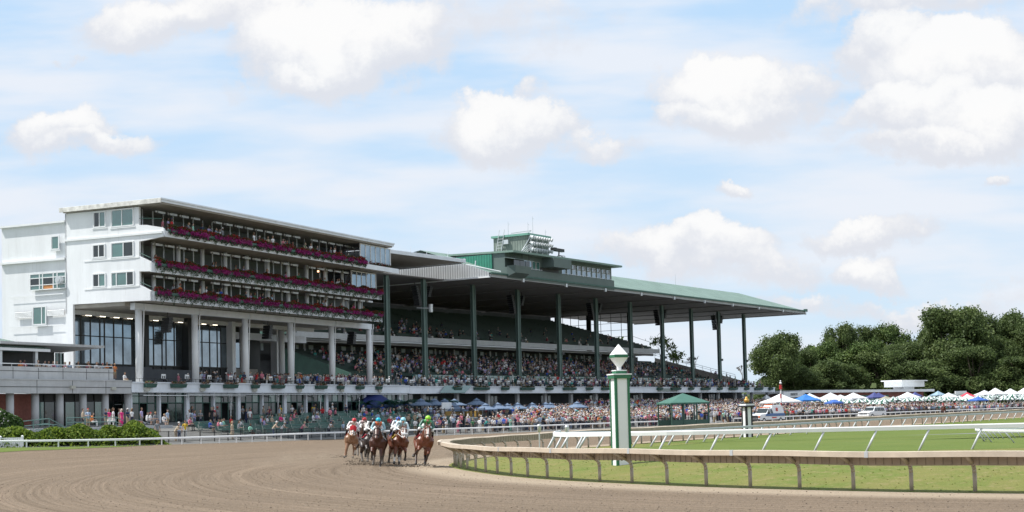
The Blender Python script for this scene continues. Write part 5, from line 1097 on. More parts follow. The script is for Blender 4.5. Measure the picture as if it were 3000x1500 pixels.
def person(pose,kind=0):
    P=[];long_=kind==1;hip=.92
    if pose in('stand','fold','raise','phone','back'):
        for s in(-1,1):
            P+=[((0,s*.09,.9),.1,(.015,s*.1,.5),.07,2),((.015,s*.1,.5),.068,(0,s*.11,.1),.045,2 if kind!=2 else 0),((0,s*.11,.06),.04,(.14,s*.125,.04),.035,4)]
        if kind==1: P+=[((0,0,.9),.15,(0,0,.55),.2,2)]
        P+=[((0,0,.93),.135,(0,0,1.1),.13,1),((0,0,1.1),.13,(0,0,1.32),.14,1),((0,.1,1.38),.085,(0,-.1,1.38),.085,1),((0,0,1.45),.055,(.01,0,1.55),.052,0)]
        P+=head(.01,1.66,long_=long_,hat=(kind==0 and pose!='back'))
        for s in(-1,1):
            sh=(0,s*.19,1.38)
            if pose=='stand' or pose=='back': el=(-.02,s*.26,1.1);ha=(.06,s*.25,.86);dr=(.2,0,-1)
            elif pose=='fold': el=(.02,s*.26,1.12);ha=(.24,s*.06,1.16);dr=(.3,-s,.1)
            elif pose=='phone': el=(.16,s*.22,1.2);ha=(.3,s*.08,1.45);dr=(.2,-s*.3,1)
            else: el=(.03,s*.3,1.6) if s>0 else (.05,s*.26,1.14);ha=(.08,s*.22,1.9) if s>0 else (.2,s*.14,1.1);dr=(0,0,1) if s>0 else (1,0,.2)
            P+=[(sh,.062,tuple(np.array(sh)*.45+np.array(el)*.55),.054,1),(tuple(np.array(sh)*.45+np.array(el)*.55),.048,el,.042,0),(el,.042,ha,.03,0)]+hand(ha,dr,s)
    elif pose=='lean':
        for s in(-1,1):
            P+=[((-.12,s*.09,.9),.1,(-.06,s*.1,.5),.07,2),((-.06,s*.1,.5),.068,(-.1,s*.11,.1),.045,2 if kind!=2 else 0),((-.1,s*.11,.06),.04,(.04,s*.12,.04),.035,4)]
        P+=[((-.12,0,.95),.135,(.02,0,1.15),.13,1),((.02,0,1.15),.13,(.16,0,1.3),.13,1),((.16,.1,1.34),.085,(.16,-.1,1.34),.085,1),((.2,0,1.4),.055,(.24,0,1.47),.052,0)]+head(.26,1.56,hat=kind==0,long_=long_)
        for s in(-1,1):
            sh=(.16,s*.19,1.33);el=(.33,s*.24,1.08);ha=(.55,s*.07,1.1);P+=[(sh,.062,el,.047,1 if kind else 0,-.0),(el,.042,ha,.03,0)]+hand(ha,(1,-s*.6,-.1),s)
    elif pose=='sit':
        for s in(-1,1):
            P+=[((0,s*.1,.52),.105,(.42,s*.13,.52),.075,2),((.42,s*.13,.5),.068,(.42,s*.13,.12),.045,2 if kind!=2 else 0),((.42,s*.13,.06),.04,(.56,s*.14,.04),.035,4)]
        P+=[((-.02,0,.55),.14,(-.06,0,.75),.135,1),((-.06,0,.75),.13,(-.02,0,.98),.14,1),((-.02,.1,1.02),.085,(-.02,-.1,1.02),.085,1),((0,0,1.08),.055,(.03,0,1.17),.052,0)]+head(.04,1.27,hat=kind==0,long_=long_)
        for s in(-1,1):
            sh=(-.02,s*.19,1.0);el=(.06,s*.26,.74);ha=(.3,s*.1,.68);P+=[(sh,.062,el,.047,1),(el,.042,ha,.03,0)]+hand(ha,(1,-s*.3,-.2),s)
    return skin('person_'+pose,P,MS,.021,1)
PM={(p,k):person(p,k) for p in('stand','fold','lean','sit') for k in(0,1,2)};PM[('raise',2)]=person('raise',2);PM[('phone',1)]=person('phone',1);PM[('back',1)]=person('back',1)
CLOTH={'white':(.72,.72,.74),'pale blue':(.36,.47,.62),'navy blue':(.02,.03,.08),'black':(.02,.02,.022),'red':(.5,.03,.035),'pink':(.62,.2,.27),'bright pink':(.65,.03,.2),'teal':(.05,.3,.28),'royal blue':(.03,.09,.42),'lavender':(.38,.33,.55),'grey':(.22,.23,.25),'orange':(.6,.19,.05),'yellow':(.6,.4,.04),'green':(.06,.22,.1),'beige':(.45,.36,.26),'mint green':(.3,.6,.48),'maroon':(.2,.02,.04)}
LEG={'khaki':(.35,.27,.17),'white':(.65,.65,.64),'navy':(.02,.025,.05),'black':(.02,.02,.02),'denim':(.07,.1,.17),'grey':(.16,.16,.17)}
SK=[(.48,.33,.26),(.42,.27,.2),(.33,.19,.13),(.12,.065,.045),(.52,.37,.3)]
HR=[(.02,.015,.012),(.06,.035,.02),(.3,.2,.1),(.12,.07,.04)];CAPS=[(.7,.7,.7),(.02,.02,.03),(.45,.35,.22),(.02,.03,.1),(.4,.03,.03)]
cw_=['white']*7+['pale blue']*4+['navy blue']*3+['black']*3+['red']*2+['pink']*3+['lavender']*2+['grey']*3+['orange','teal','royal blue','green','beige','beige','maroon','mint green','bright pink','yellow']
used={};NP=0
def add_person(p,rz,pose,kind,col=None,leg=None,where='',extra='',grp='spectators',sc_=None,label=None,sh=None,hair=None):
    global NP
    if (pose,kind) not in PM: kind=2 if pose=='raise' else 1
    col=col or random.choice(cw_);leg=leg or random.choice(list(LEG))
    o=bpy.data.objects.new('person',PM[(pose,kind)]);COL.objects.link(o);o.location=p;o.rotation_euler=(0,0,rz);s=sc_ or random.uniform(.93,1.04);o.scale=(s,s,s)
    o['shirt_c']=CLOTH[col];o['legs_c']=LEG[leg] if kind!=1 or pose=='sit' else (CLOTH[col] if random.random()<.5 else LEG[leg]);o['skin_c']=random.choice(SK)
    hatted=kind==0;o['hair_c']=hair or (random.choice(CAPS) if hatted else random.choice(HR))
    verb={'stand':'standing','fold':'standing with hands together','lean':'leaning forward','sit':'seated','raise':'raising one arm','phone':'holding up a phone','back':'standing'}[pose]
    lab=label or ('person in %s top %s%s %s%s'%(col,verb,' in a cap' if hatted and pose!='back' else ' with long hair' if kind==1 else '',where,(', '+extra) if extra else ''))
    lab=' '.join(lab.split()[:16]);tag(o,lab,'person',grp);NP+=1;return o
TRK=lambda p:math.atan2(-p[1],-p[0])+random.uniform(-.6,.6)   # facing the track and camera
face_c=math.atan2(CL.n[1],CL.n[0]);face_g=math.atan2(GR.n[1],GR.n[0])
# balcony guests
def balc(n,z,v,u1,where,grp):
    us=sorted(random.uniform(1.2,u1) for _ in range(n))
    for k,u in enumerate(us):
        third='near the open end' if u<9 else 'above the second column' if u<18 else 'above the third column' if u<28 else 'above the fourth column' if u<38 else 'near the glazed bay'
        add_person(CL.P(u,v-random.uniform(.3,1.6),z),face_c+random.uniform(-.7,.7),random.choice(('stand','fold','lean','stand')),random.choice((0,1,2,2,1)),where=where,extra=third,grp=grp)
balc(30,22.02,3.7,40,'on top balcony','guests on the top balcony');balc(24,18.46,2.0,47,'on middle balcony','guests on the middle balcony');balc(22,15.46,2.0,47,'on lowest balcony','guests on the lowest balcony')
add_person(CL.P(35,3.3,22.1),face_c,'raise',2,'white','navy',label='person in white shirt raising an arm high on the top balcony')
# annex terrace
xs=[(66,'orange','leftmost at the annex terrace rail'),(78,'pink',''),(115,'beige',''),(138,'white',''),(147,'white',''),(165,'pink',''),(180,'pale blue',''),(196,'bright pink',''),(208,'pale blue',''),(216,'navy blue',''),(236,'beige',''),(263,'pink',''),(268,'orange',''),(283,'white',''),(293,'white',''),(309,'pale blue',''),(323,'orange',''),(331,'black',''),(347,'orange','rightmost at the annex terrace rail')]
for i_,(x,c,l) in enumerate(xs):
    u,_=CL.onv(x,1070,-2.1);add_person(CL.P(u,-2.25-random.uniform(0,.5),6.95),face_c-.4+random.uniform(-.3,.5),'lean' if i_%2 else 'fold',(2,1,2,0)[i_%4],c,where='at the annex terrace rail',label='person in %s top, %s along the annex terrace rail from the left'%(c,(ordn+['thirteenth','fourteenth','fifteenth','sixteenth','seventeenth','eighteenth','last'])[i_]),grp='people at the annex terrace rail')
add_person(CL.P(-.3,-.9,6.3),face_c,'sit',2,'white','khaki',label='person in white shirt seated at the terrace corner beside the first column')
# patio in front of the annex
PT=[(243,'beige','black','stand',2),(258,'pale blue','khaki','fold',0),(271,'orange','white','sit',1),(310,'navy blue','khaki','fold',2),(320,'bright pink','white','stand',1),(332,'white','white','back',1),(350,'grey','khaki','stand',2),(374,'navy blue','khaki','fold',0),(387,'white','navy','stand',1),(415,'lavender','grey','stand',2),(432,'white','grey','sit',2),(441,'white','grey','sit',0),(455,'grey','navy','sit',2),(481,'white','grey','sit',2),(491,'pale blue','khaki','stand',0)]
for i_,(x,c,l,po,k) in enumerate(PT):
    u,_=CL.onv(x,1240,3.4);p=CL.P(u,3.4,2.02) if u<.4 else None
    if p is None: q=CL.P(u,3.4,0);p=(q[0],q[1],float(az(q[0],q[1])[0]))
    add_person(p,face_c+random.uniform(-.8,.8),po,k,c,l,label='person in %s top and %s %s, %s from the left on the patio'%(c,l,'skirt' if k==1 else 'trousers',(ordn+['thirteenth','fourteenth','last'])[i_]),grp='people on the patio')
u,_=CL.onv(357,1240,3.9);o=add_person(CL.P(u,3.9,2.02),face_c,'stand',1,'bright pink',label='person in long bright pink dress and wide pale hat on the patio');o['legs_c']=CLOTH['bright pink'];o['hair_c']=(.7,.66,.6)
u,_=CL.onv(45,1210,3);add_person(CL.P(u,1.2,2.02),0.2,'stand',2,'grey','khaki',label='person in grey shirt walking by the brick wall at far left')
# on and between the benches
sp_named=[(461,1281,'grey','khaki','stand',2,'person in grey shirt and khaki trousers standing among the benches'),(543,1300,'yellow','white','stand',0,'person in yellow shirt and white shorts standing among the benches')]
for x,y,c,l,po,k,lab in sp_named:
    u_,_=CL.onv(x,y,12.6);q_=CL.P(u_,12.6,0);p=(q_[0],q_[1],float(az(q_[0],q_[1])[0]));add_person(tuple(p),TRK(p),po,k,c,l,label=lab)
bd={}
for k in range(66):
    u,v,z=random.choice(BEN)
    if v>12 and random.random()<.55: continue
    uu=u+random.uniform(-2,2);x,y,_=CL.P(uu,v-.25,0);z=float(az(x,y)[0]);c=random.choice(cw_)
    sec='near the patio' if uu<12 else 'before the second ground door' if uu<20 else 'mid way along the benches' if uu<32 else 'toward the palms' if uu<42 else 'below the navy tent'
    rowt='front' if v>13 else 'middle' if v>8 else 'back'
    add_person((x,y,z),face_c+random.uniform(-.3,.5),'sit',random.choice((0,1,2,2)),c,where='on %s bench rows'%rowt,extra=sec,grp='people seated on the green benches')
for k in range(26):
    u=random.uniform(3,46);v=random.uniform(1,4.5);x,y,_=CL.P(u,v,0);sec='near the patio' if u<12 else 'before the second ground door' if u<20 else 'mid way along' if u<32 else 'toward the palms'
    add_person((x,y,float(az(x,y)[0])),face_c+random.uniform(-1.5,1.5),random.choice(('stand','fold')),random.choice((0,1,2)),where='by the clubhouse doors',extra=sec,grp='people by the clubhouse doors')
# row leaning on the spectator fence
st=[];q=pf_[(pf_[:,0]>-30)&(pf_[:,1]<245)]
n3=normals(q);
if (np.array([-40,180])-q[5])@n3[5]<0: n3=-n3
names_={'lean':0}
for i in range(len(q)-1):
    X=q[i][0]
    if 26<X<33: continue
    dens_=.25 if X<-22 else .42 if X<-8 else 1.5 if X<10 else 3.0 if X<26 else 2.6
    for _ in range(int(dens_+random.random())):
        t=random.random();a=q[i]+(q[i+1]-q[i])*t+n3[i]*random.uniform(2.75,3.3);rz=math.atan2(-n3[i][1],-n3[i][0])+random.uniform(-.4,.4)
        px_=1500+f*a[0]/a[1];sec='opposite the benches' if px_<980 else 'between the runners and the turn' if px_<1330 else 'left of the tall green pole' if px_<1780 else 'between the pole and the gazebo' if px_<1930 else 'before the gazebo' if px_<2080 else 'left of the ambulance' if px_<2200 else 'right of the ambulance'
        if NP<292: add_person((a[0],a[1],float(az(*a)[0])),rz,random.choice(('lean','lean','fold','stand')),random.choice((0,0,1,2)),where='at the trackside fence',extra=sec,grp='people lining the trackside fence')
# ---------------------------------------------------------------- the rest of the crowd as one mass
def lowp(sit):
    m=MB()
    if sit: m.box(-.05,.38,-.16,.16,.42,.58,2);m.box(.3,.42,-.15,.15,.05,.45,2);z=.5
    else: m.hexa([(-.08,-.15,0),(.1,-.15,0),(.1,.15,0),(-.08,.15,0)],[(-.11,-.17,.88),(.11,-.17,.88),(.11,.17,.88),(-.11,.17,.88)],2);z=.86
    m.hexa([(-.11,-.16,z),(.11,-.16,z),(.11,.16,z),(-.11,.16,z)],[(-.1,-.21,z+.48),(.1,-.21,z+.48),(.1,.21,z+.48),(-.1,.21,z+.48)],1)
    m.hexa([(-.1,-.21,z+.48),(.1,-.21,z+.48),(.1,.21,z+.48),(-.1,.21,z+.48)],[(-.04,-.07,z+.58),(.05,-.07,z+.58),(.05,.07,z+.58),(-.04,.07,z+.58)],1)
    for s in(-1,1): m.hexa([(.02,s*.2-.04,z+.2),(.1,s*.2-.04,z+.2),(.1,s*.2+.04,z+.2),(.02,s*.2+.04,z+.2)],[(-.04,s*.22-.05,z+.5),(.05,s*.22-.05,z+.5),(.05,s*.22+.05,z+.5),(-.04,s*.22+.05,z+.5)],1);m.box(.05,.3,s*.15-.035,s*.15+.035,z+.16,z+.24,0)
    m.ball((.02,0,z+.7),.105,6,4,0,(1,.85,1.2));m.ball((-.015,0,z+.75),.112,6,4,3,(1,.95,.95))
    return np.array(m.v),m.f,np.array(m.m)
LPt={s:lowp(s) for s in(0,1)}
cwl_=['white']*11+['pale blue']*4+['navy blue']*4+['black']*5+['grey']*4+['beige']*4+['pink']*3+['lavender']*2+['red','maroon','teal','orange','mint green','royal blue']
cwd_=['white']*3+['pale blue']*2+['navy blue']*6+['black']*8+['grey']*6+['beige']*2+['pink','lavender','lavender','red','maroon','maroon','teal','royal blue']  # clothing mix for the stands, roof shade put into darker colours
CV=[];CF=[];CC=[];nv=0
def crowd_add(p,rz,sit,dim=1):
    global nv
    v,fc,mm=LPt[sit];s=random.uniform(.92,1.05);c,s_=math.cos(rz)*s,math.sin(rz)*s;w=np.empty_like(v);ln=random.uniform(-.12,.22);x=v[:,0]+np.maximum(0,v[:,2]-.5)*ln;w[:,0]=x*c-v[:,1]*s_+p[0];w[:,1]=x*s_+v[:,1]*c+p[1];w[:,2]=v[:,2]*s+p[2];CV.append(w)
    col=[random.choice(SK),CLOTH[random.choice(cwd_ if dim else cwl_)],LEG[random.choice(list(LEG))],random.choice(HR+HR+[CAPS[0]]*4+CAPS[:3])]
    for f_,m_ in zip(fc,mm): CF.append([a+nv for a in f_]);CC.append(col[m_])
    nv+=len(v)
def fill(n,fn,sitp,rzf,dim=0):
    for _ in range(n):
        p=fn()
        if p is None: continue
        crowd_add(p,rzf(p),1 if random.random()<sitp else 0,dim)
tk=lambda p:math.atan2(-p[1]-20,-p[0]+20)+random.uniform(-.6,.6)
def apz():   # apron between grandstand and rail
    while 1:
        u=random.uniform(6,133)
        v=random.uniform(-1.5,75);x,y,_=GR.P(u,v,0);d=sdist(np.array([[x,y]]),RO)[0][0];
        if (np.array([x,y])-GR.o)@GR.n>0 and d<3.6: continue
        # must lie on the stand side of the rail
        k=int(round(sdist(np.array([[x,y]]),RO)[1][0]));k=min(k,len(RO)-2);nn_=np.array([-(RO[k+1]-RO[k])[1],(RO[k+1]-RO[k])[0]])
        if (np.array([x,y])-RO[k])@nn_<0: continue
        if u<47 and v<10.6: continue
        if abs(x-gz_[0])<3.4 and abs(y-gz_[1])<3.6: continue
        return (x,y,float(az(x,y)[0]))
fill(2500,apz,.12,tk)
def nearf():
    while 1:
        k=random.uniform(np.argmin(abs(RO[:,0]+12)),np.argmin(abs(RO[:,0]-27)));i=int(k);nn_=np.array([-(RO[i+1]-RO[i])[1],(RO[i+1]-RO[i])[0]]);nn_/=np.linalg.norm(nn_);p=RO[i]+(RO[i+1]-RO[i])*(k-i)+nn_*(3.2+abs(random.gauss(0,5)))
        if p[0]<5 and random.random()<(.75 if p[0]<-3 else .35): continue
        return (p[0],p[1],float(az(*p)[0]))
fill(520,nearf,.05,tk)
def deckp(): u=random.uniform(2,45);v=random.uniform(1.5,9.5);return (*GR.P(u,v,1.95)[:2],1.96)
fill(170,deckp,.4,tk)
def deck2(): u=random.uniform(48,59);v=random.uniform(1,11.5);return (*CL.P(u,v,1.9)[:2],1.91)
fill(36,deck2,.5,tk)
def picnic():
    while 1:
        k=random.uniform(.0,1);i=int(np.interp(k,[0,1],[np.argmin(abs(RO[:,1]-222)),np.argmin(abs(RO[:,1]-372))]));nn_=np.array([-(RO[i+1]-RO[i])[1],(RO[i+1]-RO[i])[0]]);nn_/=np.linalg.norm(nn_)
        d=random.uniform(3.4,6) if random.random()<.45 else random.uniform(4,34);p=RO[i]+nn_*d+rng.normal(0,.5,2);u,v=GR.uv(*p)
        if u<133 and v<1: continue
        return (p[0],p[1],float(az(*p)[0]))
fill(1500,picnic,.1,tk)
def terr_g():
    u=random.uniform(2,131.5);r=random.random();v=-.6-6.4*r;z=6.2 if v>-2.2 else 6.6 if v>-4.6 else 7.0;return (*GR.P(u,v,0)[:2],z)
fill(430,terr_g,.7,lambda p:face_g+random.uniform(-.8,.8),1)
def terr_c():
    u=random.triangular(8,60,46);v=random.uniform(-6.5,-.6);return (*CL.P(u,v,0)[:2],6.25+(.25 if v<-3 else 0))
fill(250,terr_c,.45,lambda p:face_c+random.uniform(-.9,.9))
def lowt():
    r=int(random.triangular(0,15,7));u=random.uniform(0,116)
    if u>98 and random.random()<.6: return None
    v=-7.5-13.5*(r+.5)/15;return (*GR.P(u,v,0)[:2],7.9+4.3*r/15)
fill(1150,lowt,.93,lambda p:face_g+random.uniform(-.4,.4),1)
def uppt():
    r=min(25,int(abs(random.gauss(0,6))));u=random.uniform(-6,100)
    if u>35 and random.random()<.82: return None
    v=-14.2-24.8*(r+.5)/26;return (*GR.P(u,v,0)[:2],14.6+7*r/26)
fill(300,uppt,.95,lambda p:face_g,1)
def endt():
    r=random.randrange(8);u=random.uniform(118.5,130.5);return (*GR.P(u,-6-8*(r+.5)/8,0)[:2],7.3+2.3*r/8)
fill(30,endt,.8,lambda p:face_g)
me=bpy.data.meshes.new('crowd');me.from_pydata(np.concatenate(CV).tolist(),[],CF);at=me.attributes.new('tint','FLOAT_COLOR','FACE');at.data.foreach_set('color',np.c_[np.array(CC),np.ones(len(CC))].ravel())
me.materials.append(M('crowd_cloth',(1,1,1),.8,.1,3,attr=('GEOMETRY','tint')));me.update();o=bpy.data.objects.new('crowd',me);COL.objects.link(o);tag(o,'dense crowd of distant spectators filling apron, terrace and stands','crowd',kind='stuff')
# terrace tables with white screens (front row pieces stand on the terrace)
tb=local('dining_table','x','table',(0,0,0),0,'terrace dining tables with white screens')
m=MB();m.box(-.45,.45,-.35,.35,.7,.74);m.build('tabletop',[dark],tb)
for x in(-.38,.38): m=MB();m.tube((x,0,0),(x,0,.7),.03,.03,6);m.build('leg',[dark],tb)
m=MB();m.box(-.36,.36,-.2,-.16,.76,1.28);m.build('screen',[pw],tb);m=MB();m.box(-.26,-.06,-.21,-.2,.82,1.1);m.box(.06,.26,-.21,-.2,.82,1.1);m.build('screen_face',[black],tb)
first=True
def table(loc,rz,lab):
    global first
    o=tb if first else dup(tb);first=False;o.location=loc;o.rotation_euler=(0,0,rz);o['label']=lab
for r,(v,z) in enumerate(((-1.1,6.2),(-3.3,6.6))):
    for k in range(29):
        u=2+3.15*k+r*1.5+random.uniform(-.3,.3);sec='nearest the clubhouse' if u<20 else 'left of the second loudspeaker' if u<40 else 'mid stand' if u<60 else 'behind the tall pole' if u<80 else 'toward the far end'
        table(GR.P(u,v,z),face_g-math.pi/2+math.pi,'dark table with a white screen in the %s terrace row, %s'%('front' if r==0 else 'second',sec))
for k in range(13):
    u=6+4.1*k;table(CL.P(u,-1.0,6.25),face_c+math.pi/2,'dark table with a white screen on the clubhouse terrace, %s from the annex'%((ordn+['last'])[k]))
# ---------------------------------------------------------------- race horses (facing +x) and jockeys
def horse(name,coat,legc,manec,pose,lean=0,turn=0,stock=(.65,.65,.62),white_feet=(),blaze=True,headup=0):
    HM=[M(name+'_coat',coat,.38,.25,2.5,spec=.5),M(name+'_legs',legc,.5,.2,3),M('hoof',(.04,.035,.03),.5) if 'hoof' not in bpy.data.materials else bpy.data.materials['hoof'],M('sock_white',(.6,.58,.55),.7) if 'sock_white' not in bpy.data.materials else bpy.data.materials['sock_white'],M(name+'_mane',manec,.7,.3,8),M('eye',(.01,.01,.01),.2) if 'eye' not in bpy.data.materials else bpy.data.materials['eye']]
    P=[((.52,0,1.17),.29,(0,0,1.16),.3,0),((0,0,1.16),.3,(-.5,0,1.26),.28,0),((.35,0,1.45),.12,(.55,0,1.42),.14,0)]
    for s in(-1,1):
        P+=[((.6,s*.12,1.2),.2,(.6,s*.14,1.0),.16,0),((-.62,s*.13,1.26),.22,(-.72,s*.14,1.12),.21,0),((.68,s*.07,1.06),.14,(.66,s*.08,1.15),.16,0)]
    hx,hz=.12*headup,.18*headup
    P+=[((.55,0,1.32),.23,(.9,0,1.62),.155,0),((.9,0,1.62),.155,(1.14+hx,0,1.83+hz),.115,0),((.62,0,1.16),.18,(.95,0,1.55),.12,0)]
    hd=np.array((1.2+hx,0,1.86+hz));mz=np.array((1.62+hx,0,1.42+hz))
    lp=lambda t,dy=0,up=0:tuple(hd+(mz-hd)*t+np.array((0.04*up,dy,.05*up)))
    P+=[(lp(0),.115,lp(.35),.098,0),(lp(.35),.098,lp(.75),.068,0),(lp(.75),.068,lp(1),.062,0),(lp(.15,0,-1.6),.085,lp(.4,0,-1.5),.06,0)]
    for s in(-1,1):
        P+=[(lp(-.08,s*.06,1.5),.028,lp(-.33,s*.085,3.0),.012,0),(lp(.28,s*.085,.6),.022,lp(.32,s*.09,.6),.02,5,-.006),(lp(.97,s*.035,.3),.02,lp(1.0,s*.04,.3),.018,5,-.002)]
    poses={'A':{'fl':[(.8,.19,.76),(.62,.24,.5),(.55,.24,.4)],'fr':[(.78,-.18,.58),(.86,-.2,.3),(.93,-.2,.2)],'hl':[(-.48,.16,.84),(-.82,.16,.56),(-.5,.15,.3),(-.38,.15,.2)],'hr':[(-.5,-.17,.86),(-.98,-.17,.6),(-1.12,-.16,.3),(-1.2,-.16,.2)]},
     'B':{'fl':[(.72,.17,.56),(.74,.16,.22),(.8,.16,.07)],'fr':[(.86,-.17,.76),(.72,-.17,.48),(.62,-.17,.42)],'hl':[(-.45,.17,.86),(-.95,.17,.6),(-.9,.16,.3),(-.84,.16,.18)],'hr':[(-.35,-.16,.84),(-.7,-.16,.52),(-.3,-.15,.26),(-.18,-.15,.16)]},
     'C':{'fl':[(.82,.16,.66),(.74,.12,.34),(.7,.1,.24)],'fr':[(.8,-.2,.78),(.6,-.3,.56),(.52,-.34,.5)],'hl':[(-.4,.17,.84),(-.75,.16,.54),(-.35,.15,.3),(-.24,.15,.22)],'hr':[(-.42,-.17,.84),(-.85,-.17,.56),(-.55,-.16,.26),(-.45,-.16,.16)]}}[pose]
    k=0
    for key in('fl','fr'):
        kn,ft,hf=poses[key];s=1 if key=='fl' else -1;P+=[((.6,s*.15,1.02),.13,(.62,s*.16,.92),.1,0),((.62,s*.16,.92),.095,kn,.056,0),(kn,.056,tuple(np.array(kn)*.5+np.array(ft)*.5),.036,1),(tuple(np.array(kn)*.5+np.array(ft)*.5),.036,ft,.042,3 if k in white_feet else 1),(ft,.042,hf,.045,3 if k in white_feet else 1),(hf,.05,tuple(np.array(hf)+np.array((.045,0,-.05))),.055,2)];k+=1
    for key in('hl','hr'):
        sf,hk,ft,hf=poses[key];s=1 if key=='hl' else -1;P+=[((-.66,s*.15,1.1),.2,sf,.12,0),(sf,.11,hk,.062,0),(hk,.06,tuple(np.array(hk)*.4+np.array(ft)*.6),.04,1),(tuple(np.array(hk)*.4+np.array(ft)*.6),.04,ft,.042,3 if k in white_feet else 1),(ft,.042,hf,.046,3 if k in white_feet else 1),(hf,.05,tuple(np.array(hf)+np.array((.045,0,-.05))),.055,2)];k+=1
    def ex(c,mi):
        if blaze:
            t=((c-hd)@(mz-hd))/((mz-hd)@(mz-hd));up=(c-(hd+(mz-hd)*t[:,None]))@np.array((.72,0,.69));mi=np.where((abs(c[:,1])<.022)&(t>.05)&(t<.9)&(up>.03)&(mi==0),3,mi)
        return mi
    o=local('race_horse','x','horse',(0,0,0),0,'race horses galloping round the turn')
    me=skin(name,P,HM,.018,2,ex);b=bpy.data.objects.new('body',me);COL.objects.link(b);b.parent=o
    V=[]
    for i in range(160):   # mane hair blown back
        t=random.random();p=np.array((.62,0,1.56))*(1-t)+np.array((1.12+hx,0,1.95+hz))*t;d=np.array((-.16-.1*random.random(),random.uniform(-.08,.08),.02+.06*random.random()));w_=np.array((.03,random.choice((-1,1))*.02,-.03));V.append([p-w_,p+w_,p+w_*.3+d,p-w_*.3+d])
    quadmesh('mane',np.array(V),np.zeros(len(V),int),[HM[4]],o)
    m=MB()
    for i in range(26):
        a=random.uniform(-.05,.05);z=random.uniform(-.1,.12);m.path([(-.86,a,1.36),(-1.1,a*2,1.32+z*.3),(-1.4,a*3,1.12+z),(-1.6,a*4,.9+z*1.5)],.012,4)
    m.build('tail',[HM[4]],o);return o,hd,mz
def tack(o,hd,mz,bridle,cloth,num,numc,shadow=None,hood=None,headup=0):
    bm=M('tack_'+bridle,{'white':(.7,.7,.7),'black':(.015,.015,.015),'brown':(.06,.03,.015),'red':(.5,.02,.03)}[bridle],.5) if 'tack_'+bridle not in bpy.data.materials else bpy.data.materials['tack_'+bridle]
    d=(mz-hd)/np.linalg.norm(mz-hd);up=np.array((-d[2],0,d[0]));
    if up[2]<0: up=-up
    def ring(t,r,dz=0,w_=.014):
        m_=[];c=hd+(mz-hd)*t+up*dz
        for k in range(13): a=2*math.pi*k/12;m_.append(tuple(c+up*(r*math.cos(a)*1.1)+np.array((0,1,0))*(r*math.sin(a))))
        return m_,w_
    m=MB();q,w_=ring(.12,.125);m.path(q,w_,5);q,w_=ring(.72,.083);m.path(q,w_,5)
    for s in(-1,1):
        c=lambda t,r:tuple(hd+(mz-hd)*t+np.array((0,s*r,0)));m.path([c(.12,.12),c(.45,.098),c(.88,.072)],.013,5);m.tube(c(.86,.07),c(.92,.07),.03,.03,8);m.path([c(.9,.07),(.95,s*.19,1.52),(.72,s*.14,1.62)],.01,4)
    m.build('bridle',[bm],o)
    if shadow: m=MB();c=hd+(mz-hd)*.62+up*.085;m.tube(tuple(c-np.array((0,.1,0))),tuple(c+np.array((0,.1,0))),.042,.042,10);m.ball(tuple(c-np.array((0,.1,0))),.042,8,5);m.ball(tuple(c+np.array((0,.1,0))),.042,8,5);m.build('shadow_roll',[pw],o,smooth=True)
    if hood:
        m=MB()
        for t,r in((.0,.127),(.13,.122),(.26,.114),(.38,.105)):
            q,_=ring(t,r);m.path(q,.032,6)
        m.build('hood',[hood],o)
    m=MB();pts=[];cm_=M('cloth_'+str(num),cloth,.7,.08)
    for a in range(-70,71,14): t=math.radians(a);pts.append((math.sin(t)*.325,1.17+math.cos(t)*.325))
    for (y0,z0),(y1,z1) in zip(pts,pts[1:]): m.hexa([(-.22,y0*.97,z0-.01),(.28,y0*.97,z0-.01),(.28,y1*.97,z1-.01),(-.22,y1*.97,z1-.01)],[(-.22,y0,z0+.012),(.28,y0,z0+.012),(.28,y1,z1+.012),(-.22,y1,z1+.012)])
    m.build('saddle_cloth',[cm_],o)
    m=MB();m.hexa([(-.12,-.12,1.48),(.22,-.12,1.48),(.22,.12,1.48),(-.12,.12,1.48)],[(-.14,-.08,1.56),(.24,-.07,1.55),(.24,.07,1.55),(-.14,.08,1.56)]);
    for s in(-1,1): m.path([(.12,s*.14,1.5),(.14,s*.32,1.3),(.12,s*.33,1.2)],.012,4)
    m.build('saddle',[black],o)
    for s in(-1,1):
        t=text(str(num),.24,(0,0,0),(1,0,0),numc,None);
        for v in t.data.vertices: x,y,z=v.co;v.co=(.05+x*(1 if s<0 else -1),s*(.345+abs(0)),1.2+z) if 1 else v.co
        t.name='number';t.parent=o
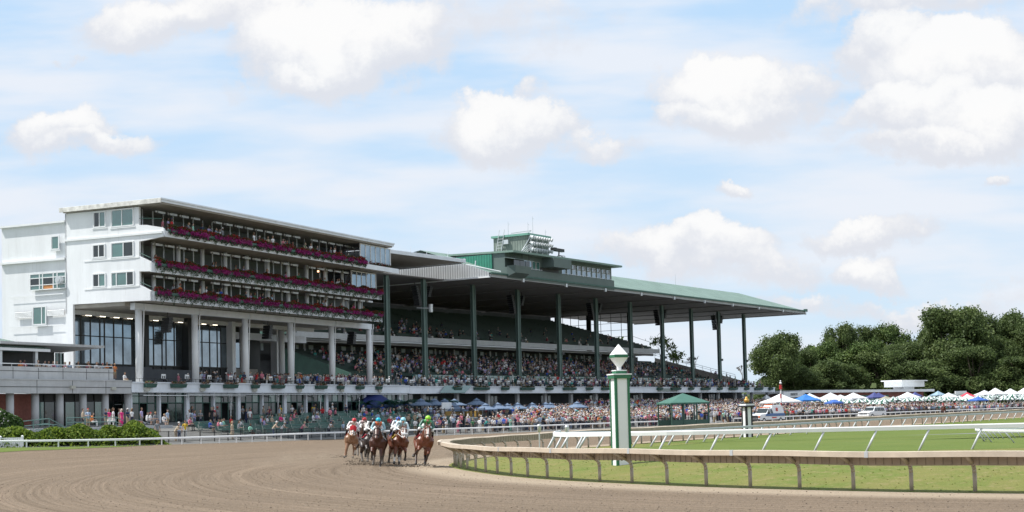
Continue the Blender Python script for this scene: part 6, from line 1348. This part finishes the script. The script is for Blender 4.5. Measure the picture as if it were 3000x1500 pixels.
def jockey(lab,silk,sleeve,cap,loc,rz,lean,look=0,breech=(.72,.72,.72)):
    nm='j%d'%random.randrange(10**6);mt=[M(nm+'s',silk,.45,.15,6),M(nm+'v',sleeve,.45,.1,6),M(nm+'b',breech,.6,.05),M(nm+'k',(.012,.012,.014),.25,.1),M(nm+'f',(.42,.24,.17),.6,.05),M(nm+'g',(.02,.02,.02),.1)]
    P=[((-.12,0,1.8),.135,(.12,0,1.95),.13,2,0),((.05,0,1.93),.13,(.38,0,2.0),.145,0),((.4,.09,2.0),.085,(.4,-.09,2.0),.085,0),((.48,0,2.04),.055,(.56,0,2.07),.05,4)]
    P+=[((.6,0,2.1),.08,(.63,0,2.13),.085,4),((.67,0,2.05),.055,(.69,0,2.04),.05,4),((.715,0,2.09),.016,(.73,0,2.075),.013,4)]
    for s in(-1,1):
        P+=[((-.1,s*.1,1.78),.11,(.3,s*.26,1.62),.075,2),((.3,s*.26,1.62),.068,(.1,s*.31,1.3),.05,3),((.1,s*.31,1.3),.048,(.08,s*.32,1.24),.045,3),((.06,s*.32,1.2),.04,(.2,s*.34,1.17),.035,3),((.4,s*.18,2.0),.07,(.5,s*.28,1.76),.052,1),((.5,s*.28,1.76),.05,(.76,s*.13,1.66),.034,1)]+[(a,b_,c,d,4) for a,b_,c,d,_ in hand((.77,s*.12,1.66),(1,-s*.3,-.2),s,.9)]
        P+=[((.685,s*.03,2.1),.014,(.69,s*.032,2.1),.014,5,-.01)]
    o=local('jockey',lab,'jockey',loc,rz,'jockeys crouched over their mounts');o.rotation_euler=(lean,0,rz);b=bpy.data.objects.new('body',skin('jockey_body',P,mt,.014,2));COL.objects.link(b);b.parent=o
    m=MB();m.ball((.6,0,2.15),.125,14,8,0,(1.08,.92,.95));m.box(.68,.78,-.075,.075,2.125,2.14);m.build('helmet',[M(nm+'c',cap,.35,.06)],o,smooth=True)
    m=MB();m.tube((.66,-.07,2.12),(.68,.07,2.12),.03,.03,8);m.build('goggles',[mt[5]],o);m=MB();m.tube((.8,-.12,1.68),(.45,-.45,1.55),.01,.008,5);m.build('whip',[mt[5]],o);return o
def runner(x,y,Y,rz,lean,hz_,label,jl,coat,legc,mane,pose,bridle,cloth,num,numc,silk,sleeve,cap,lift=.0,hu=0,**kw):
    p=S(x,y,Y);o,hd,mz=horse(hz_,coat,legc,mane,pose,headup=hu,white_feet=kw.get('wf',()),blaze=kw.get('blaze',True))
    tack(o,hd,mz,bridle,cloth,num,numc,kw.get('roll'),kw.get('hood'));o.location=(float(p[0]),float(p[1]),lift-.1);o.rotation_euler=(lean,0,rz);o.scale=(1.1,1.34,1.08);o['label']=label
    jo=jockey(jl,silk,sleeve,cap,(float(p[0]),float(p[1]),lift-.02),rz,lean);jo.scale=(1.08,1.2,1.07)
D=math.radians;bk2=M('num_black',(.01,.01,.01),.6)
runner(1232,1360,69.4,D(-82),D(-9),'bay_one','glossy red bay horse nearest the tan rail','jockey in green silks and lime helmet on the horse by the rail',(.14,.038,.015),(.03,.015,.01),(.06,.02,.01),'C','brown',(.45,.02,.03),1,pw,(.04,.28,.08),(.03,.12,.09),(.3,.62,.04),.12,-.6,wf=())
runner(1160,1362,73,D(-77),D(-8),'bay_two','bay horse wearing a white bridle and white fluffy noseband','jockey in pale blue silks with pale blue helmet on the bay in white bridle',(.125,.036,.016),(.03,.018,.012),(.03,.015,.01),'A','white',(.6,.4,.03),4,bk2,(.4,.62,.7),(.6,.7,.75),(.3,.6,.68),.05,-.5,roll=True,wf=(1,2))
runner(1104,1360,72.5,D(-88),D(-4),'bay_three','dark bay horse running head on in the middle of the field','jockey in orange silks and turquoise helmet on the dark bay head on',(.07,.022,.013),(.02,.012,.01),(.015,.01,.01),'B','black',(.7,.7,.7),2,bk2,(.6,.12,.03),(.25,.4,.45),(.0,.38,.5),.05,-.3,blaze=False)
runner(1073,1350,77.5,D(-74),D(-8),'black_bay','nearly black horse with its head turned low beside the leader in orange','jockey in black silks and black helmet on the nearly black horse',(.035,.022,.02),(.02,.015,.013),(.01,.01,.01),'B','white',(.5,.03,.05),5,pw,(.02,.02,.022),(.65,.65,.65),(.015,.015,.018),.05,-.8,blaze=False)
runner(1022,1336,85,D(-84),D(-9),'chestnut','pale chestnut horse with a red hood at the left of the field','jockey in red and white silks with red helmet at the left of the field',(.25,.13,.07),(.24,.11,.05),(.3,.16,.08),'A','white',(.5,.03,.04),3,pw,(.6,.55,.56),(.6,.55,.56),(.5,.02,.03),.05,-.3,hood=M('hood_red',(.5,.015,.03),.6),wf=(0,))
runner(1060,1340,90,D(-80),D(-4),'bay_four','dark horse almost hidden behind the nearly black one','jockey in white and maroon silks with red helmet behind the jockey in black',(.08,.03,.02),(.03,.02,.015),(.02,.01,.01),'C','black',(.6,.6,.6),6,bk2,(.5,.35,.36),(.6,.6,.6),(.5,.02,.03),.05,.9)
runner(1158,1345,82,D(-80),D(-4),'bay_five','bay horse almost hidden behind the one in white bridle','jockey in pale blue and white silks with royal blue helmet',(.1,.035,.02),(.03,.02,.015),(.02,.01,.01),'B','black',(.1,.1,.4),7,pw,(.4,.6,.75),(.65,.65,.68),(.02,.08,.4),.05,1)
# kicked up dirt under the hooves
ck=MB()
for (x,y,Y) in((1226,1366,70.5),(1140,1362,74),(1090,1364,74.5),(1058,1352,80),(1010,1340,89),(1120,1365,73.5),(1075,1360,76)):
    p=S(x,y,Y)
    for k in range(110): r=abs(random.gauss(0,.014))+.006;ck.ball((p[0]+random.gauss(-.25,.5),p[1]+random.gauss(.1,.4),max(r,abs(random.gauss(0,.09)))),r,5,3)
    for k in range(12): r=random.uniform(.03,.08);ck.ball((p[0]+random.gauss(-.1,.5),p[1]+random.gauss(.2,.4),r*.2),r,6,3,0,(1,.8,.55))
tag(ck.build('kicked_dirt',bpy.data.materials['clod']),'loose dirt thrown up under the galloping hooves','dirt',kind='stuff')
# thin dust hanging behind the hooves
dv=MB();p=S(1120,1360,76);dv.box(-6.6,5.8,-5,13,0,.95);dm_=bpy.data.materials.new('dust');dm_.use_nodes=True;N=dm_.node_tree.nodes;L=dm_.node_tree.links;N.clear()
vo=N.new('ShaderNodeVolumePrincipled');ou=N.new('ShaderNodeOutputMaterial');L.new(vo.outputs[0],ou.inputs['Volume']);vo.inputs['Color'].default_value=(.62,.5,.38,1);oc_=N.new('ShaderNodeTexCoord').outputs['Object'];sp_=N.new('ShaderNodeSeparateXYZ');L.new(oc_,sp_.inputs[0])
dn=MA('MULTIPLY',MR(NO(oc_,.75,4,.6).outputs[0],.46,.72),MR(sp_.outputs[2],.8,.05));L.new(MA('MULTIPLY',dn,.2),vo.inputs['Density'])
dob=dv.build('dust',[dm_]);dob.location=(float(p[0]),float(p[1]),.01);tag(dob,'faint brown dust hanging behind the galloping hooves','dust',kind='stuff')
# outrider far up the stretch
p=S(2765,1219,240);o,hd,mz=horse('pony',(.1,.03,.018),(.02,.012,.01),(.02,.01,.01),'A',headup=.8);tack(o,hd,mz,'white',(.02,.02,.02),8,pw);o.location=(float(p[0]),float(p[1]),.2);o.rotation_euler=(0,0,D(-95));o['label']='dark red lead pony standing far up the home stretch at right';o['group']='lead pony'
jk=jockey('outrider in red jacket on the lead pony far up the stretch',(.5,.02,.04),(.5,.02,.04),(.02,.02,.02),(float(p[0]),float(p[1]),.2),D(-95),0,breech=(.7,.7,.7))
del o['group'];del jk['group']
# ---------------------------------------------------------------- vehicles (front towards +x)
def wheel(parent,x,y,r,w_=.22):
    m=MB();m.tube((x,y-w_/2,r),(x,y+w_/2,r),r,r,18);a=m.build('wheel',[M('tyre',(.02,.02,.02),.8) if 'tyre' not in bpy.data.materials else bpy.data.materials['tyre']],parent)
    m=MB();s=1 if y>0 else -1;m.tube((x,y+s*w_/2,r),(x,y+s*(w_/2+.015),r),r*.62,r*.55,14);m.build('rim',[alu],a)
def car(name,label,cat,prof,cab,wd,wheels,glassw,paint,loc,rz,hood_top):
    o=local(name,label,cat,loc,rz)
    m=MB();h=wd/2;n=len(prof)
    # body: profile swept with tumblehome
    def wy(z): return h if z<.95 else h-(z-.95)*.28
    i0=[m.pt((x,-wy(z),z)) for x,z in prof];i1=[m.pt((x,wy(z),z)) for x,z in prof];m.f.append(i0);m.m.append(0);m.f.append(i1[::-1]);m.m.append(0)
    for k in range(n): m.f.append([i0[(k+1)%n],i0[k],i1[k],i1[(k+1)%n]]);m.m.append(0)
    b=m.build('body',[paint],o);bv=b.modifiers.new('b','BEVEL');bv.width=.05;bv.segments=2;bv.limit_method='ANGLE'
    for nm,pts in glassw:   # side windows as quads, both sides
        for s in(-1,1):
            m=MB();q=[(x,s*(wy(z)+.012),z) for x,z in pts];m.poly(q if s<0 else q[::-1]);m.build(nm,[gld],o)
    for x,y in [(a,s*(h-.1)) for a in wheels for s in(-1,1)]: wheel(o,x,y,.37)
    return o,wy,h
pt=M('car_white',(.74,.76,.78),.25,.03)
p=S(2245,1240,206);loc=(float(p[0]),float(p[1]),0)
amb,wy,h=car('ambulance','white pickup ambulance with blue side stripe and red star of life','ambulance',[(-2.9,.5),(-2.9,1.95),(-2.6,2.35),(-.55,2.35),(-.3,2.0),(.45,1.95),(1.15,1.3),(2.5,1.2),(2.75,1.05),(2.75,.45)],None,1.98,(-1.85,1.9),[('side_window',[(.95,1.3),(.35,1.3),(.35,1.82),(.5,1.82)]),('side_window',[(.2,1.3),(-.35,1.3),(-.25,1.82),(.22,1.82)])],pt,loc,D(-134),1.2);amb.scale=(1.12,1.12,1.12)
blu=M('stripe_blue',(.04,.12,.3),.4);rdm=M('star_red',(.55,.04,.03),.5);grm=M('grille',(.05,.05,.055),.4);ora=M('light_orange',(.6,.15,.05),.3)
m=MB();m.poly([(1.1,-.78,1.34),(.52,-.72,1.9),(.52,.72,1.9),(1.1,.78,1.34)]);m.v=[(x+.02,y,z+.02) for x,y,z in m.v];m.build('windscreen',[gld],amb)
for s in(-1,1):
    m=MB();m.hexa([(-2.88,s*(h+.004),.95),(1.6,s*(h+.004),.95),(1.6,s*(h+.012),.95),(-2.88,s*(h+.012),.95)],[(-2.88,s*(h-.06),1.28),(1.2,s*(h-.06),1.28),(1.2,s*(h-.05),1.28),(-2.88,s*(h-.05),1.28)]);m.build('side_stripe',[blu],amb)
    m=MB()
    for a in(0,60,120): c,s_=math.cos(D(a+90))*.3,math.sin(D(a+90))*.3;yy_=s*(wy(1.75)+.03);t=np.array((-s_,c))*.22;m.hexa([(-1.3+c-t[0],yy_,1.75+s_-t[1]),(-1.3+c+t[0],yy_,1.75+s_+t[1]),(-1.3-c+t[0],yy_,1.75-s_+t[1]),(-1.3-c-t[0],yy_,1.75-s_-t[1])],[(-1.3+c-t[0],yy_+s*.01,1.75+s_-t[1]),(-1.3+c+t[0],yy_+s*.01,1.75+s_+t[1]),(-1.3-c+t[0],yy_+s*.01,1.75-s_+t[1]),(-1.3-c-t[0],yy_+s*.01,1.75-s_-t[1])])
    m.build('star_emblem',[rdm],amb);m=MB();m.box(-.9,.1,s*(h+.005) if s>0 else -h-.015,s*(h+.015) if s>0 else -h-.005,.68,.82);m.build('red_lettering',[rdm],amb)
    m=MB();m.box(2.7,2.79,s*.82-.13,s*.82+.13,.78,1.0);m.build('headlight',[ora],amb)
    m=MB();m.box(.75,.95,s*(h+.02)-.1,s*(h+.02)+.1,1.25,1.5);m.build('mirror',[black],amb)
m=MB();m.box(2.74,2.8,-.62,.62,.72,1.08);m.build('grille',[grm],amb);m=MB();m.box(2.72,2.92,-.95,.95,.42,.62);m.build('bumper',[grm],amb);m=MB();m.box(-.1,.3,-.7,.7,2.02,2.15);m.box(-.7,-.5,-.6,.6,2.36,2.46);m.build('light_bar',[ora],amb)
p=S(2556,1229,237);loc=(float(p[0]),float(p[1]),0)
suv,wy,h=car('suv','white four door sport utility car parked by the outer rail','car',[(-2.3,.45),(-2.3,1.1),(-2.05,1.72),(-.1,1.76),(.45,1.68),(1.05,1.14),(2.15,1.0),(2.35,.8),(2.35,.42)],None,1.88,(-1.4,1.45),[('side_window',[(.82,1.12),(.05,1.12),(.05,1.6),(.42,1.6)]),('side_window',[(-.05,1.12),(-.9,1.12),(-.9,1.6),(-.05,1.6)]),('side_window',[(-1.0,1.12),(-1.95,1.12),(-1.8,1.58),(-1.0,1.6)])],pt,loc,D(-136),1.0);suv.scale=(1.15,1.15,1.12)
m=MB();m.poly([(1.02,-.76,1.18),(.52,-.68,1.64),(.52,.68,1.64),(1.02,.76,1.18)]);m.v=[(x+.02,y,z+.02) for x,y,z in m.v];m.build('windscreen',[gld],suv)
m=MB();m.box(2.33,2.38,-.6,-.03,.68,.88);m.box(2.33,2.38,.03,.6,.68,.88);m.build('grille',[grm],suv);m=MB();m.box(2.3,2.45,-.92,.92,.4,.58);m.build('bumper',[pt],suv)
for s in(-1,1): m=MB();m.box(2.22,2.37,s*.78-.14,s*.78+.14,.74,.9);m.build('headlight',[alu],suv)
# ---------------------------------------------------------------- trees
bark=M('bark',(.09,.07,.05),.9,.3,3,.3,8)
tg=[leafmat('oak_dark',(.07,.105,.034),.35,.3),leafmat('oak_mid',(.11,.155,.05),.4,.3),leafmat('oak_light',(.17,.22,.08),.45,.3)]
def treemesh(seed,H,Wd,nl,mats,tall=.5,dens=1,cs=.85):
    r_=np.random.default_rng(seed);nb=58;cent=[];
    for k in range(nb):
        a=r_.uniform(0,6.28);t=r_.uniform(0,1)**.8;zz=H*(.14+.78*t);rad=Wd/2*math.sqrt(max(.06,1-((zz/H-.48)/.56)**2))*r_.uniform(.25,.95);cent.append((rad*math.cos(a),rad*math.sin(a),zz,r_.uniform(.08,.15)*Wd))
    cent.append((0,0,H*.88,.13*Wd));cent=np.array(cent);n=int(nl*dens);w=cent[:,3]**2;k=r_.choice(len(cent),n,p=w/w.sum());d=r_.normal(size=(n,3));d/=np.linalg.norm(d,axis=1)[:,None];rr_=np.where(r_.random(n)<.25,r_.uniform(1.,1.55,n),r_.uniform(.3,1.1,n)**.5)*(1+.18*np.sin(d[:,0]*7+k)*np.sin(d[:,2]*6+k*2))
    c=cent[k,:3]+d*(cent[k,3]*rr_)[:,None]*np.array((1,1,.8))
    nn_=d*.45+r_.normal(size=(n,3))*.6+np.array((0,0,.2));a=np.cross(nn_,r_.normal(size=(n,3)));a/=np.linalg.norm(a,axis=1)[:,None];b=np.cross(nn_,a);b/=np.linalg.norm(b,axis=1)[:,None];s=(r_.uniform(.5,1.1,n)*cs*.5)[:,None];V=np.stack([c-a*s-b*s*.5,c+a*s*.9-b*s*.7,c+a*s+b*s*.6,c-a*s*.7+b*s*.8],1)
    mi=(r_.integers(0,5,n)+(k%4))//3;mi=np.clip(mi,0,2)
    me=bpy.data.meshes.new('crown');me.vertices.add(n*4);me.vertices.foreach_set('co',V.ravel());me.loops.add(n*4);me.loops.foreach_set('vertex_index',np.arange(n*4));me.polygons.add(n);me.polygons.foreach_set('loop_start',np.arange(n)*4);me.polygons.foreach_set('loop_total',np.full(n,4))
    for m in mats: me.materials.append(m)
    me.polygons.foreach_set('material_index',mi);me.update()
    tk_=MB();tk_.tube((0,0,0),(0,0,H*.45),Wd*.035,Wd*.022,8);
    for q in cent[:22]: tk_.tube((0,0,H*r_.uniform(.2,.45)),tuple(q[:3]),Wd*.014,Wd*.004,6)
    return me,tk_.mesh('trunk',[bark],None,True)
TM=[treemesh(11+k,22,17,42000,tg,cs=.5) for k in range(5)]
tgl=[leafmat('lime_dark',(.06,.1,.026),.25,.3),leafmat('lime_mid',(.1,.155,.04),.25,.3),leafmat('lime_light',(.22,.29,.09),.3,.3)]
TM2=[treemesh(31+k,20,15,34000,tgl,cs=.5) for k in range(2)]
def tree(x,ytop,wpx,Y,mm,label,grp='oaks beyond the picnic ground',gz0=0):
    t=S(x,ytop,Y);H=float(t[2])-gz0;W_=wpx/f*Y;me,tk=mm;o=local('tree',label,'tree',(float(t[0]),Y,gz0),random.uniform(0,6.28),grp);ref=22 if mm in TM else 20;rw=17 if mm in TM else 15;sx=W_/rw;o.scale=(sx,sx,H/ref*1.04)
    a=bpy.data.objects.new('crown',me);COL.objects.link(a);a.parent=o;b=bpy.data.objects.new('trunk',tk);COL.objects.link(b);b.parent=o
TR_=[(2273,985,175,392,0,'round dark oak just right of the last green column'),(2350,1030,110,415,1,'smaller oak between the round one and the taller wood'),(2405,1012,130,432,5,'pale green tree left of the middle of the wood'),(2472,960,120,440,2,'tall oak with a double top left of the middle'),(2545,962,110,460,3,'brownish topped oak behind the middle of the wood'),(2520,1010,150,415,6,'bright green tree in front of the brown topped oak'),(2610,955,120,455,6,'light topped tall tree left of the largest oak'),(2650,1010,150,425,1,'broad oak above the white roof cabin'),(2725,955,130,440,0,'oak at the left shoulder of the largest oak'),(2790,912,220,425,4,'largest and tallest oak of the wood'),(2860,930,150,440,2,'tall oak at the right shoulder of the largest oak'),(2915,990,150,430,3,'lower dark oak right of the largest oak'),(2965,922,170,440,0,'tall paler oak near the right edge'),(3040,960,180,430,4,'oak cut by the right edge'),(2580,1035,170,410,4,'low dark oak behind the brick building'),(2700,1062,210,412,2,'low dark oak behind the roof cabin'),(2850,1020,190,412,1,'low dark oak behind the red tent'),(2990,1050,220,410,3,'low dark oak behind the white tents at right'),(2440,1060,170,405,0,'low dark oak behind the food stand sign'),(2330,1075,150,398,3,'low oak right of the grandstand terrace end')]
for x,y,w_,Y,k,lab in TR_: tree(x,y,w_,Y+45,(TM+TM2)[k],lab)
und=thing('undergrowth','shaded scrub filling the foot of the wood','scrub',(0,0,0));bpy.data.objects.remove(und)
def ug(i): x=random.uniform(2130,3080);Y=random.uniform(445,500);p=S(x,1160,Y);return np.array((p[0],p[1],random.uniform(0,9)*random.random())),random.uniform(1.,2.2),random.randrange(2)
V,mi=clumps(5200,ug,1,1);o=quadmesh('undergrowth',V,mi,tg);tag(o,'dark scrub filling the foot of the wood under the oaks','undergrowth',kind='stuff')
# half bare trees behind the end of the stand
def barest(x,yt,yb,wpx,Y,lab,nl):
    t=S(x,yt,Y);b0=S(x,yb,Y);H=float(t[2]-b0[2]);W_=wpx/f*Y;o=thing('bare_tree',lab,'tree',tuple(b0),0,'thin trees behind the end of the stand');m=MB();V=[]
    def grow(p,d,L_,r,k):
        q=p+d*L_;m.tube(tuple(p),tuple(q),max(r,.03),max(r*.6,.025),4,0,False)
        if k==0:
            for _ in range(nl): c=q+Vector(rng.normal(0,.5,3));a=Vector(rng.normal(0,.2,3));b_=Vector(rng.normal(0,.2,3));V.append([c-a,c-b_,c+a,c+b_])
            return
        for _ in range(3 if k>1 else 4): e=(d+Vector(rng.normal(0,.42,3))*Vector((1,1,.7))).normalized();grow(q,e,L_*.72,r*.6,k-1)
    grow(Vector(b0)-Vector((0,0,1.)),Vector((0,0,1)),H/2.7,.13,4)
    m.build('trunk',[bark],o)
    if V: quadmesh('crown',np.array([[tuple(a) for a in q] for q in V]),np.zeros(len(V),int),[tgl[1]],o,tuple(b0))
barest(1935,985,1060,90,330,'thin leafy tree rising behind the tier end wall',2);barest(1985,1025,1090,70,330,'thin leafy tree left of the ninth green column',2)
barest(2040,1030,1100,60,345,'bare tree between the last two columns',0);barest(2175,1060,1105,60,350,'bare tree left of the round dark oak',0);barest(1800,985,1050,80,340,'leafy tree seen through the framed end of the upper tier',2)
for o in bpy.data.objects:
    if '_w' in o.keys(): del o['_w']
